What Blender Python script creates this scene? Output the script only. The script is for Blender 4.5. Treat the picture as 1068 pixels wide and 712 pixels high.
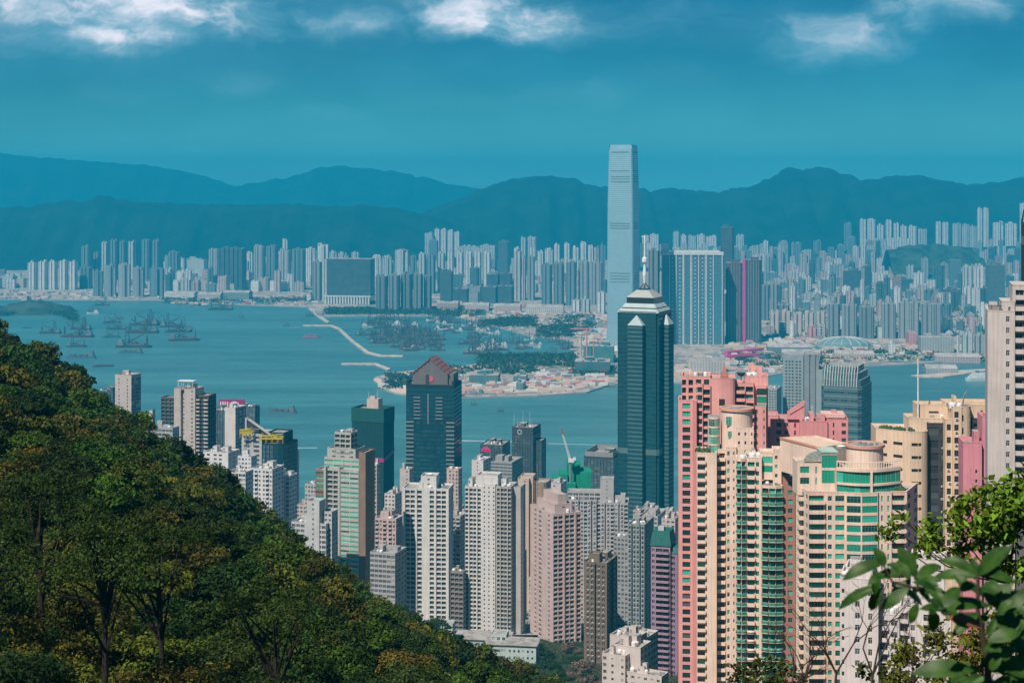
import bpy, math, random
import numpy as np
from mathutils import Vector, Matrix
from mathutils.geometry import tessellate_polygon

# ---------------------------------------------------------------- camera, world, sun
scene = bpy.context.scene
for o in list(bpy.data.objects):
    bpy.data.objects.remove(o, do_unlink=True)
COL = scene.collection
F = 1658.0            # focal length in photo pixels
H = 400.0             # eye height above the sea
HY = 190.0            # pixel row of the horizon
RAD = math.radians

cam = bpy.data.cameras.new('camera')
cam_o = bpy.data.objects.new('camera', cam)
COL.objects.link(cam_o)
cam_o.location = (0, 0, H)
cam_o.rotation_euler = (RAD(90), 0, 0)
cam.sensor_width = 36.0
cam.lens = 36.0 * F / 1068.0
cam.shift_y = -(356.0 - HY) / 1068.0
cam.clip_start = 0.2
cam.clip_end = 80000.0
cam.dof.use_dof = True
cam.dof.focus_distance = 900.0
cam.dof.aperture_fstop = 9.0
scene.camera = cam_o

SUN_EL, SUN_AZ = RAD(52), RAD(214)      # afternoon sun behind and to the left
sun = bpy.data.lights.new('sun', 'SUN')
sun.energy = 5.0
sun.angle = RAD(0.53)
sun.color = (1.0, 0.86, 0.74)
sun_o = bpy.data.objects.new('sun', sun)
COL.objects.link(sun_o)
sd = Vector((math.sin(SUN_AZ) * math.cos(SUN_EL), math.cos(SUN_AZ) * math.cos(SUN_EL), math.sin(SUN_EL)))
sun_o.rotation_euler = sd.to_track_quat('Z', 'Y').to_euler()
sun_o.location = (0, 0, 2000)

scene.view_settings.view_transform = 'Standard'
scene.view_settings.look = 'None'
scene.view_settings.exposure = 0.2
scene.view_settings.gamma = 1.0
scene.view_settings.use_curve_mapping = False

HAZE_DENSITY = 1.22e-4
HAZE_COLOR = (0.012, 0.50, 0.80)
SKY_TINT = (0.13, 0.62, 0.90)
SKY_STRENGTH = 0.068

world = bpy.data.worlds.new('World')
scene.world = world
world.use_nodes = True


def make_world():
    nt = world.node_tree
    N, L = nt.nodes, nt.links
    N.clear()
    def nd(t, **kw):
        n = N.new(t)
        for k, v in kw.items():
            setattr(n, k, v)
        return n
    def math_(op, a, b=None, clamp=False):
        n = nd('ShaderNodeMath', operation=op, use_clamp=clamp)
        for i, s in enumerate((a, b)):
            if s is None:
                continue
            if isinstance(s, (int, float)):
                n.inputs[i].default_value = s
            else:
                L.new(s, n.inputs[i])
        return n.outputs[0]
    sky = nd('ShaderNodeTexSky', sky_type='NISHITA')
    sky.sun_disc = False
    sky.sun_elevation = SUN_EL
    sky.sun_rotation = SUN_AZ
    sky.altitude = 400
    sky.air_density = 1.0
    sky.dust_density = 1.2
    sky.ozone_density = 1.0
    tint = nd('ShaderNodeMix', data_type='RGBA', blend_type='MULTIPLY')
    tint.inputs['Factor'].default_value = 1.0
    tint.inputs['B'].default_value = (*SKY_TINT, 1)
    L.new(sky.outputs[0], tint.inputs['A'])
    # the sky's own darkening from the horizon upward
    tc = nd('ShaderNodeTexCoord')
    s0 = nd('ShaderNodeSeparateXYZ'); L.new(tc.outputs['Generated'], s0.inputs[0])
    ex = math_('EXPONENT', math_('MULTIPLY', math_('MAXIMUM', s0.outputs[2], 0.0), -1 / 0.027))
    dk = nd('ShaderNodeCombineXYZ')
    for i, (lo, hi) in enumerate(((0.30, 5.0), (0.68, 2.5), (0.74, 1.95))):
        L.new(math_('ADD', math_('MULTIPLY', ex, hi), lo), dk.inputs[i])
    tint2 = nd('ShaderNodeVectorMath', operation='MULTIPLY')
    L.new(tint.outputs['Result'], tint2.inputs[0]); L.new(dk.outputs[0], tint2.inputs[1])
    sep = nd('ShaderNodeSeparateXYZ')
    L.new(tc.outputs['Generated'], sep.inputs[0])
    y = math_('MAXIMUM', sep.outputs[1], 0.02)
    u = math_('DIVIDE', sep.outputs[0], y)
    v = math_('DIVIDE', sep.outputs[2], y)
    # two noises for the cloud edges and the inner billows
    cv0 = nd('ShaderNodeCombineXYZ')
    L.new(u, cv0.inputs[0]); L.new(v, cv0.inputs[1])
    wn = nd('ShaderNodeTexNoise'); wn.inputs['Scale'].default_value = 13; wn.inputs['Detail'].default_value = 5; wn.inputs['Roughness'].default_value = .6
    L.new(cv0.outputs[0], wn.inputs['Vector'])
    wc = nd('ShaderNodeSeparateColor'); L.new(wn.outputs['Color'], wc.inputs[0])
    u = math_('ADD', u, math_('MULTIPLY', math_('SUBTRACT', wc.outputs[0], .5), .075))
    v = math_('ADD', v, math_('MULTIPLY', math_('SUBTRACT', wc.outputs[1], .5), .030))
    cv = nd('ShaderNodeCombineXYZ')
    L.new(u, cv.inputs[0]); L.new(v, cv.inputs[1])
    n1 = nd('ShaderNodeTexNoise'); n1.inputs['Scale'].default_value = 26; n1.inputs['Detail'].default_value = 7
    n1.inputs['Roughness'].default_value = 0.56; n1.inputs['Distortion'].default_value = 0.35
    mp = nd('ShaderNodeMapping'); mp.inputs['Scale'].default_value = (1, 2.1, 1)
    L.new(cv.outputs[0], mp.inputs[0]); L.new(mp.outputs[0], n1.inputs['Vector'])
    n2 = nd('ShaderNodeTexNoise'); n2.inputs['Scale'].default_value = 9; n2.inputs['Detail'].default_value = 4
    L.new(mp.outputs[0], n2.inputs['Vector'])
    off = math_('MULTIPLY', math_('SUBTRACT', n1.outputs[0], 0.5), 1.5)
    off2 = math_('MULTIPLY', math_('SUBTRACT', n2.outputs[0], 0.5), 1.3)
    offs = math_('ADD', off, off2)
    total = None
    # (px, py, half width, half height, opacity)
    clouds = [(20, 0, 70, 24, .9), (165, -2, 100, 50, 1.2), (250, 22, 72, 30, .55), (365, 29, 66, 17, .55), (60, 32, 100, 26, .4),
              (490, 8, 84, 40, 1.1), (590, 36, 62, 20, .5), (545, 22, 66, 26, .5), (868, 46, 82, 30, .75), (1000, -2, 96, 34, .9), (930, 8, 56, 26, .4),
              (250, 88, 56, 16, .15), (105, 98, 40, 18, .14), (610, 98, 80, 16, .15), (700, 80, 66, 20, .14), (350, 115, 48, 12, .12),
              (1045, 100, 50, 14, .07), (470, 18, 280, 36, .30), (480, 105, 90, 14, .07), (240, 60, 340, 44, .12), (800, 26, 280, 34, .14), (120, 16, 190, 40, .3)]
    for (px, py, rx, ry, a) in clouds:
        du = math_('DIVIDE', math_('SUBTRACT', u, (px - 534) / F), rx / F)
        dv = math_('DIVIDE', math_('SUBTRACT', v, (HY - py) / F), ry / F)
        r2 = math_('ADD', math_('MULTIPLY', du, du), math_('MULTIPLY', dv, dv))
        d = math_('ADD', math_('SUBTRACT', 1.32, math_('POWER', r2, 0.8)), offs)
        m = nd('ShaderNodeMapRange', interpolation_type='SMOOTHSTEP')
        m.inputs['From Min'].default_value = 0.0
        m.inputs['From Max'].default_value = 2.1
        m.inputs['To Max'].default_value = a
        L.new(d, m.inputs['Value'])
        total = m.outputs[0] if total is None else math_('ADD', total, m.outputs[0])
    fac = math_('MULTIPLY', math_('MINIMUM', total, 1.0), math_('GREATER_THAN', sep.outputs[1], 0.05))
    mix = nd('ShaderNodeMix', data_type='RGBA')
    L.new(fac, mix.inputs['Factor'])
    mott = nd('ShaderNodeMapRange', interpolation_type='SMOOTHSTEP')
    mott.inputs['From Min'].default_value = .3; mott.inputs['From Max'].default_value = .7; mott.inputs['To Min'].default_value = .95; mott.inputs['To Max'].default_value = 1.1
    L.new(n2.outputs[0], mott.inputs['Value'])
    tint3 = nd('ShaderNodeVectorMath', operation='SCALE')
    L.new(tint2.outputs[0], tint3.inputs[0]); L.new(mott.outputs[0], tint3.inputs['Scale'])
    L.new(tint3.outputs[0], mix.inputs['A'])
    shade = nd('ShaderNodeMapRange', interpolation_type='SMOOTHSTEP')
    shade.inputs['From Min'].default_value = .1; shade.inputs['From Max'].default_value = 1.35
    L.new(math_('ADD', total, math_('MULTIPLY', math_('SUBTRACT', n1.outputs[0], .5), .8)), shade.inputs['Value'])
    cc = nd('ShaderNodeMix', data_type='RGBA')
    L.new(shade.outputs[0], cc.inputs['Factor'])
    cc.inputs['A'].default_value = (3.2, 7.4, 9.4, 1); cc.inputs['B'].default_value = (13.6, 12.9, 14.2, 1)
    L.new(cc.outputs['Result'], mix.inputs['B'])
    bg = nd('ShaderNodeBackground')
    bg.inputs['Strength'].default_value = SKY_STRENGTH
    L.new(mix.outputs['Result'], bg.inputs['Color'])
    out = nd('ShaderNodeOutputWorld')
    L.new(bg.outputs[0], out.inputs['Surface'])


make_world()
cy = scene.cycles
cy.use_denoising = True
try:
    cy.denoiser = 'OPENIMAGEDENOISE'
    cy.denoising_input_passes = 'RGB_ALBEDO_NORMAL'
except Exception:
    pass
cy.max_bounces = 5
cy.diffuse_bounces = 2
cy.glossy_bounces = 2
cy.transmission_bounces = 2
cy.volume_bounces = 1
cy.transparent_max_bounces = 4
cy.sample_clamp_indirect = 4
cy.caustics_reflective = False
cy.caustics_refractive = False


# ---------------------------------------------------------------- geometry of the place
def ray(px):
    return (px - 534.0) / F


def X(px, Y):
    return ray(px) * Y


def Z(py, Y):
    return H - (py - HY) * Y / F


def YG(py, z=0.0):
    return (H - z) * F / (py - HY)


def G(px, py, z=0.0):
    Y = YG(py, z)
    return (X(px, Y), Y, z)


def lerp(a, b, t):
    return a + (b - a) * t


_GZ = [(-60, 399.5), (0, 398.3), (3, 397.6), (10, 393), (25, 386), (60, 370), (100, 354), (200, 314), (400, 250), (600, 196), (720, 168),
       (850, 138), (1000, 113), (1200, 74), (1500, 26), (1750, 6), (1860, 3), (1900, 2.5), (1960, -2)]


def gz(Y):
    for (a, za), (b, zb) in zip(_GZ, _GZ[1:]):
        if Y <= b:
            return lerp(za, zb, max(0, (Y - a) / (b - a)))
    return -2.0


# ---------------------------------------------------------------- objects, labels
LABELS = {}       # label -> things that carry it, made single at the end


def tag(o, label=None, cat=None, group=None, kind=None, px=None):
    if label:
        o['label'] = label
        LABELS.setdefault(label, []).append((o, px if px is not None else 534 + F * o.location.x / max(o.location.y, 1)))
    if cat: o['category'] = cat
    if group: o['group'] = group
    if kind: o['kind'] = kind
    return o


def thing(name, label, cat, loc=(0, 0, 0), rz=0.0, group=None, px=None):
    o = bpy.data.objects.new(name, None)
    o.empty_display_size = 1.0
    COL.objects.link(o)
    o.location = loc
    o.rotation_euler = (0, 0, rz)
    return tag(o, label, cat, group, None, px)


ORD = ['second', 'third', 'fourth', 'fifth', 'sixth', 'seventh', 'eighth', 'ninth', 'tenth', 'eleventh', 'twelfth', 'thirteenth', 'fourteenth', 'fifteenth',
       'sixteenth', 'seventeenth', 'eighteenth', 'nineteenth', 'twentieth']
CARD = ['two', 'three', 'four', 'five', 'six', 'seven', 'eight', 'nine', 'ten', 'eleven', 'twelve', 'thirteen', 'fourteen', 'fifteen', 'sixteen', 'seventeen',
        'eighteen', 'nineteen', 'twenty', 'many', 'many', 'many']


def settle_labels():
    """Things that share a description are told apart by their place along the row."""
    for lab, rows in LABELS.items():
        n = len(rows)
        if n < 2:
            continue
        rows.sort(key=lambda r: r[1])
        for i, (o, px) in enumerate(rows):
            if n <= 19 and len(lab.split()) > 11:
                lab = lab.replace(' the ', ' ')
            if n <= 19:
                s = 'leftmost' if i == 0 else 'rightmost' if i == n - 1 else ORD[i - 1] + ' from left' if i < n / 2 else \
                    (ORD[n - i - 2] + ' from right' if n - i - 2 >= 0 else 'rightmost')
                if n == 3 and i == 1: s = 'middle one'
                o['label'] = lab + ', ' + s + ' of ' + CARD[n - 2]
            if not o.get('group'):
                o['group'] = lab
    return


def link(o):
    COL.objects.link(o)
    return o


class MB:
    """Collects faces; build() links them as ONE mesh object."""
    def __init__(self):
        self.v, self.f, self.m = [], [], []

    def quad(self, a, b, c, d, m=0):
        n = len(self.v)
        self.v += [a, b, c, d]
        self.f.append((n, n + 1, n + 2, n + 3))
        self.m.append(m)

    def poly(self, pts, m=0):
        n = len(self.v)
        self.v += list(pts)
        self.f.append(tuple(range(n, n + len(pts))))
        self.m.append(m)

    def box(self, x0, y0, z0, x1, y1, z1, m=0, mt=None):
        n = len(self.v)
        self.v += [(x0, y0, z0), (x1, y0, z0), (x1, y1, z0), (x0, y1, z0), (x0, y0, z1), (x1, y0, z1), (x1, y1, z1), (x0, y1, z1)]
        for q in ((0, 1, 5, 4), (1, 2, 6, 5), (2, 3, 7, 6), (3, 0, 4, 7), (3, 2, 1, 0)):
            self.f.append(tuple(n + i for i in q)); self.m.append(m)
        self.f.append((n + 4, n + 5, n + 6, n + 7)); self.m.append(m if mt is None else mt)

    def prism(self, pts, z0, z1, m=0, mt=None, scale=1.0, cx=0, cy=0):
        """pts CCW; top may be scaled about (cx, cy)"""
        n, k = len(self.v), len(pts)
        self.v += [(x, y, z0) for x, y in pts] + [(cx + (x - cx) * scale, cy + (y - cy) * scale, z1) for x, y in pts]
        for i in range(k):
            j = (i + 1) % k
            self.f.append((n + i, n + j, n + k + j, n + k + i)); self.m.append(m)
        self.f.append(tuple(n + k + i for i in range(k))); self.m.append(m if mt is None else mt)

    def tube(self, p, q, r0, r1=None, k=6, m=0):
        r1 = r0 if r1 is None else r1
        p, q = Vector(p), Vector(q)
        d = (q - p)
        if d.length < 1e-6: return
        d.normalize()
        a = d.cross(Vector((0, 0, 1)))
        if a.length < 1e-3: a = d.cross(Vector((1, 0, 0)))
        a.normalize(); b = d.cross(a)
        n = len(self.v)
        for c, r in ((p, r0), (q, r1)):
            for i in range(k):
                t = 2 * math.pi * i / k
                self.v.append(tuple(c + (a * math.cos(t) + b * math.sin(t)) * r))
        for i in range(k):
            j = (i + 1) % k
            self.f.append((n + i, n + j, n + k + j, n + k + i)); self.m.append(m)
        self.f.append(tuple(n + k + i for i in range(k))); self.m.append(m)
        self.f.append(tuple(n + k - 1 - i for i in range(k))); self.m.append(m)

    def lathe(self, cx, cy, prof, k=20, m=0):
        n = len(self.v)
        for r, z in prof:
            for i in range(k):
                t = 2 * math.pi * i / k
                self.v.append((cx + r * math.cos(t), cy + r * math.sin(t), z))
        for j in range(len(prof) - 1):
            for i in range(k):
                i2 = (i + 1) % k
                self.f.append((n + j * k + i, n + j * k + i2, n + (j + 1) * k + i2, n + (j + 1) * k + i)); self.m.append(m)

    def ring_box(self, pts, w, z0, z1, m=0):
        """a wall of width w along the closed CCW outline, inside it"""
        k = len(pts)
        cx = sum(p[0] for p in pts) / k; cy = sum(p[1] for p in pts) / k
        def ins(p):
            d = math.hypot(p[0] - cx, p[1] - cy) or 1
            s = max(0, (d - w * 1.4) / d)
            return (cx + (p[0] - cx) * s, cy + (p[1] - cy) * s)
        q = [ins(p) for p in pts]
        for i in range(k):
            j = (i + 1) % k
            a, b, c, d = pts[i], pts[j], q[j], q[i]
            self.quad((*a, z0), (*b, z0), (*b, z1), (*a, z1), m)
            self.quad((*a, z1), (*b, z1), (*c, z1), (*d, z1), m)
            self.quad((*d, z0), (*d, z1), (*c, z1), (*c, z0), m)

    def mesh(self, name, mats):
        me = bpy.data.meshes.new(name)
        me.from_pydata(self.v, [], self.f)
        for mt in (mats if isinstance(mats, (list, tuple)) else [mats]):
            me.materials.append(mt)
        if any(self.m):
            me.polygons.foreach_set('material_index', self.m)
        me.update()
        return me

    def build(self, name, mats, parent=None, smooth=False):
        o = bpy.data.objects.new(name, self.mesh(name, mats))
        COL.objects.link(o)
        if parent is not None: o.parent = parent
        if smooth:
            o.data.polygons.foreach_set('use_smooth', [True] * len(o.data.polygons))
        return o


def np_mesh(name, V, Fq, mats, midx=None, smooth=False):
    me = bpy.data.meshes.new(name)
    V = np.asarray(V, np.float32); Fq = np.asarray(Fq, np.int32)
    k = Fq.shape[1]
    me.vertices.add(len(V)); me.vertices.foreach_set('co', V.ravel())
    me.loops.add(Fq.size); me.loops.foreach_set('vertex_index', Fq.ravel())
    me.polygons.add(len(Fq))
    me.polygons.foreach_set('loop_start', np.arange(0, Fq.size, k, dtype=np.int32))
    if midx is not None: me.polygons.foreach_set('material_index', np.asarray(midx, np.int32))
    if smooth: me.polygons.foreach_set('use_smooth', np.ones(len(Fq), bool))
    for mt in (mats if isinstance(mats, (list, tuple)) else [mats]):
        me.materials.append(mt)
    me.update(calc_edges=True)
    me.validate()
    return me


# ---------------------------------------------------------------- materials
MATS = {}


class NT:
    def __init__(self, name):
        self.m = bpy.data.materials.new(name)
        self.m.use_nodes = True
        self.t = self.m.node_tree
        self.b = self.t.nodes['Principled BSDF']

    def n(self, t, **kw):
        n = self.t.nodes.new(t)
        for k, v in kw.items(): setattr(n, k, v)
        return n

    def l(self, a, b): self.t.links.new(a, b)

    def math(self, op, a, b=None, c=None, clamp=False):
        n = self.n('ShaderNodeMath', operation=op, use_clamp=clamp)
        for i, s in enumerate((a, b, c)):
            if s is None: continue
            if isinstance(s, (int, float)): n.inputs[i].default_value = s
            else: self.l(s, n.inputs[i])
        return n.outputs[0]

    def mix(self, fac, a, b, mode='MIX'):
        n = self.n('ShaderNodeMix', data_type='RGBA', blend_type=mode)
        for k, s in (('Factor', fac), ('A', a), ('B', b)):
            if isinstance(s, (int, float)): n.inputs[k].default_value = s
            elif isinstance(s, (tuple, list)): n.inputs[k].default_value = (*s[:3], 1)
            else: self.l(s, n.inputs[k])
        return n.outputs['Result']

    def noise(self, vec, scale, detail=3, rough=.5, sc=(1, 1, 1)):
        n = self.n('ShaderNodeTexNoise')
        n.inputs['Scale'].default_value = scale; n.inputs['Detail'].default_value = detail; n.inputs['Roughness'].default_value = rough
        if sc != (1, 1, 1):
            mp = self.n('ShaderNodeMapping'); mp.inputs['Scale'].default_value = sc
            self.l(vec, mp.inputs[0]); vec = mp.outputs[0]
        self.l(vec, n.inputs['Vector'])
        return n.outputs[0]

    def ramp(self, fac, lo, hi, a=0.0, b=1.0):
        n = self.n('ShaderNodeMapRange', interpolation_type='SMOOTHSTEP')
        n.inputs['From Min'].default_value = lo; n.inputs['From Max'].default_value = hi
        n.inputs['To Min'].default_value = a; n.inputs['To Max'].default_value = b
        self.l(fac, n.inputs['Value'])
        return n.outputs[0]

    def obj(self): return self.n('ShaderNodeTexCoord').outputs['Object']

    def base(self, s, rough=.8, spec=.3):
        if isinstance(s, (tuple, list)): self.b.inputs['Base Color'].default_value = (*s[:3], 1)
        else: self.l(s, self.b.inputs['Base Color'])
        self.b.inputs['Roughness'].default_value = rough
        self.b.inputs['Specular IOR Level'].default_value = spec
        return self.m


def wall_mat(col, key=None, streak=.2, rough=.82):
    """painted or tiled render: blotches and vertical rain streaks that belong to the wall"""
    k = ('wall', tuple(round(c, 3) for c in col), streak)
    if k in MATS: return MATS[k]
    t = NT('wall_paint')
    v = t.obj()
    n1 = t.noise(v, .12, 4, .6)
    n2 = t.noise(v, 1.0, 4, .65, (1.7, 1.7, .05))
    f = t.math('MULTIPLY', t.ramp(n2, .35, .75, 1.0, 1.0 - streak), t.ramp(n1, .3, .7, .9, 1.06))
    c = t.mix(1.0, col, t.n('ShaderNodeCombineColor').outputs[0], 'MULTIPLY')
    cc = [n for n in t.t.nodes if n.bl_idname == 'ShaderNodeCombineColor'][0]
    for i in range(3): t.l(f, cc.inputs[i])
    MATS[k] = t.base(c, rough, .25)
    return MATS[k]


def plain(name, col, rough=.7, spec=.3, metal=0.0, vary=.15, scale=.8):
    k = ('plain', name)
    if k in MATS: return MATS[k]
    t = NT(name)
    n1 = t.noise(t.obj(), scale, 3, .6)
    f = t.ramp(n1, .3, .7, 1 - vary, 1 + vary)
    cc = t.n('ShaderNodeCombineColor')
    for i in range(3): t.l(f, cc.inputs[i])
    t.base(t.mix(1.0, col, cc.outputs[0], 'MULTIPLY'), rough, spec)
    t.b.inputs['Metallic'].default_value = metal
    MATS[k] = t.m
    return t.m


def glass_mat(name, col, rough=.12, spec=.5):
    k = ('glass', name)
    if k in MATS: return MATS[k]
    t = NT(name)
    g = t.n('ShaderNodeNewGeometry')
    v = t.noise(t.obj(), .35, 2, .5)
    c = t.mix(t.math('MULTIPLY', g.outputs['Random Per Island'], .6), col, tuple(min(1, x * 2.2 + .01) for x in col))
    t.base(c, rough, spec)
    MATS[k] = t.m
    return t.m


GL_DARK = glass_mat('window_glass_dark', (.018, .024, .026))
GL_MID = glass_mat('window_glass_grey', (.06, .075, .08))
GL_PALE = glass_mat('window_glass_curtained', (.28, .27, .25), .3)
GL_GREEN = glass_mat('window_glass_green', (.008, .22, .14), .1)
GL_GREEN2 = glass_mat('window_glass_green_dark', (.006, .045, .036), .1)
GL_GREEN3 = glass_mat('window_glass_green_pale', (.04, .36, .26), .15)
GL_TEAL = glass_mat('window_glass_teal', (.008, .05, .068), .1)
FRAME = plain('window_frame_paint', (.62, .6, .56), .6)
FRAME_D = plain('window_frame_dark', (.09, .09, .09), .5)
FRAME_G = plain('window_frame_green', (.16, .36, .30), .5)
ROOF = plain('roof_concrete', (.33, .32, .30), .9, vary=.35, scale=.25)
ROOF_W = plain('roof_pale_concrete', (.52, .50, .47), .9, vary=.3, scale=.25)
METAL = plain('grey_steel', (.35, .36, .37), .5, metal=.4)
METAL_W = plain('white_painted_steel', (.75, .75, .74), .5)
DARKM = plain('dark_steel', (.05, .05, .055), .6)
GLASSSETS = {'greenlit': [GL_GREEN, GL_GREEN, GL_GREEN3, GL_GREEN], 'tealflat': [GL_TEAL], 'darkflat': [GL_DARK], 'dark': [GL_DARK, GL_DARK, GL_MID, GL_PALE], 'green': [GL_GREEN, GL_GREEN2, GL_GREEN, GL_GREEN3], 'teal': [GL_TEAL, GL_DARK, GL_TEAL, GL_MID],
             'grey': [GL_DARK, GL_MID, GL_MID, GL_PALE], 'black': [GL_DARK, GL_DARK, GL_DARK, GL_MID]}
# ---------------------------------------------------------------- the tower kit
BAY = {  # code: (share of the bay's width, of the storey's height, sill share, recess depth)
    'w': (.58, .50, .30, .28), 'W': (.84, .58, .25, .25), 'n': (.42, .38, .38, .22), 'g': (.97, .70, .16, .14), 'G': (1.0, .84, .08, .10),
    'b': (.92, .74, .06, .70), 'B': (.94, .80, .04, .60), 'a': (.56, .48, .32, .28), 't': (.30, .62, .2, .3), 's': (.90, .42, .34, .25), 'o': (.86, .70, .10, .9),
    'h': (.78, .66, .1, .45), 'c': (.5, .55, .26, .25), 'l': (.92, .25, .42, .35), 'q': (.80, .66, .2, .35)}
WINMESH = {}


def win_mesh(w, h, glass, frame, detail):
    k = (round(w, 2), round(h, 2), glass.name, frame.name, detail)
    if k in WINMESH: return WINMESH[k]
    m = MB()
    m.quad((-w / 2, 0, -h / 2), (w / 2, 0, -h / 2), (w / 2, 0, h / 2), (-w / 2, 0, h / 2), 0)
    fr = .07 if detail > 1 else .09
    bars = []
    if detail > 0:
        nmul = max(0, int(w / 1.1) - 0) if w > 1.3 else (1 if detail > 1 and w > .9 else 0)
        for i in range(nmul):
            x = -w / 2 + w * (i + 1) / (nmul + 1)
            bars.append((x - fr / 2, -h / 2, x + fr / 2, h / 2))
    if detail > 1:
        bars += [(-w / 2, -h / 2, -w / 2 + fr, h / 2), (w / 2 - fr, -h / 2, w / 2, h / 2), (-w / 2 + fr, h / 2 - fr, w / 2 - fr, h / 2), (-w / 2 + fr, -h / 2, w / 2 - fr, -h / 2 + fr)]
        if h > 1.5: bars.append((-w / 2 + fr, h * .18, w / 2 - fr, h * .18 + fr))
    for a, b, c, d in bars:
        m.quad((a, -.05, b), (c, -.05, b), (c, -.05, d), (a, -.05, d), 1)
        m.quad((a, -.05, b), (a, -.05, d), (a, 0, d), (a, 0, b), 1)
        m.quad((c, -.05, d), (c, -.05, b), (c, 0, b), (c, 0, d), 1)
    WINMESH[k] = m.mesh('window', [glass, frame])
    return WINMESH[k]


BALMESH = {}


def bal_mesh(w, dep, hh, kind, wallm, glassm):
    k = (round(w, 2), round(dep, 2), round(hh, 2), kind, wallm.name, glassm.name)
    if k in BALMESH: return BALMESH[k]
    m = MB()
    t = .12
    m.box(-w / 2, -dep, -.16, w / 2, -.01, 0, 0)
    if kind == 'solid':
        m.box(-w / 2, -dep, .003, w / 2, -dep + t, hh, 0)
        m.box(-w / 2, -dep + t, .003, -w / 2 + t, -.01, hh, 0)
        m.box(w / 2 - t, -dep + t, .003, w / 2, -.01, hh, 0)
    else:
        m.box(-w / 2 + .05, -dep + .04, .003, w / 2 - .05, -dep + .08, hh - .07, 1)
        m.box(-w / 2 + .05, -dep + .09, .003, -w / 2 + .09, -.01, hh - .07, 1)
        m.box(w / 2 - .09, -dep + .09, .003, w / 2 - .05, -.01, hh - .07, 1)
        m.box(-w / 2, -dep, hh - .07, w / 2, -dep + .1, hh, 0)
    BALMESH[k] = m.mesh('balcony', [wallm, glassm])
    return BALMESH[k]


ACM = None


def ac_mesh():
    global ACM
    if ACM is None:
        m = MB(); m.box(-.45, -.42, -.3, .45, -.02, .3, 0); m.box(-.3, -.44, -.22, .3, -.421, .22, 1)
        ACM = m.mesh('air_conditioner', [METAL_W, DARKM])
    return ACM


def merge_placed(name, rows, parent):
    """many placed copies of small meshes as one mesh; rows: (mesh, Matrix)"""
    V, Fq, MI, mats, n = [], [], [], [], 0
    cache = {}
    for me, M in rows:
        if me.name not in cache:
            co = np.empty(len(me.vertices) * 3, np.float32); me.vertices.foreach_get('co', co)
            q = np.empty(len(me.polygons) * 4, np.int32); me.loops.foreach_get('vertex_index', q)
            mi = np.empty(len(me.polygons), np.int32); me.polygons.foreach_get('material_index', mi)
            mm = []
            for x in me.materials:
                if x not in mats: mats.append(x)
                mm.append(mats.index(x))
            cache[me.name] = (co.reshape(-1, 3), q.reshape(-1, 4), np.array(mm)[mi])
        co, q, mi = cache[me.name]
        A = np.array(M)
        V.append(co @ A[:3, :3].T + A[:3, 3]); Fq.append(q + n); MI.append(mi); n += len(co)
    me = np_mesh(name, np.concatenate(V), np.concatenate(Fq), mats, np.concatenate(MI))
    o = bpy.data.objects.new(name, me); COL.objects.link(o); o.parent = parent
    o['kind'] = 'stuff'
    return o


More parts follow.
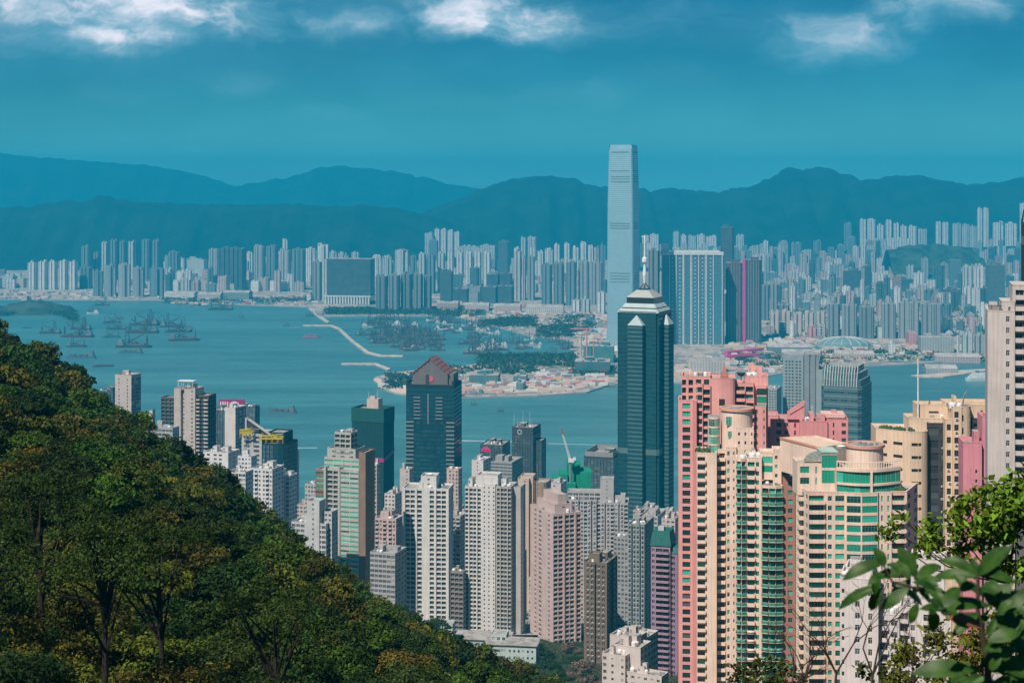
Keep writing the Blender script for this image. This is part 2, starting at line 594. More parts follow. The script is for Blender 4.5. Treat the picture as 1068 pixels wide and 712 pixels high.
class Tower:
    def __init__(self, name, label, cat, px, Y, yaw=0.0, z0=None, col=(.5, .5, .5), trim=None, glass='dark', frame=FRAME, fh=3.0, vis=730, detail=1, group=None,
                 cap=100, seed=None, streak=.22, lpx=None):
        z0 = gz(Y) - 2 if z0 is None else z0
        self.O = Vector((X(px, Y), Y, z0)); self.Y = Y; self.z0 = z0
        self.yaw = RAD(yaw)
        self.ex = Vector((math.cos(self.yaw), math.sin(self.yaw), 0)); self.ey = Vector((-math.sin(self.yaw), math.cos(self.yaw), 0))
        self.t = thing(name, label, cat, self.O, self.yaw, group, lpx)
        self.mb = MB(); self.rf = MB()
        self.wall = wall_mat(col, streak=streak); self.mats = [self.wall, wall_mat(trim, streak=streak) if trim else self.wall]
        self.glass = GLASSSETS[glass]; self.frame = frame; self.fh = fh; self.detail = detail; self.capn = cap
        self.zvis = Z(vis, Y) - z0
        self.W, self.B, self.A = [], [], []
        self.rng = random.Random(seed if seed is not None else int(px * 7 + Y))
        self.balsolid = self.wall; self.balglass = GLASSSETS['green'][2]
        self.parapet = 1.0

    # pixel helpers: local u on the plane y=v, local z of a pixel row
    def u(self, px, v=0.0):
        k = ray(px); O, ex, ey = self.O, self.ex, self.ey
        return (k * (O.y + v * ey.y) - O.x - v * ey.x) / (ex.x - k * ex.y)

    def v(self, px, u):
        """local depth where the ray of column px meets the plane x=u"""
        k = ray(px); O, ex, ey = self.O, self.ex, self.ey
        return (k * (O.y + u * ex.y) - O.x - u * ex.x) / (ey.x - k * ey.y)

    def z(self, py, u=0.0, v=0.0):
        d = self.O.y + u * self.ex.y + v * self.ey.y
        return Z(py, d) - self.z0

    def mat(self, i=1, col=None):
        m = wall_mat(col)
        if m not in self.mats: self.mats.append(m)
        return self.mats.index(m)

    def seen(self, p0, p1):
        d = Vector((p1[0] - p0[0], p1[1] - p0[1], 0))
        n = self.ex * d.y - self.ey * d.x
        c = self.O + self.ex * p0[0] + self.ey * p0[1]
        return n.x * c.x + n.y * c.y < 0

    def facade(self, p0, p1, z0, z1, pat, fh=None, mi=0, glass=None, cap=.9):
        fh = fh or self.fh
        mb = self.mb
        L = math.hypot(p1[0] - p0[0], p1[1] - p0[1])
        if L < .05: return
        d = ((p1[0] - p0[0]) / L, (p1[1] - p0[1]) / L)
        n = (d[1], -d[0])
        P = lambda u, dep, z: (p0[0] + d[0] * u - n[0] * dep, p0[1] + d[1] * u - n[1] * dep, z)
        bays = []
        for tok in pat.split():
            rep = 1
            if '*' in tok: tok, r = tok.split('*'); rep = int(r)
            c = tok[0]; mm = mi
            tok = tok[1:]
            if "'" in tok: mm = 1 if mi == 0 else 0; tok = tok.replace("'", '')
            bays += [(c, float(tok or 1), mm)] * rep
        tot = sum(b[1] for b in bays)
        vis = self.seen(p0, p1)
        zb = max(z0, self.zvis)
        nf = int((z1 - cap - zb) / fh)
        zf0 = z1 - cap - nf * fh
        gl = GLASSSETS[glass] if glass else self.glass
        u = 0.0
        ang = math.atan2(d[1], d[0])
        for c, wd, mm in bays:
            bw = wd / tot * L
            u0, u1 = u, u + bw
            u = u1
            if c == 'x' or nf < 1 or not vis:
                mb.quad(P(u0, 0, z0), P(u1, 0, z0), P(u1, 0, z1), P(u0, 0, z1), mm); continue
            if c == 'p':
                q = -.5
                mb.quad(P(u0, q, z0), P(u1, q, z0), P(u1, q, z1), P(u0, q, z1), mm)
                mb.quad(P(u0, 0, z0), P(u0, q, z0), P(u0, q, z1), P(u0, 0, z1), mm)
                mb.quad(P(u1, q, z0), P(u1, 0, z0), P(u1, 0, z1), P(u1, q, z1), mm)
                mb.quad(P(u0, q, z1), P(u1, q, z1), P(u1, 0, z1), P(u0, 0, z1), mm); continue
            if c == 'd':
                q = max(1.6, bw * .8)
                mb.quad(P(u0, q, z0), P(u1, q, z0), P(u1, q, z1), P(u0, q, z1), mm)
                mb.quad(P(u0, 0, z0), P(u0, q, z0), P(u0, q, z1), P(u0, 0, z1), mm)
                mb.quad(P(u1, q, z0), P(u1, 0, z0), P(u1, 0, z1), P(u1, q, z1), mm)
                if bw > 1.2:
                    for k in range(nf):
                        zz = zf0 + k * fh + fh * .5
                        x = P((u0 + u1) / 2, q - .02, zz)
                        self.W.append((x, ang, min(.9, bw * .4), fh * .36, gl, 0))
                continue
            fw, fhh, sl, rd = BAY[c]
            ww = bw * fw; wh = fh * fhh
            a, b = (u0 + u1) / 2 - ww / 2, (u0 + u1) / 2 + ww / 2
            if fw < 1:
                mb.quad(P(u0, 0, z0), P(a, 0, z0), P(a, 0, z1), P(u0, 0, z1), mm)
                mb.quad(P(b, 0, z0), P(u1, 0, z0), P(u1, 0, z1), P(b, 0, z1), mm)
            prev = z0
            for k in range(nf):
                s = zf0 + k * fh + fh * sl
                e = s + wh
                mb.quad(P(a, 0, prev), P(b, 0, prev), P(b, 0, s), P(a, 0, s), mm)
                mb.quad(P(a, 0, s), P(b, 0, s), P(b, rd, s), P(a, rd, s), mm)
                mb.quad(P(a, rd, e), P(b, rd, e), P(b, 0, e), P(a, 0, e), mm)
                mb.quad(P(a, 0, s), P(a, rd, s), P(a, rd, e), P(a, 0, e), mm)
                mb.quad(P(b, rd, s), P(b, 0, s), P(b, 0, e), P(b, rd, e), mm)
                self.W.append((P((a + b) / 2, rd, (s + e) / 2), ang, ww, wh, gl, 1))
                if c in 'bB':
                    self.B.append((P((u0 + u1) / 2, 0, zf0 + k * fh + .02), ang, bw * .98, min(1.5, .45 * bw), min(1.15, fh * .36), 'solid' if c == 'b' else 'glass'))
                elif c == 'h':
                    self.B.append((P((u0 + u1) / 2, 0, zf0 + k * fh + .02), ang, bw * .9, .8, .9, 'solid'))
                elif c == 'a' and self.rng.random() < .75:
                    self.A.append((P((a + b) / 2 + self.rng.uniform(-.1, .1) * bw, 0, s - .42), ang))
                prev = e
            mb.quad(P(a, 0, prev), P(b, 0, prev), P(b, 0, z1), P(a, 0, z1), mm)

    def outline(self, pts, z0, z1, pats, fh=None, mi=0, glass=None, roof=True, cap=.9, coping=True, roofmat=0):
        """closed CCW footprint, one facade pattern per edge"""
        k = len(pts)
        for i in range(k):
            self.facade(pts[i], pts[(i + 1) % k], z0, z1, pats[i] if i < len(pats) and pats[i] else 'x', fh, mi, glass, cap)
        if roof:
            self.rf.poly([(x, y, z1 - (self.parapet if coping else .02)) for x, y in pts], roofmat)
        if coping:
            cx = sum(p[0] for p in pts) / k; cyy = sum(p[1] for p in pts) / k
            for i in range(k):
                a, b = pts[i], pts[(i + 1) % k]
                L = math.hypot(b[0] - a[0], b[1] - a[1])
                if L < .2: continue
                n = ((b[1] - a[1]) / L, -(b[0] - a[0]) / L)
                o1, o2 = .06, -.30
                q = [(a[0] + n[0] * o1, a[1] + n[1] * o1), (b[0] + n[0] * o1, b[1] + n[1] * o1), (b[0] + n[0] * o2, b[1] + n[1] * o2), (a[0] + n[0] * o2, a[1] + n[1] * o2)]
                zt = z1 + .05 + .004 * (i % 3)
                self.mb.quad(*[(*p, zt) for p in q], mi)
                self.mb.quad((*q[0], z1 - .2), (*q[1], z1 - .2), (*q[1], zt), (*q[0], zt), mi)
                self.mb.quad((*q[2], z1 - self.parapet), (*q[3], z1 - self.parapet), (*q[3], zt), (*q[2], zt), mi)

    def block(self, x0, x1, y0, y1, z1, front='x', right='x', back='x', left='x', zb=0.0, **kw):
        self.outline([(x0, y0), (x1, y0), (x1, y1), (x0, y1)], zb, z1, [front, right, back, left], **kw)
        return (x0, x1, y0, y1, z1)

    def pxblock(self, pa, pb, v, dep, py, front='x', right='x', left='x', pyb=None, **kw):
        """a block whose front (on the local plane y=v) spans pixel columns pa..pb and whose top front edge is on row py"""
        u0, u1 = self.u(pa, v), self.u(pb, v)
        z1 = self.z(py, (u0 + u1) / 2, v)
        zb = 0.0 if pyb is None else self.z(pyb, (u0 + u1) / 2, v)
        return self.block(u0, u1, v, v + dep, z1, front, right, 'x', left, zb=zb, **kw)

    def part(self, name, mats=None):
        m = MB(); self._parts = getattr(self, '_parts', []); self._parts.append((name, m, mats or [self.wall, ROOF])); return m

    def clutter(self, bl, n=3, tank=True, mast=0, seed=0):
        """plant rooms, tanks, vents and masts on the roof of a block"""
        x0, x1, y0, y1, z1 = bl
        r = random.Random(self.rng.random())
        zr = z1 - self.parapet
        w, d = x1 - x0, y1 - y0
        for i in range(n):
            bw, bd, bh = w * r.uniform(.16, .36), d * r.uniform(.2, .45), r.uniform(2, 5.2)
            cx, cyy = x0 + w * r.uniform(.2, .8), y0 + d * r.uniform(.25, .8)
            m = self.part('plant_room')
            bx0, bx1, by0, by1 = max(x0 + .5, cx - bw / 2), min(x1 - .5, cx + bw / 2), max(y0 + .5, cyy - bd / 2), min(y1 - .5, cyy + bd / 2)
            m.box(bx0, by0, zr + .01 * i, bx1, by1, zr + bh, 0, 1)
            m.box(bx0 + .3, by0 - .06, zr + bh * .4, bx0 + (bx1 - bx0) * .4, by0 - .01, zr + bh * .75, 1)
        if tank:
            for i in range(r.choice([1, 2, 2, 3])):
                m = self.part('water_tank', [METAL_W, METAL])
                cx, cyy, rr = x0 + w * r.uniform(.15, .85), y0 + d * r.uniform(.1, .5), r.uniform(.7, 1.4)
                m.lathe(cx, cyy, [(rr, zr), (rr, zr + 1.7), (rr * .6, zr + 2.1), (.02, zr + 2.2)], 10, 0)
            for i in range(r.randint(2, 5)):
                m = self.part('roof_vent', [METAL, DARKM])
                cx, cyy = x0 + w * r.uniform(.08, .92), y0 + d * r.uniform(.08, .6)
                a = r.uniform(.5, 1.3)
                m.box(cx - a, cyy - a * .6, zr + .3, cx + a, cyy + a * .6, zr + 1.4, 0); m.box(cx - a * .8, cyy - a * .4, zr, cx + a * .8, cyy + a * .4, zr + .298, 1)
        for i in range(mast):
            m = self.part('antenna_mast', [METAL_W])
            cx, cyy, hh = x0 + w * r.uniform(.1, .9), y0 + d * r.uniform(.1, .8), r.uniform(4, 9)
            m.tube((cx, cyy, zr), (cx, cyy, zr + hh), .12, .05, 5); m.tube((cx - .7, cyy, zr + hh * .8), (cx + .7, cyy, zr + hh * .8), .05, k=4)

    def place(self, name, rows, cap):
        rows.sort(key=lambda r: -r[1].translation.z)
        for me, M in rows[:cap]:
            o = bpy.data.objects.new(name, me); COL.objects.link(o); o.parent = self.t; o.matrix_local = M
        if rows[cap:]:
            merge_placed(name, rows[cap:], self.t)

    def done(self):
        o = self.mb.build('wall', self.mats, self.t)
        roof = self.rf.build('roof', [ROOF, ROOF_W], self.t) if self.rf.f else None
        for name, m, mats in getattr(self, '_parts', []):   # what stands on the roof is a sub-part of it
            if m.f: m.build(name, mats, roof if roof and name in ('plant_room', 'water_tank', 'roof_vent', 'antenna_mast', 'satellite_dish', 'roof_planting', 'flag_pole', 'roof_crane', 'roof_frame', 'roof_hut') else self.t)
        R = self.rng
        rows = []
        for (p, ang, w, h, gl, k) in self.W:
            rows.append((win_mesh(w, h, gl[int(R.random() ** 1.25 * len(gl))], self.frame, self.detail if k else 0), Matrix.Translation(p) @ Matrix.Rotation(ang, 4, 'Z')))
        if rows: self.place('window', rows, self.capn)
        rows = [(bal_mesh(w, dep, hh, kind, self.balsolid, self.balglass), Matrix.Translation(p) @ Matrix.Rotation(ang, 4, 'Z')) for (p, ang, w, dep, hh, kind) in self.B]
        if rows: self.place('balcony', rows, self.capn)
        rows = [(ac_mesh(), Matrix.Translation(p) @ Matrix.Rotation(ang, 4, 'Z')) for (p, ang) in self.A]
        if rows: self.place('air_conditioner', rows, self.capn)
        return self.t


def rect_tower(name, label, cat, x0, xs, x1, yt, Y, front, side, th=18, sdv='R', depth=None, clutter=2, mast=0, tank=True, lpx=None, fin=True, cap_h=.9, **kw):
    """a plain block: its front spans columns x0..xs and its shaded side xs..x1 (sdv R), or side x0..xs and front xs..x1 (sdv L)"""
    yaw = -th if sdv == 'R' else th
    T = Tower(name, label, cat, xs, Y, yaw, lpx=(x0 + x1) / 2, **kw)
    z1 = Z(yt, Y) - T.z0
    if sdv == 'R':
        w = -T.u(x0, 0); d = depth or (T.v(x1, 0) if x1 > xs else w * .8)
        d = abs(d)
        T.w, T.d, T.h = w, d, z1
        T.bl = T.block(-w, 0, 0, d, z1, front, side, cap=cap_h)
    else:
        w = T.u(x1, 0); d = abs(depth or (T.v(x0, 0) if xs > x0 else w * .8))
        T.w, T.d, T.h = w, d, z1
        T.bl = T.block(0, w, 0, d, z1, front, 'x', 'x', side, cap=cap_h)
    if clutter or mast: T.clutter(T.bl, clutter, tank, mast)
    if fin: T.done()
    return T
# ---------------------------------------------------------------- towers between the hill and the harbour
def mid_towers():
    AT, OT = 'apartment_tower', 'office_tower'
    WHITE, GREY, PINK, BEIGE, BROWN = (.66, .65, .62), (.40, .40, .39), (.60, .43, .40), (.58, .48, .38), (.20, .16, .125)
    # -- left cluster beyond the wooded slope
    T = rect_tower(AT, 'slim pale tower with dark glass flank and planted roof just past the wooded ridge', 'apartment tower', 120, 137, 147, 391, 1420, 'x1 w.6 x2.2 w.6 x1', 'G1*4',
                   col=(.50, .45, .42), cap_h=3, clutter=1, th=22)
    rect_tower(OT, 'low dark teal block half hidden behind slim pale tower at the ridge', 'office block', 100, 118, 126, 408, 1560, 'G1*6', 'G1*3', col=(.06, .1, .11), glass='teal')
    rect_tower(OT, 'dark teal slab attached beside slim pale tower above the ridge', 'office block', 138, 144, 146.5, 406, 1480, 'G1*3', 'G1*2', col=(.08, .12, .13), glass='teal')
    T = rect_tower(OT, 'pale wedge topped block peeping over the trees left of twin strip tower', 'office block', 146, 159, 162, 434, 1300, 'x1', 'w1*3', col=(.55, .53, .52), fin=False, clutter=0)
    x0, x1, y0, y1, z1 = T.bl
    m = T.part('wedge_roof', [T.wall, ROOF]); m.quad((x0, y0, z1 + .1), (x1, y0, z1 + 5.5), (x1, y1, z1 + 5.5), (x0, y1, z1 + .1)); m.poly([(x0, y0, z1 + .1), (x1, y0, z1 + .1), (x1, y0, z1 + 5.5)]); m.quad((x1, y0, z1 + .1), (x1, y1, z1 + .1), (x1, y1, z1 + 5.5), (x1, y0, z1 + 5.5))
    T.done()
    # the twin strip tower
    T = Tower(AT, 'tall tower with two pale strips on its front and dark balcony wings', 'apartment tower', 193, 1230, -14, col=(.52, .47, .43), trim=(.10, .11, .115), detail=1)
    T.bl = T.pxblock(181.5, 203.5, 0, 16, 405, "x1.3 d.7 x1.1 n.8 x.2", 'x1')
    T.pxblock(168, 181.4, 3.5, 12, 414, 'o1*3', 'x', 'o1*3', mi=1, glass='black'); b2 = T.pxblock(203.6, 217.5, 2.5, 14, 412, "b1.2 o1 b1", 'o1*4', mi=1, glass='black')
    T.clutter(T.bl, 1, True, 2)
    m = T.part('roof_frame', [METAL_W]); x0, x1, y0, y1, z1 = T.bl
    for i in range(4):
        xx = lerp(x0 + 2, x1 - 4, i / 3); m.tube((xx, y0 + 4, z1 - 1), (xx, y0 + 4, z1 + 5), .25, k=4); m.tube((xx, y0 + 9, z1 - 1), (xx, y0 + 9, z1 + 5), .25, k=4)
    m.box(x0 + 1.5, y0 + 3, z1 + 5, x1 - 3, y0 + 10, z1 + 5.5)
    T.done()
    rect_tower(AT, 'low grey block in front of twin strip tower beside the trees', 'apartment block', 158, 180, 187, 446, 1150, 'W1*6', 'w1*3', col=(.42, .45, .47), glass='grey')
    rect_tower(OT, 'plain dark teal glass slab between twin strip tower and white slab tower', 'office tower', 218, 238, 246, 428, 1480, 'G1*7', 'G1*3', col=(.05, .10, .12), glass='teal')
    T = rect_tower(AT, 'narrow white slab tower with dark side below magenta rooftop sign', 'apartment tower', 234.5, 245.5, 257, 425, 1280, 'x1', 'w1 d.5 W1 d.5 w1', col=(.66, .63, .60), th=24, clutter=1)
    rect_tower(OT, 'teal glass block behind white slab tower with magenta sign', 'office tower', 247, 266, 271, 424, 1600, 'G1*6', 'G1*3', col=(.07, .14, .15), glass='teal')
    # magenta hoarding
    t = thing('rooftop_sign', 'magenta rooftop billboard with white emblem above the white slab tower', 'billboard', (X(241.5, 1500), 1500, Z(425, 1500)))
    m = MB(); w = 13.4 * 1500 / F; h = 8.6 * 1500 / F
    m.box(-w, 0, 0, w, .8, h)
    m.build('sign_board', plain('magenta_panel', (.36, .025, .16), .5), t)
    m = MB()
    for i in range(5): m.tube((-w + 2 * w * i / 4, .9, -18), (-w + 2 * w * i / 4, .9, h), .3, k=4)
    m.build('support_frame', METAL, t)
    m = MB(); m2 = MB()
    for i, (cx, r) in enumerate(((2.5, 2.2), (.2, 1.3), (4.9, 1.2))):
        n = 12; m2.poly([(cx + r * 1.5 * math.cos(2 * math.pi * k / n), -.05 - .01 * i, h * .5 + r * math.sin(2 * math.pi * k / n)) for k in range(n)])
    for i in range(4): m2.quad((-w + 1.2 + i * 2.2, -.05, 1.5), (-w + 2.4 + i * 2.2, -.05, 1.5), (-w + 2.4 + i * 2.2, -.05, h - 2), (-w + 1.2 + i * 2.2, -.05, h - 2))
    m2.build('emblem', plain('white_print', (.75, .7, .72), .5), t)
    # dark glass tower under fit out, with yellow cradles
    T = Tower(OT, 'dark glass tower with rounded stepped top under yellow rooftop cradles', 'office tower', 273, 1200, -16, col=(.018, .042, .055), trim=(.5, .5, .49), glass='tealflat', fh=3.4)
    b1 = T.pxblock(252, 273, 0, 22, 452, 'x.35 W1.2 x.5 W1.2 x.35', 'G1*3', cap=1.2, mi=1, glass='black')
    u0, u1 = T.u(273.2, 0), T.u(297, 0)
    zt = T.z(462, 5, 0)
    pts = [(u0, 0)] + [(lerp(u0, u1, .5 + .5 * math.sin(a)), 9 - 9 * math.cos(a)) for a in [0, .4, .8, 1.2, 1.57]] + [(u1, 24), (u0, 24)]
    T.outline(pts, 0, zt, ['G1*3'] * 7, cap=1.2)
    T.block(u0 + 1, u1 - 4, 8, 24, T.z(452, 5, 0), 'x', 'x', zb=zt - 1.1)
    m = T.part('sloping_crown', [wall_mat((.55, .56, .55)), DARKM])
    x0, x1, y0, y1, z1 = b1
    ze = T.z(436, 0, 8)
    m.quad((x0 + 1, y0 + 4, ze), (x1 + 4, y0 + 4, z1 - 1), (x1 + 4, y0 + 9, z1 - 1), (x0 + 1, y0 + 9, ze)); m.box(x0 + 1, y0 + 4, z1 - 1, x0 + 2.2, y0 + 9, ze - .1)
    m.quad((x0 + 2.4, y0 + 5, z1 - 1), (x1 + 2, y0 + 5, z1 - 1), (x1 + 2, y0 + 5, z1 + .2), (x0 + 2.4, y0 + 5, ze - 1.2), 1)
    T.clutter(b1, 1, True)
    T.done()
    YEL = plain('yellow_steel', (.52, .42, .03), .5)
    for (pa, pb, py, lab) in ((250, 263, 449, 'yellow steel cradle at the dark stepped tower, beside its white sloping crown'), (271, 295, 455, 'yellow steel platform ring crowning the rounded part of dark stepped tower')):
        Yc = 1198; w = (pb - pa) * Yc / F
        t = thing('maintenance_cradle', lab, 'cradle', (X(pa, Yc), Yc, Z(py + 5, Yc)))
        m = MB()
        for i in range(5):
            xx = w * i / 4; zz = 1.2 * math.sin(i * .8)
            m.tube((xx, 0, -2), (xx, 0, 4.2 + zz), .22, k=4); m.tube((xx, 6, -2), (xx, 6, 4.2 + zz), .22, k=4); m.tube((xx, 0, 3 + zz), (xx, 6, 3 + zz), .2, k=4)
        m.build('support_frame', YEL, t)
        m = MB(); m.box(0, -.4, 1.4, w, .2, 2.7); m.box(0, 5.8, 2.2, w, 6.3, 3.3); m.tube((0, 0, 3.5), (w, 0, 5.5), .35, k=4); m.tube((0, 0, 5), (w * .7, 3, 2), .35, k=4); m.build('platform_rail', YEL, t)
    # white residential cluster behind the ridge
    W = 'white apartment block'
    for (a, s, b, yt, Y, fr, sd_, lab) in (
            (212, 238, 250, 472, 1180, 'x.5 w1 x.3 w1*2 x1', 'n1*3', 'plain white block with bare upper wall just above the wooded ridge'),
            (248, 262, 268, 476, 1140, 'w1*4', 'w1*3', 'white block with small plant room, second along the ridge'),
            (262, 284, 296, 489, 1060, 'w1 h1.2 w1 x.4 w1 h1.2 w1', 'w1*4', 'bright white balcony block in the middle of the ridge cluster'),
            (286, 302, 310, 496, 1080, 'w1 h1 x.5 w1', 'w1*3', 'white slim tower at the outer end of the ridge cluster'),
            (238, 256, 264, 492, 1020, 'W1*5', 'w1*3', 'white lower block with wide windows tucked behind the ridge crowns'),
            (300, 309, 312, 470, 1330, 'n1*2', 'n1*2', 'thin pale grey tower beside the rounded dark stepped tower')):
        rect_tower(AT, lab, 'apartment block', a, s, b, yt, Y, fr, sd_, col=(.68, .69, .69), clutter=2, mast=1, glass='grey')
    # -- second cluster
    T = rect_tower(AT, 'pale low block with glazed balconies and pinkish stair tower near wooded slope', 'apartment block', 304, 340, 352, 546, 960, 'W1*3 x.8 W1*4', 'g1*5', col=(.55, .57, .58), glass='grey', fin=False)
    T.pxblock(320, 333, -.6, 9, 522, 'x1 n.8 x1', 'x'); T.pxblock(334, 346, 4, 9, 533, 'w1*3', 'w1*2'); T.done()
    rect_tower(AT, 'small grey terrace block above pale low block', 'apartment block', 318, 330, 338, 505, 1150, 'w1*4', 'w1*3', col=(.45, .46, .46))
    rect_tower(AT, 'short pinkish block with curved roof line left of green banded tower', 'apartment block', 309, 327, 333, 527, 1200, 'w1*5', 'w1*3', col=(.56, .47, .45))
    # green banded tower
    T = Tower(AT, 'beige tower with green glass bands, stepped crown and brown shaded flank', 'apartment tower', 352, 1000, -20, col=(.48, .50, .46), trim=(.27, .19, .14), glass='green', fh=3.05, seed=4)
    u0, u1 = T.u(328, 0), T.u(374, 0)
    zt = T.z(489, 0, 0)
    T.block(u0, u0 + 6.6, 1.5, 22, T.z(491, 0, 0), "s1.4'", 'x', 'x', 's1*3')
    T.block(u0 + 6.8, u0 + 8.2, -.6, 20, zt + 1, 'x1')
    T.block(u0 + 8.4, u0 + 16.4, 1.2, 20, zt, 'o1*2', 'x', glass='black')
    T.block(u0 + 16.6, u0 + 18, -.6, 20, zt + 1, 'x1')
    T.block(u0 + 18.2, u1, 0, 22, zt, 's1*2', 'x1', glass='green')
    T.block(u0 + 5, u1 - 1, 4, 20, T.z(478, 0, 0), 's1*4', 'W1*3', zb=zt - 1, glass='green')
    T.block(u0 + 6, u1 - 5, 6, 20, T.z(469, 0, 0), 'x.3 n1*3', 'x', zb=zt + 4, glass='black')
    bl = T.block(T.u(349, 6), T.u(366, 6), 6, 16, T.z(452, 0, 0), 'o1*3', 'o1*2', zb=zt + 6, glass='black'); T.clutter(bl, 1, True)
    d1 = abs(T.v(387, u1))
    T.block(u1 + .02, u1 + 4.5, .5, d1 - 4, T.z(470, 0, 0), 'x', 'x1 n.5 x2', mi=1)
    T.done()
    rect_tower(AT, 'pale striped slim tower squeezed between green banded tower and netted tower', 'apartment tower', 385, 393, 397, 484, 1200, 'a1*3', 'w1*3', col=(.55, .53, .5), clutter=1)
    # netted tower
    T = rect_tower('netted_tower', 'tall dark green tower wrapped in scaffold net with magenta bands', 'office tower', 367, 400, 411, 428, 1660, 'x1', 'x1', col=(.010, .058, .062), th=22, fin=False, clutter=0, z0=0)
    x0, x1, y0, y1, z1 = T.bl
    m = T.part('scaffold_poles', [plain('scaffold_net_dark', (.012, .05, .048), .8)])
    for i in range(1, 12): xx = lerp(x0, x1, i / 12); m.box(xx - .12, y0 - .2, 0, xx + .12, y0 - .03, z1)
    for k in range(1, 24): m.box(x0, y0 - .2, z1 * k / 24, x1, y0 - .04, z1 * k / 24 + .25)
    m = T.part('plant_room', [wall_mat((.62, .48, .42)), ROOF]); m.box(lerp(x0, x1, .42), y0 + 4, z1 - 1, lerp(x0, x1, .78), y0 + 14, z1 + 11, 0, 1); m.box(lerp(x0, x1, .5), y0 + 5, z1 + 11, lerp(x0, x1, .66), y0 + 10, z1 + 13.5, 0, 1)
    m = T.part('antenna_mast', [METAL_W]); m.tube((lerp(x0, x1, .72), y0 + 6, z1 + 10), (lerp(x0, x1, .72), y0 + 6, z1 + 21), .3, .1, 5); m.tube((lerp(x0, x1, .45), y0 + 6, z1 + 10), (lerp(x0, x1, .45), y0 + 6, z1 + 18), .3, .1, 5)
    MAG = plain('magenta_band', (.42, .02, .17), .5)
    m = T.part('magenta_sign', [MAG])
    m.quad((x1 + .3, y0 + 1, z1 - 9), (x1 + .3, y1 - 1, z1 + 2), (x1 + .3, y1 - 1, z1 - 3.5), (x1 + .3, y0 + 1, z1 - 13))
    m = T.part('magenta_sign', [MAG]); zb = T.z(482, 0, 0); m.box(lerp(x0, x1, .45), y0 - .7, zb, x1 + .4, y0 - .25, zb + 4.3); m.quad((x1 + .5, y0, zb), (x1 + .5, y1, zb + 7), (x1 + .5, y1, zb + 11), (x1 + .5, y0, zb + 4.3))
    m = T.part('net_parapet', [wall_mat((.016, .09, .078))])
    m.ring_box([(x0 - .5, y0 - .5), (x1 + .6, y0 - .5), (x1 + .6, y1), (x0 - .5, y1)], 1, z1 - 13, z1 + 1.5)
    T.done()
    # gabled dark tower
    T = Tower(OT, 'tall dark blue glass tower with dark red gabled roof and small pink flag panel', 'office tower', 452, 1541, -9, z0=0, col=(.012, .034, .045), trim=(.30, .30, .30), glass='tealflat', fh=4.0, detail=0)
    A = T.pxblock(423.5, 473.5, 0, 40, 401, 'g1*14', 'g1*9', cap=3)
    x0, x1, y0, y1, z1 = A
    m = T.part('pale_band', [wall_mat((.22, .27, .28))])
    for k in range(34):
        zz = z1 - 37 - k * 4.0
        if zz < 25: break
        for a, b in ((0, .16), (.84, 1)): m.box(lerp(x0, x1, a) - (.25 if a == 0 else 0), y0 - .6, zz, lerp(x0, x1, b) + (.25 if b == 1 else 0), y0 - .05, zz + 1.3)
    for k in range(7):
        zz = z1 - 13 - k * 3.4
        for a, b in ((.16, .30), (.62, .76)): m.box(lerp(x0, x1, a), y0 - .5, zz, lerp(x0, x1, b), y0 - .05, zz + 1.0)
    m = T.part('pale_band', [wall_mat((.40, .43, .44))]); m.box(lerp(x0, x1, .455), y0 - .45, z1 - 38, lerp(x0, x1, .467), y0 - .05, z1 - 9)
    for a in (0, 1):
        m = T.part('corner_fin', [T.wall]); xx = x0 if a == 0 else x1 - 2.4; m.box(xx, y0 + 1.5, z1, xx + 2.4, y0 + 14, z1 + 3.5)
    gx0, gx1 = lerp(x0, x1, .13), lerp(x0, x1, .86); gm = (gx0 + gx1) / 2; ze = T.z(389, 0, 0); zp = T.z(373.5, 0, 0)
    GRY = wall_mat((.17, .16, .16)); TER = plain('dark_red_tile_roof', (.27, .11, .10), .7)
    m = T.part('gable_block', [GRY])
    m.box(gx0, y0 + 2, z1 - 3, gx1, y0 + 30, ze); m.poly([(gx0, y0 + 2, ze), (gx1, y0 + 2, ze), (gm, y0 + 2, zp - 1)])
    m.box(gx1 + .02, y0 + 4, z1 - 3, gx1 + 5.5, y0 + 28, ze - 1)
    m = T.part('gable_roof', [TER])
    for sgn, gx in ((-1, gx0), (1, gx1)):
        for i in range(5):
            a, b = i / 5, (i + 1) / 5 - .04
            P = lambda t, yy, off: (lerp(gx + sgn * .8, gm, t), yy, lerp(ze - .5, zp, t) + off)
            m.quad(P(a, y0 + 1, .3), P(b, y0 + 1, .3), P(b, y0 + 31, .3), P(a, y0 + 31, .3)); m.quad(P(a, y0 + 1, .3), P(b, y0 + 1, .3), P(b, y0 + 1, -1), P(a, y0 + 1, -1))
        m.quad((gx + sgn * .8, y0 + 1.2, ze - .6), (gm, y0 + 1.2, zp - .2), (gm, y0 + 30.8, zp - .2), (gx + sgn * .8, y0 + 30.8, ze - .6))
    m = T.part('flag_panel', [DARKM]); m.box(gm - 4.4, y0 + 1.5, z1 + 1, gm - .9, y0 + 1.97, z1 + 9.5)
    m = T.part('flag_panel', [plain('rose_sign', (.62, .10, .16), .5)]); m.quad((gm - .8, y0 + 1.6, z1 + 2), (gm + 3, y0 + 1.6, z1 + 3.5), (gm + 3.2, y0 + 1.6, z1 + 7.5), (gm - .8, y0 + 1.6, z1 + 9))
    m = T.part('antenna_mast', [DARKM]); m.tube((gm, y0 + 10, zp - 1), (gm, y0 + 10, zp + 4), .3, .1, 5)
    T.done()
    # white grid tower with dish
    T = Tower(AT, 'white grid fronted tower with plain centre strip and a satellite dish on top', 'apartment tower', 468, 1035, -7, col=(.70, .71, .70), glass='black', fh=3.12)
    x = T.u(420, 0)
    bl = T.pxblock(420, 468, 0, 19, 509, 'p.5 o1 o1 p.4 o1 x.15 x1.15 x.15 o1 p.4 o1 o1 p.5', 'w1*3')
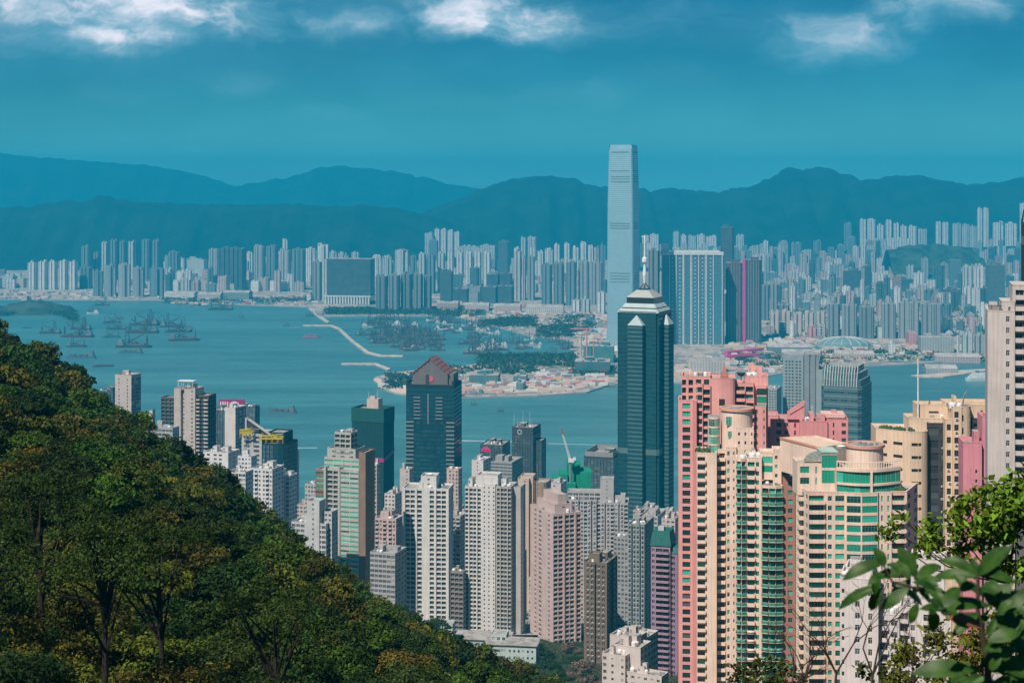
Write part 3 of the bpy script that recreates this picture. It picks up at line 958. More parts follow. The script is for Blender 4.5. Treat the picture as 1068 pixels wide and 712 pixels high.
    b2 = T.pxblock(439, 455, 3, 12, 496, 'x1 n1 x1', 'x', cap=1); T.pxblock(437, 441, 2.5, 13, 503, 'x', 'x')
    T.clutter(bl, 0, True)
    m = T.part('satellite_dish', [METAL_W]); cx, cz = T.u(447.5, 8), T.z(494, 0, 8); m.lathe(cx, 8, [(.1, cz - 2.3), (1.6, cz - 1.6), (2.6, cz - .1), (2.5, cz)], 16); m.tube((cx, 8, cz - 4), (cx, 8, cz - 2.2), .4, k=6)
    T.done()
    rect_tower(AT, 'small tower with domed plant tank, behind the white grid tower, left edge', 'apartment tower', 417, 427, 431, 489, 1250, 'x1 n1', 'n1*2', col=(.55, .5, .47), clutter=1)
    rect_tower(AT, 'slim pinkish tower rising behind white grid tower beside gabled dark tower', 'apartment tower', 466, 478, 482, 489, 1250, 'x.5 a1*3', 'a1*3', col=(.60, .46, .41), clutter=1)
    rect_tower(AT, 'weathered grey block between white grid tower and twin white tower', 'apartment block', 466, 480, 487, 538, 1080, 'h1*3', 'w1*3', col=(.52, .48, .45), clutter=3)
    rect_tower(AT, 'dark low block below weathered grey block between the white towers', 'apartment block', 470, 483, 486, 596, 1000, 'o1*3', 'w1', col=(.28, .26, .25), glass='black')
    rect_tower(AT, 'pink balcony block with red roof structures left of white grid tower', 'apartment block', 391, 413, 421, 541, 1080, 'h1 a1 h1 x.4 h1 a1', 'a1*4', col=(.60, .46, .44), clutter=4)
    rect_tower(AT, 'white stepped block with tall stair tower behind pink balcony block', 'apartment block', 401, 412, 419, 515, 1200, 'w1*3', 'w1*3', col=(.62, .6, .58), clutter=3)
    rect_tower(AT, 'plain grey block with glazed front above the trees beside green banded tower', 'apartment block', 386, 412, 424, 577, 960, 'W1*6', 'w1*4', col=(.42, .44, .45), glass='grey', clutter=3)
    # twin white tower
    T = Tower(AT, 'tall twin winged white tower with plain windowed centre strip', 'apartment tower', 533, 1000, -13, col=(.70, .70, .68), trim=(.48, .48, .46), glass='black', fh=2.72)
    a = T.pxblock(485, 503.5, .8, 20, 507, 'o.8 p.25 o.8 o.8 p.25 o.8 x.4', 'x', mi=0)
    c = T.pxblock(503.6, 516.5, 0, 20, 505, 'n1 x.5 n1 x.6 n1', 'x'); b = T.pxblock(516.6, 533, .8, 17, 507, 'x.4 o.8 p.25 o.8 o.8 p.25 o.8', 'a1 x1 a1', mi=1)
    T.pxblock(497, 519, 4, 12, 495, 'x', 'x'); T.pxblock(503, 513, 3.8, 9, 498, 'x', 'x'); T.clutter(a, 1); T.clutter(b, 1, True, 1)
    T.block(b[1] + .02, b[1] + 5, 6, 20, b[4] - 1, 'x', 'n1 x.6 n1', mi=1)
    T.done()
    T = rect_tower(AT, 'small white box topped tower peeping behind the twin white tower', 'apartment tower', 492, 504, 512, 480, 1300, 'x1 n.5 x1', 'w1*3', col=(.66, .64, .62), clutter=1)
    # sign block with pink semicircle
    T = rect_tower(OT, 'dark low block with bright pink semicircle sign near the harbour edge', 'office block', 501, 524, 532, 464, 1640, 'G1*8', 'G1*3', col=(.07, .1, .11), glass='teal', fin=False, th=14)
    x0, x1, y0, y1, z1 = T.bl
    m = T.part('pink_sign', [plain('pink_sign_panel', (.75, .03, .2), .5)]); r = 5.0; cx = x0 + 6.0; zc = z1 - 7.5
    m.poly([(cx + r * math.cos(math.pi * k / 12), y0 - .3, zc + r * .95 * math.sin(math.pi * k / 12)) for k in range(13)])
    m = T.part('sign_emblem', [plain('dark_emblem', (.15, .01, .04), .5)]); m.poly([(cx - 2 + 1.6 * math.cos(math.pi * k / 6), y0 - .34, zc + .9 + 1.2 * math.sin(math.pi * k / 6)) for k in range(7)]); m.poly([(cx + 2 + 1.6 * math.cos(math.pi * k / 6), y0 - .34, zc + .9 + 1.2 * math.sin(math.pi * k / 6)) for k in range(7)])
    T.done()
    rect_tower(OT, 'grey slanting slab roofed block right beneath pink semicircle sign block', 'office block', 512, 534, 545, 482, 1450, 's1*5', 's1*4', col=(.33, .35, .35), glass='teal')
    # dark masted tower
    T = rect_tower(OT, 'dark glass tower with emblem and thin masts standing at the waterfront', 'office tower', 534, 556, 564, 446, 1700, 'g1*8', 'g1*4', col=(.05, .07, .08), glass='teal', fin=False, cap_h=9, th=16, clutter=1, mast=0)
    x0, x1, y0, y1, z1 = T.bl
    T.block(x1 + .02, x1 + 8, 6, 24, z1 - 14, 'g1*2', 'g1*5')
    for i in range(7):
        m = T.part('antenna_mast', [METAL_W]); xx = lerp(x0, x1, (i + .4) / 7); hh = (14, 8, 5, 18, 6, 17, 9)[i]; m.tube((xx, y0 + 3 + 2 * (i % 3), z1 - 1), (xx, y0 + 3 + 2 * (i % 3), z1 + hh), .22, .08, 4)
    m = T.part('emblem', [plain('pale_emblem', (.4, .45, .46), .5)]); cx = lerp(x0, x1, .36); zc = z1 - 5
    for k in range(16):
        a, b = 2 * math.pi * k / 16, 2 * math.pi * (k + 1) / 16
        m.quad((cx + 1.6 * math.cos(a), y0 - .2, zc + 1.9 * math.sin(a)), (cx + 2.6 * math.cos(a), y0 - .2, zc + 3 * math.sin(a)), (cx + 2.6 * math.cos(b), y0 - .2, zc + 3 * math.sin(b)), (cx + 1.6 * math.cos(b), y0 - .2, zc + 1.9 * math.sin(b)))
    T.done()
    # beige slotted tower with rounded brown part
    T = Tower(AT, 'beige tower split by a dark slot with a rounded brown shaft', 'apartment tower', 556, 1200, -10, col=(.62, .49, .40), trim=(.34, .26, .20), glass='black', fh=3)
    a = T.pxblock(540, 551.5, 0, 20, 499, 'x1 n.5 x.4', 'x'); T.pxblock(551.6, 557.5, 5, 14, 501, 'o1', 'x', mi=1); T.pxblock(543, 556, 4, 12, 496, 'x', 'x')
    u0, u1 = T.u(557.6, 0), T.u(571, 0); cx, r = (u0 + u1) / 2, (u1 - u0) / 2
    T.outline([(cx + r * math.cos(math.pi + math.pi * k / 8), r + r * math.sin(math.pi + math.pi * k / 8)) for k in range(9)] + [(u1, 18), (u0, 18)], 0, T.z(503, cx, 0), ['x1', 'x1', 'n1', 'x1', 'x1', 'n1', 'x1', 'x1'], mi=1)
    T.done()
    rect_tower(AT, 'white plant box topped block between beige slotted tower and green netted site', 'apartment block', 571, 585, 591, 504, 1230, 'x1 n1 x1', 'n1*2', col=(.60, .60, .59), clutter=2)
    # pink grey tower
    T = Tower(AT, 'tower with plain pinkish windowed face and deep grey balcony flank', 'apartment tower', 577, 980, 24, col=(.62, .49, .47), trim=(.36, .37, .38), glass='black', fh=2.95)
    w = T.u(606, 0); d = abs(T.v(553, 0))
    T.bl = T.block(0, w, 0, d, T.z(536, 0, 0), "o1*2 p.3 o1*2 p.3 o1", 'x', 'x', "x.6 n1 a1 x.8 n1 x.4", mi=0)
    T.mb.f = T.mb.f; T.clutter(T.bl, 3, True, 1)
    T.block(4, w - 3, 6, d - 2, T.z(527, 0, 4), 'x1 n1 x1', 'x', 'x', 'x', zb=T.bl[4] - 1); T.block(7, w - 6, 8, d - 5, T.z(518, 0, 4), 'x', 'x', zb=T.bl[4])
    T.done()
    # big grey tower
    T = Tower(AT, 'broad grey slab tower with many dark windows and white box roof structures', 'apartment tower', 655, 1130, -6, col=(.45, .46, .46), glass='dark', fh=2.9)
    bl = T.pxblock(592, 622, 0, 18, 521, 'a1 o1 a1 d.5 w1 o1 a1 d.5 a1', 'x'); b3 = T.pxblock(622.2, 655, 1.5, 20, 524, 'o1 a1 d.4 a1 h1 w1 d.4 a1 o1', 'a1*3')
    T.pxblock(592, 626, 6, 10, 512, 'W1*6', 'x'); T.pxblock(626, 640, 4, 10, 499, 'x1 n.4 x1', 'x'); T.pxblock(641, 652, 6, 9, 516, 'x', 'x')
    T.clutter(bl, 2, True, 1); T.clutter(b3, 1, True, 1); T.done()
    # green netted construction with crane
    GN = [wall_mat((.015, .28, .17)), plain('green_net_fold', (.01, .17, .11), .8)]
    t = thing('netted_building', 'bright green netted building under construction below luffing crane', 'construction site', (X(595, 1500), 1500, 20))
    m = MB(); s = 1500 / F
    for i, (a, b, yy, dd) in enumerate(((577, 584, 499, 12), (584, 592, 494, 10), (592, 606, 484, 14), (606, 617, 492, 12), (580, 600, 502, 2))):
        m.box((a - 595) * s, dd - 12 - .1 * i, 0, (b - 595) * s, dd + 14, Z(yy, 1500) - 20, 0)
    m.build('net_cover', GN, t)
    m = MB()
    for i in range(9): m.box((578 + i * 4.3 - 595) * s, -12.9, 0, (578 + i * 4.3 - 595) * s + .3, -12.5, Z(503, 1500) - 20, 0)
    m.build('scaffold_poles', GN[1], t)
    t = thing('luffing_crane', 'tall white luffing crane with red tip over green netted building', 'crane', (X(595, 1495), 1495, Z(484, 1495)))
    m = MB(); m.tube((0, 0, -20), (0, 0, 3), 1.0, k=4); m.build('mast', METAL, t)
    m = MB(); tip = (X(585.8, 1495) - X(595, 1495), 0, Z(449, 1495) - Z(484, 1495)); bx = Vector((0, 0, 3)); tv = Vector(tip)
    for o_ in ((-.9, 0), (.9, 0), (0, 1.4)):
        m.tube(bx + Vector((o_[0], o_[1], 0)), tv + Vector((o_[0] * .4, o_[1] * .4, 0)), .28, k=4)
    for k in range(14):
        a, b = bx.lerp(tv, k / 14), bx.lerp(tv, (k + 1) / 14); m.tube(a + Vector((-.9, 0, 0)), b + Vector((.8, 0, 0)), .16, k=3)
    m.build('jib', METAL_W, t)
    m = MB(); m.tube(tv - (tv - bx).normalized() * 3, tv + (tv - bx).normalized() * 1.5, .9, .6, 5); m.build('jib_tip', plain('red_paint', (.5, .05, .04), .5), t)
    m = MB(); m.box(-2, -1.5, 2, 3.4, 1.5, 5); m.box(2.5, -1.2, 4, 5, 1.2, 6.5); m.build('crane_cab', METAL_W, t)
    # dark glass block
    T = rect_tower(OT, 'squat dark glass office block behind broad grey slab tower by the quay', 'office block', 609, 640, 652, 477, 1700, 'G1*9', 'G1*4', col=(.05, .075, .085), glass='teal', fin=False, clutter=3, cap_h=2)
    m = T.part('roof_screen', [wall_mat((.3, .31, .31))]); x0, x1, y0, y1, z1 = T.bl; m.ring_box([(x0 + 1, y0 + 1), (x1 - 1, y0 + 1), (x1 - 1, y1 - 1), (x0 + 1, y1 - 1)], .6, z1 - .9, z1 + 5); T.done()
    # brown tower
    T = rect_tower(AT, 'narrow dark brown brick tower in front of broad grey slab tower', 'apartment tower', 609, 633, 644, 587, 870, 'x.4 a1*2 d.5 a1*2 x.3', 'a1 d.5 a1', col=BROWN, glass='black', th=20, clutter=0, fin=False)
    x0, x1, y0, y1, z1 = T.bl; T.block(x0 + 2, x0 + 8, 3, 9, z1 + 4, 'x', 'x', zb=z1 - 1); T.clutter(T.bl, 2, True, 1); T.done()
    # bluish tower and little blocks left of the purple one
    rect_tower(AT, 'dull blue grey tower with rows of small windows left of the purple tower', 'apartment tower', 655, 672, 682, 547, 980, 'a1 d.4 a1 a1 d.4 a1', 'a1*3', col=(.27, .32, .33), glass='black', clutter=3)
    rect_tower(AT, 'pale grey rooftop cluttered block at the foot of the spired glass tower', 'apartment block', 668, 686, 694, 538, 1150, 'w1*4', 'w1*3', col=(.48, .48, .47), clutter=4)
    rect_tower(AT, 'white low block with roof huts between grey block and pink salmon tower', 'apartment block', 690, 704, 712, 541, 1080, 'w1*3', 'w1*3', col=(.6, .52, .5), clutter=4)
    rect_tower(AT, 'grey slab behind brown brick tower left of dull blue grey tower', 'apartment tower', 640, 655, 660, 560, 1060, 'w1*4', 'w1*2', col=(.34, .36, .37), clutter=2)
    # purple tower with green mansard
    T = Tower(AT, 'purple balcony tower with green pitched roof beside the tall salmon tower', 'apartment tower', 699, 830, -16, col=(.40, .27, .36), trim=(.34, .22, .32), glass='black', fh=3.0, vis=720)
    a = T.pxblock(679, 699, 0, 15, 569, 'w.8 b1.3 b1.1 x.2', 'x'); b = T.pxblock(699.2, 707, 1.6, 11, 577, 'w1 x.3', 'w1*2', mi=1); c = T.pxblock(704, 711, 4, 10, 596, 'w1', 'w1*2')
    GR = plain('green_roof_tile', (.02, .13, .115), .6)
    m = T.part('mansard_roof', [GR]); x0, x1, y0, y1, z1 = a
    m.prism([(x0 - .5, y0 - .5), (x1 + .5, y0 - .5), (x1 + .5, y1), (x0 - .5, y1)], z1 + .1, z1 + 7.2, 0, scale=.8, cx=(x0 + x1) / 2, cy=(y0 + y1) / 2)
    m = T.part('roof_hut', [wall_mat((.6, .6, .6)), ROOF_W]); m.box(x0 + 3, y0 + 4, z1 + 7.2, x0 + 6, y0 + 8, z1 + 9, 0, 1)
    for q in (b, c):
        m = T.part('mansard_roof', [GR]); x0, x1, y0, y1, z1 = q
        m.prism([(x0 - .3, y0 - .3), (x1 + .4, y0 - .3), (x1 + .4, y1), (x0 - .3, y1)], z1 + .1, z1 + 3, 0, scale=.8, cx=(x0 + x1) / 2, cy=(y0 + y1) / 2)
    T.done()
    # white stepped block at the bottom
    T = Tower(AT, 'white stepped low block with flat terraces at the foot of brown brick tower', 'apartment block', 652, 715, -28, z0=160, col=(.66, .60, .57), glass='dark', fh=3, vis=730)
    blks = [T.pxblock(628, 652, 0, 14, 682, 'w1 x.4 n1 x.8 n1', 'w1*4'), T.pxblock(640, 668, 5, 12, 673, 'x', 'w1*3'), T.pxblock(636, 664, 15.5, 12, 663, 'x', 'w1*3'), T.pxblock(654, 676, 30, 12, 662, 'x', 'W1*4'),
            T.pxblock(650, 690, 1.5, 8, 702, 'n1*6', 'w1*3')]
    for q in blks: T.clutter(q, 2, True)
    T.done()
    # pale teal low block
    T = Tower('school_block', 'pale mint flat roofed low block nestled between hillside trees and the towers', 'school building', 559, 880, -8, z0=112, col=(.50, .62, .62), trim=(.50, .52, .5), glass='dark', fh=3.6, vis=730)
    T.parapet = .5
    a = T.pxblock(527, 559, 0, 16, 673, 'x.5 n1*6 x.3', 'w1*3', cap=1.6); b = T.pxblock(506, 526.8, 6, 18, 672, 's1*4', 'x', cap=1.6); c = T.pxblock(474, 530, 28, 18, 667, 'w1*8', 'w1*3')
    d = T.pxblock(512, 528, 12, 10, 661, 'w1*3', 'w1*2'); e = T.pxblock(462, 472, 20, 8, 650, 'n1*2', 'n1')
    for q in (a, b, c):
        m = T.part('roof_slab', [ROOF, ROOF]); x0, x1, y0, y1, z1 = q; m.box(x0 - .9, y0 - .9, z1 + .1, x1 + .9, y1 - .2, z1 + .5)
    T.done()


def spired_tower():
    """the tall many sided glass tower with stepped crown and mast"""
    Y = 1540
    T = Tower('office_tower', 'tallest nearby dark glass tower with stepped crown and white spire', 'skyscraper', 672.3, Y + 22, -24, z0=4, col=(.014, .07, .082), trim=(.45, .52, .52), glass='tealflat', fh=4.2, detail=0, seed=9)
    s = Y / F
    R0 = 27.0
    zt = Z(325, Y) - 4
    # body: square with projecting triangular bays on each face
    h = 21.2
    q = 2.2
    body = [(-h, -h + q), (-h + q, -h + q), (-h + q, -h), (h - q, -h), (h - q, -h + q), (h, -h + q), (h, h - q), (h - q, h - q), (h - q, h), (-h + q, h), (-h + q, h - q), (-h, h - q)]
    T.outline(body, 0, zt, ['s1', 's1', 's1*8', 's1', 's1', 's1*8'] + ['x'] * 4 + ['s1', 's1*8'], cap=1.0, coping=False)
    PALE = wall_mat((.46, .56, .55))
    DK = T.wall
    # bay caps, drawn as small pyramids a little below the parapet
    for cx, cy, hx, hy in ((0, -h - 2.0, 7.4, 5), (h + 1.5, 0, 4.6, 8.0)):
        m = T.part('bay_shaft', [DK, GL_TEAL]); zc = Z(339, Y) - 4
        m.box(cx - hx, cy - hy, 20, cx + hx, cy + hy, zc)
        m = T.part('bay_shaft_band', [wall_mat((.075, .17, .18))])
        for k in range(52): m.box(cx - hx - .15, cy - hy - .15, zc - 3 - k * 4.2, cx + hx + .15, cy + hy + .15, zc - 1.4 - k * 4.2)
        m = T.part('pyramid_cap', [PALE]); m.prism([(cx - hx - .4, cy - hy - .4), (cx + hx + .4, cy - hy - .4), (cx + hx + .4, cy + hy + .4), (cx - hx - .4, cy + hy + .4)], zc, zc + 9.5, 0, scale=.02, cx=cx, cy=cy)
    zz = lambda py: Z(py, Y) - 4
    def frust(name, r0, r1, pa, pb, mt):
        m = T.part(name, [mt]); c = .93
        P = lambda r: [(-r, -r * c), (-r * c, -r), (r * c, -r), (r, -r * c), (r, r * c), (r * c, r), (-r * c, r), (-r, r * c)]
        p0, p1 = P(r0), P(r1)
        for i in range(8):
            j = (i + 1) % 8
            m.quad((*p0[i], zz(pa)), (*p0[j], zz(pa)), (*p1[j], zz(pb)), (*p1[i], zz(pb)))
        m.poly([(*p, zz(pb)) for p in p1])
    frust('crown_ledge', 21.4, 18.6, 326.3, 322.4, PALE); frust('crown_glazing', 17.6, 17.6, 322.4, 321.2, DK); frust('crown_ledge', 17.9, 15.0, 321.2, 317.2, PALE)
    frust('crown_glazing', 14.0, 14.0, 317.2, 311, GL_DARK); frust('crown_ledge', 14.3, 6.3, 311, 303.6, wall_mat((.42, .45, .42))); frust('crown_ledge', 5, 4.4, 303.6, 302.2, GL_DARK)
    m = T.part('spire_brace', [DARKM])
    for k in range(4):
        a = math.pi / 2 * k + .4; m.tube((5.2 * math.cos(a), 5.2 * math.sin(a), zz(302.8)), (0, 0, zz(296)), .55, k=5)
    m = T.part('spire', [METAL_W])
    m.lathe(0, 0, [(.8, zz(299)), (2.0, zz(288.5)), (2.0, zz(287)), (1.1, zz(279)), (1.1, zz(276)), (2.6, zz(274.5)), (2.6, zz(270.5)), (.9, zz(269)), (.75, zz(262)), (.6, zz(248)), (.05, zz(247))], 12)
    m = T.part('spire_arm', [METAL_W]); m.tube((-3, 0, zz(247.6)), (1, 0, zz(247.6)), .5, k=5)
    m = T.part('pale_floor_band', [wall_mat((.10, .19, .19))]); m.ring_box([(-h + q, -h - .4), (h - q, -h - .4), (h + .4, -h + q), (h + .4, h - q), (h - q, h + .4), (-h + q, h + .4), (-h - .4, h - q), (-h - .4, -h + q)], .3, zz(474), zz(468))
    T.done()


def harbour_offices():
    """the chamfered glass office and its pale neighbours"""
    Y = 1640
    T = Tower('office_tower', 'teal glass waterfront tower with curved finned crown and chamfered corner', 'office tower', 898, Y, -24, z0=4, col=(.09, .16, .17), trim=(.34, .42, .42), glass='teal', fh=4.1, detail=0)
    w = -T.u(856, 0); d = abs(T.v(909, 0)) * 1.0
    zt = Z(404, Y) - 4
    pts = [(-w, 3), (-w + 3, 0), (-3.5, 0), (0, 3.5), (0, d), (-w, d)]
    T.outline(pts, 0, zt, ['G1', 's1*10', 'G1', 's1*6'], cap=.5, coping=False)
    zz = lambda py: Z(py, Y) - 4
    for i, (ins, pa, pb) in enumerate(((1.5, 404, 397), (4.2, 397, 390), (8.0, 390, 384))):
        p = [(-w + ins, 3 + ins * .6), (-w + 3 + ins, ins * .8), (-3.5 - ins * .6, ins * .8), (-ins * .8, 3.5 + ins * .6), (-ins * .8, d - ins), (-w + ins, d - ins)]
        m = T.part('crown_tier', [T.wall, ROOF]); m.prism(p, zz(pa) - .5, zz(pb), 0, 1)
    m = T.part('crown_fin', [wall_mat((.50, .56, .55))])
    n = 13
    for i in range(n):
        x = lerp(-w + 3.5, -4.5, i / (n - 1)); prof = [(0, 404), (.9, 397), (3.2, 390), (7.0, 382.5)]
        for (ya, pa), (yb, pb) in zip(prof, prof[1:]):
            m.quad((x - .35, ya - .5, zz(pa)), (x + .35, ya - .5, zz(pa)), (x + .35, yb - .5, zz(pb)), (x - .35, yb - .5, zz(pb)))
            m.quad((x + .35, ya - .5, zz(pa)), (x + .35, ya + 3, zz(pa)), (x + .35, yb + 3, zz(pb)), (x + .35, yb - .5, zz(pb)))
            m.quad((x - .35, ya + 3, zz(pa)), (x - .35, ya - .5, zz(pa)), (x - .35, yb - .5, zz(pb)), (x - .35, yb + 3, zz(pb)))
    for i in range(8):
        y = lerp(5, d - 2, i / 7)
        for (xa, pa), (xb, pb) in zip([(0, 404), (-.8, 396), (-2.4, 390), (-4.6, 384)], [(-.8, 396), (-2.4, 390), (-4.6, 384)]):
            m.quad((xa + .5, y - .35, zz(pa)), (xa + .5, y + .35, zz(pa)), (xb + .5, y + .35, zz(pb)), (xb + .5, y - .35, zz(pb)))
    m = T.part('floor_ledge', [wall_mat((.15, .25, .25))])
    for k in range(30):
        z = zt - 3 - k * 8.2
        if z < 40: break
        m.quad((-w + 3, -.25, z), (-3.5, -.25, z), (-3.5, -.25, z + 1.6), (-w + 3, -.25, z + 1.6)); m.quad((-3.5, -.25, z), (.25, 3.4, z), (.25, 3.4, z + 1.6), (-3.5, -.25, z + 1.6)); m.quad((.25, 3.4, z), (.25, d, z), (.25, d, z + 1.6), (.25, 3.4, z + 1.6))
    m = T.part('antenna_mast', [METAL_W])
    for x in (-w * .5, -w * .3): m.tube((x, 9, zz(384)), (x, 9, zz(377)), .25, .1, 5)
    T.done()
    T = Tower('hotel_tower', 'pale blue grey slab tower with gridded windows behind the finned glass tower', 'hotel tower', 836, 1800, -12, z0=4, col=(.30, .37, .38), trim=(.26, .31, .33), glass='teal', fh=3.6, detail=0)
    a = T.pxblock(816.5, 838, 0, 24, 370, 'x.6 w1 w1 w1 p.3 w1 w1 x.6', 'x', cap=6); b = T.pxblock(838.2, 854, 2, 26, 369.5, 'x1.2 d.3 x1 d.25 x.5', 'x1', cap=4, mi=1); c = T.pxblock(851, 858, -1, 20, 385, 'x1', 'x')
    T.done()
    T = rect_tower('office_tower', 'small pale blue gridded tower between salmon tower and pale hotel slab', 'office tower', 796, 810, 815, 406, 1760, 'w1*5', 'w1*3', col=(.33, .39, .40), glass='teal', clutter=1)
# ---------------------------------------------------------------- the near towers on the slope
def near_towers():
    AT = 'apartment_tower'
    SAL, CRM, PCH, PINKD = (.82, .41, .38), (.85, .67, .55), (.84, .55, .47), (.72, .29, .34)
    # ---- tall salmon tower
    T = Tower(AT, 'tall salmon pink tower with red roof pyramid and dark window columns', 'apartment tower', 740, 622, -7, col=SAL, trim=(.76, .31, .29), glass='dark', frame=FRAME_D, fh=3.1, detail=2, seed=11)
    T.glass = [GL_DARK, GL_DARK, GL_GREEN2, GL_MID, GL_GREEN3]
    a = T.pxblock(707.5, 722.5, 0, 13, 417, 'x.4 q1.2 x.2', 'x'); T.pxblock(722.6, 726.5, -.7, 10, 418, 'x', 'x', mi=1)
    b = T.pxblock(711, 741, 3.2, 15, 392, 'o.9 x.35 o1 x.35 q1.3 x.25 q1.3 x.1', 'x')
    T.pxblock(726.7, 733, 1.2, 5, 400, 'q1', 'x'); T.pxblock(733.2, 741, 1.8, 5, 402, 'o1', 'x')
    c0, c1 = T.u(740.6, 0), T.u(767, 0); cx, r = (c0 + c1) / 2, (c1 - c0) / 2
    zc = T.z(395.5, cx, 0)
    pts = [(cx + r * math.cos(math.pi + math.pi * k / 10), .5 + 3.2 + r * .5 * math.sin(math.pi + math.pi * k / 10)) for k in range(11)] + [(c1, 16), (c0, 16)]
    T.outline(pts, 0, zc, ['x'] * 4 + ['x', 'x'])
    T.W.append((((cx - .3), -1.25, T.z(419, cx, 0)), 0, 2.3, 2.6, [GL_DARK], 1))
    d = T.pxblock(767.2, 786, 6, 9, 399, 'b1 o.9', 'x'); e = T.pxblock(777, 801, 9, 12, 392, 'x', 'x1 n1 x1')
    T.pxblock(778, 786.5, 4.2, 4, 416, 'b1', 'x'); f = T.pxblock(786.2, 799, 5, 15, 423, 'w1 x.8 n.6 x.1', 'x1 n1 x1 n1')
    T.pxblock(789.5, 799.5, 6, 4, 402, 'G1', 'x', glass='green')
    T.clutter(b, 1, True, 1); T.clutter(e, 2, True, 2)
    m = T.part('roof_pyramid', [plain('red_tile_roof', (.40, .17, .14))]); px_, vy = T.u(755.5, 8), 8; z0 = zc - 1
    m.prism([(px_ - 1.6, vy - 1.6), (px_ + 1.6, vy - 1.6), (px_ + 1.6, vy + 1.6), (px_ - 1.6, vy + 1.6)], z0, z0 + 1.6); m.prism([(px_ - 1.3, vy - 1.3), (px_ + 1.3, vy - 1.3), (px_ + 1.3, vy + 1.3), (px_ - 1.3, vy + 1.3)], z0 + 1.6, z0 + 6.4, 0, scale=.03, cx=px_, cy=vy)
    m = T.part('satellite_dish', [plain('dark_green_dish', (.04, .09, .08), .5)]); m.lathe(T.u(773, 10), 10, [(.1, z0 + 1), (1.3, z0 + 1.5), (1.9, z0 + 2.6), (1.8, z0 + 2.7)], 14); m.tube((T.u(773, 10), 10, z0 - .5), (T.u(773, 10), 10, z0 + 1.1), .2, k=5)
    T.done()
    # ---- pink wing with gable fin
    T = Tower(AT, 'rose pink wing with slanted fin wall and pale flat roof behind cream towers', 'apartment tower', 840, 650, -7, col=(.76, .33, .34), glass='dark', frame=FRAME_D, fh=3.1, detail=2, seed=12, vis=540)
    T.glass = [GL_DARK, GL_DARK, GL_GREEN2, GL_MID]
    a = T.pxblock(803.5, 834, 2, 14, 437, 'x.5 w1 w.8 x.3 t.7 x.2', 'x', left='x1 w1 x.6'); T.pxblock(797, 812, 5, 12, 433, 'x.6 t.8 x.4', 'x')
    b = T.pxblock(834, 863, -1, 12, 439, 'x1', 'x'); c = T.pxblock(863.2, 884.5, 0, 13, 437, 'x.6 t.9 x.7 w1.3 x.1', 'x1 w1 x1')
    T.clutter(c, 1, False); T.clutter(b, 2, True, 3)
    m = T.part('fin_wall', [T.wall]); u0, u1 = T.u(821, 1), T.u(839, 1); za, zb, zt = T.z(437, u0, 1), T.z(429, u0, 1), T.z(417.5, u1, 1)
    for yy, s in ((1.0, 1), (1.9, -1)): m.quad((u0, yy, za), (u1, yy, za), (u1, yy, zt), (u0, yy, zb))
    m.quad((u0, 1, zb), (u1, 1, zt), (u1, 1.9, zt), (u0, 1.9, zb)); m.quad((u1, 1, za), (u1, 1.9, za), (u1, 1.9, zt), (u1, 1, zt)); m.quad((u0, 1, za), (u0, 1, zb), (u0, 1.9, zb), (u0, 1.9, za))
    m = T.part('fin_ledge', [T.wall]); m.quad((u0 + 1, .7, lerp(zb, zt, .1) - 1.6), (u1 - .2, .7, zt - 2.2), (u1 - .2, .7, zt - 1.6), (u0 + 1, .7, lerp(zb, zt, .1) - 1))
    m = T.part('roof_slab', [wall_mat((.75, .50, .47))]); x0, x1, y0, y1, z1 = c; m.box(x0 - 2.2, y0 + 3, z1 + .1, x1 - 1, y1, z1 + 1.6)
    T.done()
    # ---- cream tower with drum
    T = Tower(AT, 'slender cream tower crowned by a round brimmed drum and a green glass bay', 'apartment tower', 757, 562, -6, col=CRM, trim=(.78, .44, .34), glass='dark', fh=3.12, detail=2, seed=13)
    T.glass = [GL_DARK, GL_GREEN2, GL_DARK, GL_MID, GL_GREEN3]
    a = T.pxblock(726.7, 747.5, 0, 13, 472, 'o.95 x1.15', 'x.4 b1 x.4 b1 x.3')
    # hooked balcony ledges on the wing
    led = MB(); x0, x1, y0, y1, z1 = a; k = 0
    while z1 - 3.6 - k * 3.12 > T.zvis:
        z = z1 - 3.7 - k * 3.12
        T.B.append(((x0 + (x1 - x0) * .23, y0, z), 0, (x1 - x0) * .44, .9, 1.0, 'solid')); k += 1
    m = T.part('roof_planting', [plain('hedge_green', (.05, .10, .03), .9)]); rr = random.Random(5)
    for i in range(14): cx, cyy, q = rr.uniform(x0, x0 + 4), rr.uniform(y0 + .6, y0 + 5), rr.uniform(.4, .9); m.lathe(cx, cyy, [(.05, z1 - .5), (q, z1), (q * .9, z1 + q * .8), (q * .3, z1 + q * 1.7)], 6)
    # shaded notch with balconies, then the window shaft
    T.pxblock(747.8, 757.5, 4.5, 10, 468, 'b1 x.1', 'x'); b = T.pxblock(757.5, 768, 1.6, 12, 466, 'w1 x.35 n.8 x.15', 'x1 n1 x1')
    # glass bay
    u0, u1 = T.u(738.5, 5), T.u(751, 5); cx, r = (u0 + u1) / 2, (u1 - u0) / 2
    T.outline([(cx + r * math.cos(math.pi + math.pi * k / 6), 6 + r * math.sin(math.pi + math.pi * k / 6)) for k in range(7)] + [(u1, 12), (u0, 12)], T.z(474, cx, 5), T.z(436, cx, 3), ['G1'] * 6, glass='green', cap=.3, coping=False)
    # drum
    u0, u1 = T.u(752, 8), T.u(785, 8); cx, r = (u0 + u1) / 2, (u1 - u0) / 2; cyy = 8.5; zt = T.z(427.5, cx, 3)
    N = 28
    ring = [(cx + r * math.cos(2 * math.pi * k / N), cyy + r * math.sin(2 * math.pi * k / N)) for k in range(N)]
    T.outline(ring, 0, zt, ['x'] * N, coping=False)
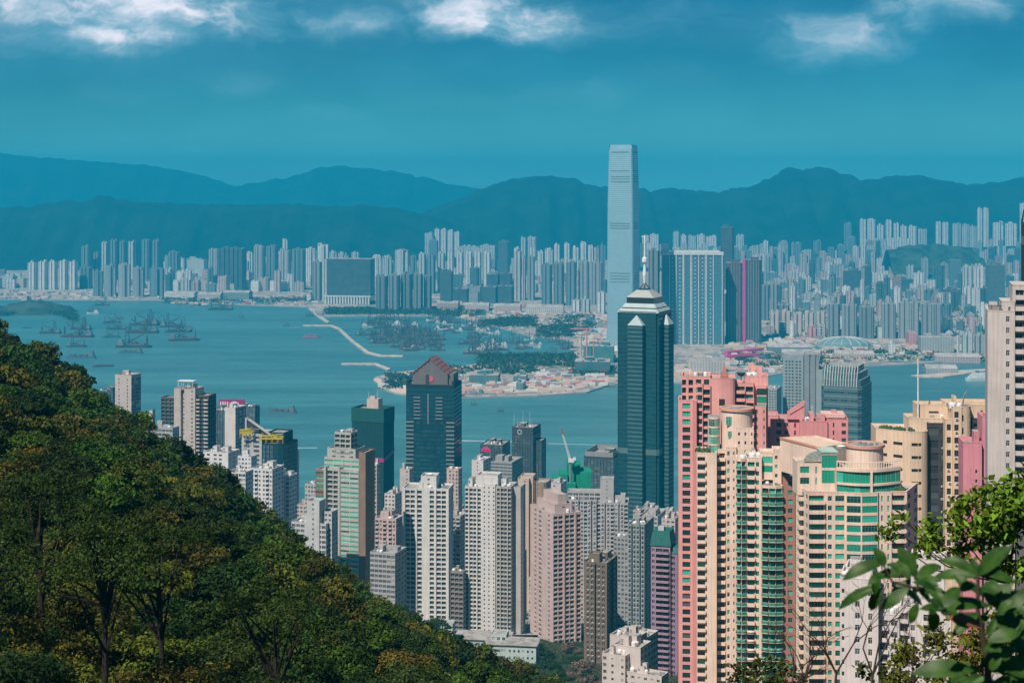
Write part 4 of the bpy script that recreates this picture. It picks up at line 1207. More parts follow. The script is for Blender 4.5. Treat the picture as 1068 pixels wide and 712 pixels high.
    m = T.part('drum_brim', [wall_mat((.72, .36, .26))]); m.lathe(cx, cyy, [(r + .1, zt - .8), (r + .55, zt - .6), (r + .55, zt + .25), (r - .5, zt + .25), (r - .6, zt - 1.2)], N)
    for (ppx, ppy, w, h) in ((761, 439, 2.6, 3.0), (762.5, 453, 2.2, 2.2)): T.W.append(((T.u(ppx, 3), cyy - r * .93, T.z(ppy, cx, 3)), 0, w, h, [GL_GREEN], 1))
    T.W.append(((T.u(772, 3), cyy - r * 1.0, T.z(453, cx, 3)), 0, 1.3, 2.3, [GL_GREEN2], 1))
    c = T.pxblock(768.2, 786, 2.5, 8, 446, 'n1 x.25 n1 x.4 n.7', 'x', pyb=520)
    T.done()
    # ---- cream and green bay tower in the middle of the terrace
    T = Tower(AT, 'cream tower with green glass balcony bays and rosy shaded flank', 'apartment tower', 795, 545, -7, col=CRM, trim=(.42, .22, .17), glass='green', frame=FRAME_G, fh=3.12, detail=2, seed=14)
    T.balglass = plain('balcony_glass', (.06, .27, .20), .15)
    def bay(pa, pb, v, py, n=3, fh=None):
        u0, u1 = T.u(pa, v), T.u(pb, v)
        w = u1 - u0; pts = [(lerp(u0, u1, t), v - .9 * math.sin(math.pi * t)) for t in [i / n for i in range(n + 1)]] + [(u1, v + 8), (u0, v + 8)]
        z1 = T.z(py, (u0 + u1) / 2, v)
        T.outline(pts, 0, z1, ['B1'] * n, cap=.4, glass='green'); return (u0, u1, v, v + 8, z1)
    b1 = bay(768.4, 778, 0, 478, 2)
    a = T.pxblock(778.2, 794.5, .4, 12, 477, 'x.15 b1 w.7 x.2', 'x'); a2 = T.pxblock(793, 806, 2.2, 9, 472, 'g1', 'x', pyb=500); a3 = T.pxblock(806.2, 815, 2, 10, 470, 'n1 x.3', 'x1 n1', pyb=520)
    b2 = bay(794.7, 816, .6, 506, 3)
    c = T.pxblock(816.2, 829.5, 1.4, 10, 497, "x.5 w1 x.15", 'x1', mi=1)  # recess wall: its shade is painted in with the darker brown trim
    for q in (b1, a, b2): T.clutter(q, 1, True)
    T.done()
    # ---- big curved cream and green terrace tower
    T = Tower(AT, 'large cream and green glass tower with curved penthouse terraces and open round drum', 'apartment tower', 880, 510, 0, col=CRM, trim=PCH, glass='green', frame=FRAME_G, fh=3.1, detail=2, seed=15)
    T.glass = [GL_GREEN, GL_GREEN2, GL_GREEN, GL_GREEN3, GL_GREEN2]
    O = T.O
    L = lambda x, y: (x - O.x, y - O.y)
    zw = 400 - 266 / F * 545 - T.z0
    # slanting upper wall and its roof
    up = [L(91.9, 545), L(101.4, 524), L(112.2, 533), L(105, 549)]
    T.outline(up, T.z(503, up[1][0], up[1][1]), zw, ['x', 'x', 'x', 'x'])
    m = T.part('terracotta_coping', [wall_mat((.66, .32, .22))]); p, q = up[0], up[1]; m.quad((p[0] - .2, p[1] - .1, zw - .5), (q[0] - .2, q[1] - .1, zw - .5), (q[0] - .2, q[1] - .1, zw + .12), (p[0] - .2, p[1] - .1, zw + .12)); m.quad((p[0] - .2, p[1] - .1, zw + .12), (q[0] - .2, q[1] - .1, zw + .12), (q[0] + .5, q[1] + .3, zw + .12), (p[0] + .5, p[1] + .3, zw + .12))
    m = T.part('roof_slab', [wall_mat((.72, .56, .44))]); m.poly([(*lerp2(up[0], up[2], t), zw - .5) for t in (.02,)] + [(*up[1], zw - .5), (*up[2], zw - .5), (*up[3], zw - .5)])
    V = 8.0
    fl = T.pxblock(831.5, 857, V, 9, 481.5, "x.2 W1.1 x.35 t.5 x.3", 'x', left='x', fh=3.6, pyb=516)
    # quarter round glass window above it
    m = T.part('arch_window', [plain('arch_glass', (.30, .36, .33), .15), T.wall])
    ua, ub, zb = T.u(838, V), T.u(856.5, V), T.z(480.5, 0, V); w = ub - ua; hh = T.z(469.5, 0, V) - zb
    m.poly([(ua, V - .4, zb)] + [(ub, V - .4, zb)] + [(ub - w * math.sin(t), V - .4, zb + hh * math.cos(t)) for t in [i * math.pi / 2 / 8 for i in range(0, 8)]])
    for t in (.45, .9, 1.3): m.tube((ub - .2, V - .45, zb), (ub - w * math.sin(t) * .98, V - .45, zb + hh * math.cos(t) * .98), .07, k=4, m=1)
    gt = T.pxblock(857.2, 873, V - 1, 9, 472, 'G1', 'x', glass='greenlit', fh=5.0, cap=.3, pyb=520, coping=False)
    m = T.part('roof_slab', [wall_mat((.40, .58, .50))]); x0, x1, y0, y1, z1 = gt; m.box(x0 - .3, y0 - .3, z1 + .02, x1 + .3, y1, z1 + .45)
    # curved penthouse
    u0, u1 = T.u(872.5, 4), T.u(940, 4); n = 12
    arc = lambda off, ins=0: [(lerp(u0 + ins, u1 - ins, i / n), 5 - off * math.sin(math.pi * (.12 + .88 * i / n))) for i in range(n + 1)]
    zp, zq = T.z(491, 0, 2), T.z(520, 0, 0)
    pp = arc(4.2)
    T.outline(pp + [(u1, 16), (u0, 16)], zq, zp, ['G1'] * n, glass='greenlit', fh=(zp - zq) / 2.02, cap=.05, coping=False)
    bb = arc(4.8, -.2)
    for (za, zb_) in ((zp - .1, zp + 1.0), (zq + (zp - zq) * .47, zq + (zp - zq) * .55), (zq - .4, zq + .5)):
        m = T.part('terrace_band', [T.wall])
        for i in range(n): m.quad((*bb[i], za), (*bb[i + 1], za), (*bb[i + 1], zb_), (*bb[i], zb_)); m.quad((*bb[i], zb_), (*bb[i + 1], zb_), (*arc(3.6)[i + 1], zb_), (*arc(3.6)[i], zb_))
    m = T.part('pier', [T.wall]); i = 6; m.box(pp[i][0] - .35, pp[i][1] - .8, zq, pp[i][0] + .35, pp[i][1] + .3, zp)
    m = T.part('balustrade', [wall_mat((.86, .72, .58)), plain('balcony_glass', (.06, .27, .20), .15)]); bb = arc(4.4)
    for i in range(n):
        for f in (0, .5):
            x, y = lerp(bb[i][0], bb[i + 1][0], f), lerp(bb[i][1], bb[i + 1][1], f); m.box(x - .14, y - .14, zp + 1.0, x + .14, y + .14, zp + 3.0)
        m.quad((*bb[i], zp + 2.75), (*bb[i + 1], zp + 2.75), (*bb[i + 1], zp + 3.1), (*bb[i], zp + 3.1)); m.quad((*bb[i], zp + 3.1), (*bb[i + 1], zp + 3.1), (bb[i + 1][0], bb[i + 1][1] + .4, zp + 3.1), (bb[i][0], bb[i][1] + .4, zp + 3.1))
    # open drum
    cx, cyy = T.u(902.5, 10), 11.0; r = 19.0 * 521 / F; zd = T.z(464, 0, 10); N = 28
    T.outline([(cx + r * math.cos(2 * math.pi * k / N), cyy + r * math.sin(2 * math.pi * k / N)) for k in range(N)], zp - 2, zd, ['x'] * N, coping=False)
    m = T.part('drum_brim', [wall_mat((.62, .36, .28))]); m.lathe(cx, cyy, [(r + .05, zd - .7), (r + .5, zd - .5), (r + .5, zd + .4), (r - .6, zd + .4), (r - .65, zd - .9)], N)
    m = T.part('roof_vent', [METAL, DARKM]); rr = random.Random(2)
    for i in range(12): a, q = rr.uniform(0, 6.28), rr.uniform(0, r - 1.8); m.box(cx + q * math.cos(a) - .5, cyy + q * math.sin(a) - .4, zd - .4, cx + q * math.cos(a) + .5, cyy + q * math.sin(a) + .4, zd + .7)
    m = T.part('satellite_dish', [METAL_W]); m.lathe(T.u(877, 12), 12, [(.1, zw - .4), (1.2, zw + .1), (1.7, zw + 1), (1.6, zw + 1.05)], 12)
    # main shaft
    zt = T.z(513, 0, 0)
    U = lambda p, v: (T.u(p, v), v)
    front = [U(843, 1.2), U(862, 1.2), U(862, .4), U(882.5, .4), U(883, -.5), U(898, -1.3), U(899, -1.3), U(915.5, -.6), U(916, .4), U(930, .5), U(930, 1.4), U(946, 1.6)]
    back = [(T.u(957, 16), 16), (T.u(830, 14), 14)]
    T.outline(front + back, 0, zt, ["b'1 x.12", 'x', 'w.7 x.12 W1.1 x.1', 'x', 'g1', 'x', 'g1', 'x', 'x.15 t.8 x.12 t.8 x.1', 'x', "b'1 x.15", 'w1 x.6 w1', 'x', 'w1 x.25 b1 x.2 w1'], cap=.7)
    m = T.part('roof_planting', [plain('hedge_green', (.05, .10, .03), .9)])
    for i in range(22): q = rr.uniform(.3, .7); x, y = lerp(front[-1][0] - 4, front[-1][0], rr.random()), rr.uniform(2, 5); m.lathe(x, y, [(.05, zt - .9), (q, zt - .3), (q * .8, zt + q * .6), (q * .3, zt + q * 1.4)], 6)
    T.done()
    # ---- sandy tower with rounded corner
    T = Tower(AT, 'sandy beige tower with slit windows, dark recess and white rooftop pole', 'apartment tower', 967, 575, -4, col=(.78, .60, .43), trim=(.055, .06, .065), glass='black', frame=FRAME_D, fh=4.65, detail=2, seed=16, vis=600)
    u0, u1, u2 = T.u(914.5, 6), T.u(943, 3), T.u(967.5, 4)
    r = 4.0; zt = T.z(449.5, 0, 2)
    pts = [(u0, 8), (u1, 1.2), (u1 + 1.6, .4)] + [(u2 - r + r * math.sin(a), .4 + r - r * math.cos(a)) for a in [i * math.pi / 2 / 5 for i in range(6)]] + [(u2, 18), (u0, 20)]
    T.outline(pts, 0, zt, ['x1 l.6 x.8 l1.4 x.3', 'x', 'x.2 l1', 'l1', 'x', 'x', 'x', 'x', 'x', 'x'], cap=2.6)
    m = T.part('roof_planting', [plain('hedge_green', (.05, .10, .03), .9)]); rr = random.Random(8)
    for i in range(30): q = rr.uniform(.35, .8); t = rr.random(); x, y = lerp(u0 + 1.5, u1 + 4, t), lerp(8, 2.5, t) + rr.uniform(0, 2); m.lathe(x, y, [(.05, zt - .6), (q, zt), (q * .8, zt + q * .6), (q * .3, zt + q * 1.5)], 6)
    # dark recess with machine ledges
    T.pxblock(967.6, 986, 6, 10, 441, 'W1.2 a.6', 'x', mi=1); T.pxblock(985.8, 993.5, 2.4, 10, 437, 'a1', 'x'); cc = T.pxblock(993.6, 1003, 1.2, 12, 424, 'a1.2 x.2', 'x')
    u0, u1 = T.u(1003.2, 1.5), T.u(1014.5, 1.5); w = u1 - u0
    T.outline([(u0, 1.8)] + [(u0 + w * math.sin(a), 1.8 + 3 - 3 * math.cos(a)) for a in [.25 + i * 1.32 / 5 for i in range(6)]] + [(u1, 16), (u0, 16)], 0, T.z(424, 0, 1.5), ['w1', 'x', 'x', 'w1', 'x', 'x'], cap=2)
    T.pxblock(1014.7, 1024, 5, 10, 436, 'o1', 'x', mi=1); dd = T.pxblock(1012, 1034, 8, 12, 422, 'x1 n.6 x.8', 'x')
    e = T.pxblock(948, 990, 8, 12, 436, 'x', 'x'); f = T.pxblock(957, 991, 10, 10, 422, 'x1 s1 x1', 'x', fh=6)
    T.pxblock(985, 1036, 16, 8, 419, 'x', 'x')
    T.clutter(e, 1, True); T.clutter(cc, 1, True)
    m = T.part('flag_pole', [METAL_W]); x, y = T.u(957.5, 9), 9; m.tube((x, y, T.z(437, 0, 9)), (x, y, T.z(374, 0, 9)), .32, .22, 8)
    m = T.part('roof_crane', [METAL]); x, y = T.u(1006, 4), 6; z = T.z(426, 0, 4)
    m.box(x - 1.5, y - 1, z - 1, x + 1.5, y + 1, z + 1.2); m.tube((x - .4, y, z + 1), (x + .2, y, z + 4.6), .3, k=5); m.tube((x + .2, y, z + 4.6), (x + 1.3, y - .3, z + 6.3), .25, k=5); m.tube((x + 1.3, y - .3, z + 6.3), (x + 1.2, y - .3, z + 3.5), .1, k=4)
    T.done()
    # ---- pink block in front of it
    T = Tower(AT, 'plain rose pink block wedged between sandy tower and grey balcony tower', 'apartment tower', 1024, 505, -8, col=PINKD, glass='black', fh=3.05, detail=2, vis=620)
    a = T.pxblock(1004.5, 1024, 0, 11, 461, 'x1.1 t.35 x.2 n.9 x.4', 'x1 n1 x1', cap=8); T.pxblock(1024.2, 1031, 2, 10, 434, 'x', 'x'); T.clutter(a, 1, False); T.done()
    # ---- grey tower at the frame edge
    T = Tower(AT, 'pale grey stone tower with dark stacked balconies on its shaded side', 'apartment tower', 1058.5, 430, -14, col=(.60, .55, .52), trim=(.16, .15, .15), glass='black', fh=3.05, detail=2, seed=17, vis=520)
    a = T.pxblock(1030, 1058.5, 0, 14, 324, 'x2.4 w.85 x.55', 'x'); b = T.pxblock(1044.5, 1058.3, 1.2, 12, 314, 'x1 c.9 x.5', 'x', cap=1)
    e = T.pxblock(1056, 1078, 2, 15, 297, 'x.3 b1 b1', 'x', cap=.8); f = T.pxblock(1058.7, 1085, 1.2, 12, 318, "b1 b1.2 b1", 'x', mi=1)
    m = T.part('roof_railing', [DARKM]); x0, x1, y0, y1, z1 = a
    for i in range(14): xx = lerp(x0 + .3, x0 + 3.6, i / 13); m.box(xx - .06, y0 + .2, z1, xx + .06, y0 + .3, z1 + 1.3)
    m.box(x0 + .2, y0 + .15, z1 + 1.3, x0 + 3.7, y0 + .35, z1 + 1.45)
    T.clutter(a, 1, False); T.done()
    # ---- black glass tower beyond the frame edge
    rect_tower('office_tower', 'very tall black glass tower cut off behind pale grey stone tower', 'office tower', 1065, 1082, 1090, 232, 560, 'G1*6', 'G1*4', col=(.03, .04, .045), glass='black', clutter=0, fh=3.6, vis=330)
    # ---- white block behind the twigs
    T = Tower(AT, 'white apartment block half hidden behind bare twigs and dark green leaves', 'apartment block', 916, 415, -16, col=(.72, .67, .66), trim=(.36, .35, .35), glass='black', fh=3.1, detail=2, seed=18)
    a = T.pxblock(876, 916, 0, 14, 603, 'n.8 x.9 w1 x.6 c1 x.5', 'w1 h1', cap=2.2); b = T.pxblock(916.2, 938, 3.5, 12, 640, 'h1 w1', 'x', mi=0); c = T.pxblock(938.2, 992, 5, 14, 634, 'h1 w.8 x.6 h1 w1 x1', 'w1*3')
    d = T.pxblock(882, 910, 3, 9, 592, 'x', 'x', cap=1); e = T.pxblock(950, 985, 8, 10, 582, 'n1 x1 n1', 'x', cap=1)
    for q in (a, b, c): T.clutter(q, 2, True, 1)
    T.done()


def lerp2(a, b, t):
    return (lerp(a[0], b[0], t), lerp(a[1], b[1], t))


def infill():
    """ordinary blocks that fill the streets between the tall ones, down to the quay"""
    R = random.Random(77)
    cols = [(.55, .54, .52), (.60, .53, .48), (.45, .46, .46), (.62, .60, .57), (.50, .42, .38), (.58, .46, .43), (.40, .43, .45)]
    names = ['pale grey', 'sandy', 'mid grey', 'off white', 'tan', 'pinkish', 'blue grey']
    taken = []
    rows = [(1130, 30, 62), (1230, 35, 70), (1330, 35, 75), (1430, 40, 80), (1540, 40, 85), (1660, 35, 75), (1770, 25, 60)]
    n = 0
    for Y, h0, h1 in rows:
        px = 150 + R.uniform(0, 18)
        while px < 1075:
            w = R.uniform(11, 19) * 1250 / Y
            h = R.uniform(h0, h1)
            g = gz(Y)
            py = HY + (H - g - h) * F / Y
            lim = 470 if px < 330 else 500 if px < 480 else 512 if px < 720 else 430
            if py < lim + 8: py = lim + 8 + R.uniform(0, 26)
            if px > 700 and Y < 1500: px += w; continue
            bot = HY + (H - g) * F / Y
            if py < bot - 8 and n < 120 and hill_row(px) > py + 4:
                i = R.randrange(len(cols))
                st = R.choice(['a1*4', 'W1*3', 'h1 a1 h1', 'a1 d.4 a1*2', 's1*4', 'a1 h1 a1'])
                zone = 'below the netted tower' if 350 < px < 430 else 'near the ridge' if px < 350 else 'around the white towers' if px < 560 else 'by the green netted site' if px < 650 else 'near the spired glass tower' if px < 740 else 'behind the salmon tower'
                dist = 'on the quay' if Y > 1600 else 'in the lower streets' if Y > 1300 else 'up the slope'
                rect_tower('street_block', f'{names[i]} street block {dist} {zone}', 'apartment block', px, px + w * .72, px + w, py, Y + R.uniform(-25, 25), st, 'w1*2', th=R.uniform(8, 26), col=cols[i],
                           clutter=R.randint(1, 3), glass=R.choice(['dark', 'grey', 'black']), cap=30, group='ordinary blocks filling the streets', detail=0)
                n += 1
            px += w * R.uniform(.95, 1.3)


def hill_row(px):
    """the row of the wooded ridge's tree tops at column px"""
    pts = [(-200, 240), (0, 342), (50, 372), (100, 410), (160, 452), (210, 486), (260, 528), (300, 556), (340, 590), (380, 620), (440, 656), (500, 686), (560, 712), (640, 760), (760, 830)]
    for (a, ya), (b, yb) in zip(pts, pts[1:]):
        if px <= b: return lerp(ya, yb, (px - a) / (b - a))
    return 900
# ---------------------------------------------------------------- the city across the harbour
def far_mat(kind):
    k = ('far', kind)
    if k in MATS: return MATS[k]
    t = NT('far_facade_' + kind)
    oi = t.n('ShaderNodeObjectInfo')
    tc = t.n('ShaderNodeTexCoord')
    so = t.n('ShaderNodeSeparateXYZ'); t.l(tc.outputs['Object'], so.inputs[0])
    sn = t.n('ShaderNodeSeparateXYZ'); t.l(tc.outputs['Normal'], sn.inputs[0])
    anx, any_ = t.math('ABSOLUTE', sn.outputs[0]), t.math('ABSOLUTE', sn.outputs[1])
    u = t.math('ADD', t.math('MULTIPLY', so.outputs[0], any_), t.math('MULTIPLY', so.outputs[1], anx))
    side = t.math('LESS_THAN', sn.outputs[2], .5)
    def cell(x, w, on):
        f = t.math('FRACT', t.math('ADD', t.math('DIVIDE', x, w), 100.0))
        return t.math('LESS_THAN', f, on)
    if kind == 'flats':
        m = t.math('MULTIPLY', cell(u, 3.4, .5), cell(so.outputs[2], 2.9, .55))
        strip = cell(u, 11.5, .2)
        dark = t.math('MULTIPLY', t.math('MAXIMUM', t.math('MULTIPLY', m, .68), t.math('MULTIPLY', strip, .8)), side)
        win = (.035, .045, .05)
    elif kind == 'office':
        m = t.math('MULTIPLY', cell(u, 4.2, .86), cell(so.outputs[2], 3.8, .72))
        dark = t.math('MULTIPLY', t.math('MULTIPLY', m, .9), side)
        win = (.03, .055, .065)
    else:
        m = t.math('MULTIPLY', cell(u, 6.0, .6), cell(so.outputs[2], 4.0, .45))
        dark = t.math('MULTIPLY', t.math('MULTIPLY', m, .7), side)
        win = (.05, .055, .06)
    n = t.noise(tc.outputs['Object'], .05, 3, .6)
    c0 = t.mix(t.ramp(n, .3, .7, .0, .3), oi.outputs['Color'], (.3, .27, .24))
    t.base(t.mix(dark, c0, win), .6, .35)
    MATS[k] = t.m
    return t.m


FARROOF = plain('far_roof_concrete', (.42, .40, .37), .9, vary=.3, scale=.05)


def far_mesh(w, d, h, style, R, steps=0, zlow=0):
    m = MB()
    hw, hd = w / 2, d / 2
    if style == 'cross':        # cruciform public housing tower
        a, b = .36 * hw, .36 * hd
        pts = [(-a, -hd), (a, -hd), (a, -b), (hw, -b), (hw, b), (a, b), (a, hd), (-a, hd), (-a, b), (-hw, b), (-hw, -b), (-a, -b)]
    elif style == 'slab':       # slab with deep light wells along the front
        n = max(2, int(round(w / 16)))
        pts = []
        for i in range(n):
            x0, x1 = -hw + w * i / n, -hw + w * (i + 1) / n
            g = (x1 - x0) * .12
            pts += [(x0 + g, -hd + 4.5), (x0 + g, -hd), (x1 - g, -hd), (x1 - g, -hd + 4.5)]
        pts += [(hw, -hd + 4.6), (hw, hd), (-hw, hd), (-hw, -hd + 4.6)]
    elif style == 'chamfer':
        c = min(hw, hd) * .35
        pts = [(-hw, -hd + c), (-hw + c, -hd), (hw - c, -hd), (hw, -hd + c), (hw, hd - c), (hw - c, hd), (-hw + c, hd), (-hw, hd - c)]
    else:
        pts = [(-hw, -hd), (hw, -hd), (hw, hd), (-hw, hd)]
    m.prism(pts, zlow, h, 0, 1)
    # roof plant, kept apart: each box becomes a part
    caps = []
    if style != 'shed':
        for i in range(R.randint(1, 3) + (2 if w > 50 else 0)):
            bw, bd, bh = min(14, w * R.uniform(.15, .4)), d * R.uniform(.2, .45), R.uniform(3, 8)
            cx, cyy = R.uniform(-.3, .3) * w, R.uniform(-.2, .25) * d
            caps.append((cx - bw / 2, cyy - bd / 2, h + .01 + .02 * i, cx + bw / 2, cyy + bd / 2, h + bh))
        for i in range(int(w / 22)):
            cx = R.uniform(-.42, .42) * w; m.box(cx - 1.5, -hd + 1.5, h + .01, cx + 1.5, -hd + 5, h + 3, 0, 1)
    else:
        m.quad((-hw, -hd, h), (hw, -hd, h), (hw, 0, h + d * .12), (-hw, 0, h + d * .12), 1); m.quad((-hw, 0, h + d * .12), (hw, 0, h + d * .12), (hw, hd, h), (-hw, hd, h), 1)
    if steps:
        m.box(-hw * .6, -hd * .6, h, hw * .6, hd * .6, h + steps, 0, 1); m.box(-hw * .3, -hd * .3, h + steps, hw * .3, hd * .3, h + steps * 1.8, 0, 1)
    return m, caps


def far_tower(name, label, cat, x0, x1, yt, yb, col, style='slab', kind='flats', zg=3.0, depth=None, yaw=-14, group=None, seed=None, steps=0):
    Y = YG(yb, zg); deep = 3 + max(0, zg - 4)
    if Y > 7200:
        Y = 7200 + (Y - 7200) * .12; zg = H - (yb - HY) * Y / F; deep = 45
    R = random.Random(seed if seed is not None else int(x0 * 31 + yt * 7))
    w = (x1 - x0) / F * Y
    h = Z(yt, Y) - zg
    d = depth or min(max(18, w * .6), 34)
    w = max(7, w - d * .18)
    m, caps = far_mesh(w, d, h, style, R, steps, -deep)
    o = bpy.data.objects.new(name, m.mesh(name, [far_mat(kind), FARROOF]))
    COL.objects.link(o)
    o.location = (X((x0 + x1) / 2, Y), Y + d / 2, zg)
    o.rotation_euler = (0, 0, RAD(yaw))
    o.color = (*col, 1)
    for c in caps:
        pm = MB(); pm.box(*c, 0, 1); p = pm.build('plant_room', [far_mat(kind), FARROOF], o); p.color = (*col, 1)
    return tag(o, label, cat, group, None, (x0 + x1) / 2)


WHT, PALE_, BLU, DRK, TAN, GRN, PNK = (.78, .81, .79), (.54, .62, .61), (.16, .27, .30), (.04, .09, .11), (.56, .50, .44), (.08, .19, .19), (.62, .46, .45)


def far_city():
    FT = 'harbour_tower'
    AP, OF = 'apartment tower', 'office tower'
    def run(label, rows, style='slab', kind='flats', cat=AP, group=None, yaw=-14, depth=None):
        for r in rows:
            x0, x1, yt, yb, col = r[:5]
            far_tower(FT, r[5] if len(r) > 5 else label, cat, x0, x1, yt, yb, col, style, kind, group=group or label, yaw=yaw, depth=depth, zg=3)
    run('white slab tower in the evenly spaced row behind the far left shore', [(28, 38, 274, 302, WHT), (39, 49, 273, 302, WHT), (50, 59, 273, 302, WHT), (60.5, 70, 272, 302, WHT), (71, 80, 273, 302, WHT)])
    run('bluish lower tower beside the evenly spaced white row across the water', [(82, 95, 279, 301, BLU)])
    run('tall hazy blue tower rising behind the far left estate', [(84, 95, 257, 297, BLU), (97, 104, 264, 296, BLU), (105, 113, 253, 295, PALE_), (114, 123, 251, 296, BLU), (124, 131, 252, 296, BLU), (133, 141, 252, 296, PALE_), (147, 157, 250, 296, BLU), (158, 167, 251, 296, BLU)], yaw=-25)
    run('slate blue waterfront tower in the front group at far left shore', [(96, 107, 283, 309, BLU), (107.5, 121, 277, 309.5, (.30, .38, .40)), (121.5, 136, 276, 309.7, (.4, .44, .44)), (137, 150, 279, 309.6, (.34, .38, .38)), (154, 171, 280, 309.6, BLU)], 'cross')
    run('slim blue tower standing alone between the far left estates', [(175, 187, 263, 291, BLU)])
    run('short pale block between far left estate and the wide dark tower', [(195, 215, 271, 291, PALE_), (174, 188, 294, 303, WHT), (184, 193, 283, 292, WHT), (188, 199, 292, 303, PALE_), (208, 218, 292, 302, TAN), (225, 247, 296, 304, PALE_), (0, 16, 288, 300, PALE_), (-14, 0, 290, 301, PALE_), (17, 26, 290, 300, TAN)], 'box', 'low', 'building')
    run('tall pale blue tower on the shore left of the wide dark block', [(217, 229, 260, 297, (.38, .43, .43)), (264, 276, 257, 301, (.40, .46, .46)), (277, 289, 257, 302, BLU), (291, 303, 261, 302, (.5, .52, .52)), (304, 318, 260, 302.5, BLU)], 'slab')
    run('wide dark teal slab tower on the shore, left of pale blue pair', [(229, 256, 259, 304, (.08, .14, .15))], 'slab', 'office')
    run('low white gridded block at the foot of pale blue towers', [(256, 272, 293, 303.5, WHT), (281, 303, 293, 303.5, WHT)], 'box', 'low', 'building')
    run('white speckled tower in second row behind wide dark block', [(256, 264, 263, 293, WHT), (294, 300, 250, 292, WHT), (318, 329, 259, 294, WHT), (330, 343, 255, 296, WHT), (343, 352, 263, 296, PALE_), (388, 398, 267, 300, WHT), (398, 409, 268, 300, PALE_), (411, 427, 261, 302, PALE_), (427, 435, 267, 300, BLU), (352, 362, 264, 296, PALE_), (366, 375, 263, 297, PALE_)], 'cross')
    run('teal tower attached to the left of the wide dark block', [(325, 336, 273, 313, (.28, .34, .34))], 'slab')
    # wide dark block with podium
    o = thing('curtain_wall_block', 'wide dark teal curtain wall block on a white arcaded podium by the breakwater', 'office block', (X(363, 5180), 5180, 3), RAD(-9), px=363)
    s = 5180 / F
    m = MB(); m.box(-23 * s, 0, 28, 24 * s, 60, Z(270, 5180) - 3, 0, 1); bo = m.build('wall', [far_mat('office'), FARROOF], o); bo.color = (.055, .10, .115, 1)
    m = MB(); m.box(-28 * s, 2, 6, -23.1 * s, 50, Z(271, 5180) - 3, 0, 1); bo = m.build('side_wing', [far_mat('flats'), FARROOF], o); bo.color = (.62, .62, .6, 1)
    m = MB(); m.box(-25 * s, -14, 24, 25 * s, 62, 27.9, 0); m.build('podium', [wall_mat((.62, .64, .62))], o)
    m = MB(); m.box(-22 * s, -4, 0, 24 * s, 60, 23.9, 0); m.build('podium_glazing', [GL_TEAL], o)
    for i in range(16): m = MB(); xx = lerp(-24, 22, i / 15) * s; m.box(xx, -13, 0, xx + 5.5, -4.1, 23.9); m.build('podium_column', [wall_mat((.62, .64, .62))], o)
    run('teal white ribbed tower right of the wide dark block', [(391, 404, 288, 324, (.16, .24, .25)), (404.5, 417, 287, 324, (.22, .29, .3)), (417.5, 430, 285.5, 323.5, (.14, .22, .24)), (430.5, 441, 285.5, 323.5, (.2, .28, .29)), (441.5, 450, 287.5, 323, (.16, .25, .26))], 'slab')
    run('slab in the comb of even towers behind the boat basin', [(436, 444, 265, 306, PALE_), (445, 454, 266, 306, BLU), (456, 464, 264, 305, PALE_), (466.5, 473, 263.5, 299, WHT), (475.5, 483, 263.5, 299, WHT), (485, 492.5, 263.5, 299, WHT), (494, 502, 263.5, 299, WHT), (504, 512, 263.5, 299, WHT)], 'slab')
    run('short dark teal tower on the basin edge beside the ribbed row', [(459, 472.5, 283, 322.5, (.07, .16, .18))], 'box', 'office', OF)
    run('hill estate slab stepping along slope behind comb of towers', [(443, 452, 243, 264, PALE_), (453, 459, 239, 262, WHT), (459.5, 466, 239.5, 262, WHT), (466.5, 473, 240.5, 262, WHT), (473.5, 480, 242, 262, WHT), (447, 457, 251, 270, BLU), (478, 500, 257, 272, PALE_), (500, 518, 256, 271, PALE_)], 'box')
    run('dark stepped tower with pointed crown standing mid shore', [(519, 532, 252, 297, (.11, .18, .20))], 'chamfer', 'office', OF)
    run('dark low commercial block below the pointed crown tower', [(508, 521, 286, 306, DRK), (521, 534, 285, 306, DRK), (503, 519, 299, 316, (.08, .15, .17)), (519, 536, 298, 316, (.06, .12, .14)), (482, 503, 299, 314, PALE_), (473, 489, 301, 315, DRK), (489, 500, 305, 317, PALE_)], 'box', 'office', 'office block')
    run('pale ridged tower group right of the pointed crown tower', [(535.5, 544, 262, 313, (.55, .57, .56)), (544.5, 549, 269, 313, (.5, .52, .52)), (549.5, 558, 268, 313, (.30, .36, .37)), (543, 549, 248, 280, PALE_), (550, 560, 247, 279, PALE_), (536, 542, 259, 300, WHT)], 'slab')
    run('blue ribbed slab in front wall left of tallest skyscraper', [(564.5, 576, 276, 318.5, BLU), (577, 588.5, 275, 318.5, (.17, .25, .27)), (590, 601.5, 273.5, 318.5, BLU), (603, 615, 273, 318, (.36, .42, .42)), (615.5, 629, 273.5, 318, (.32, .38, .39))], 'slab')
    run('white slender tower behind the front wall of blue slabs', [(568, 577, 260, 290, WHT), (577.5, 584, 255, 290, WHT), (588, 594.5, 254, 290, WHT), (597, 604, 258, 290, WHT), (605, 612, 253, 290, WHT), (613, 619, 257, 290, WHT), (619.5, 625, 258, 290, TAN), (625.5, 632, 256, 290, BLU), (552, 558, 259, 290, WHT), (560, 567, 262, 290, WHT)], 'cross')
    run('small white waterfront block left of the tallest skyscraper base', [(596, 606, 313, 327, WHT), (606.5, 616, 312, 327, PALE_), (622, 632, 305, 327, WHT)], 'slab', 'flats', 'apartment block')
    run('dull blue tower behind the spired glass tower', [(676, 688.5, 261, 352, (.2, .27, .3))], 'slab')
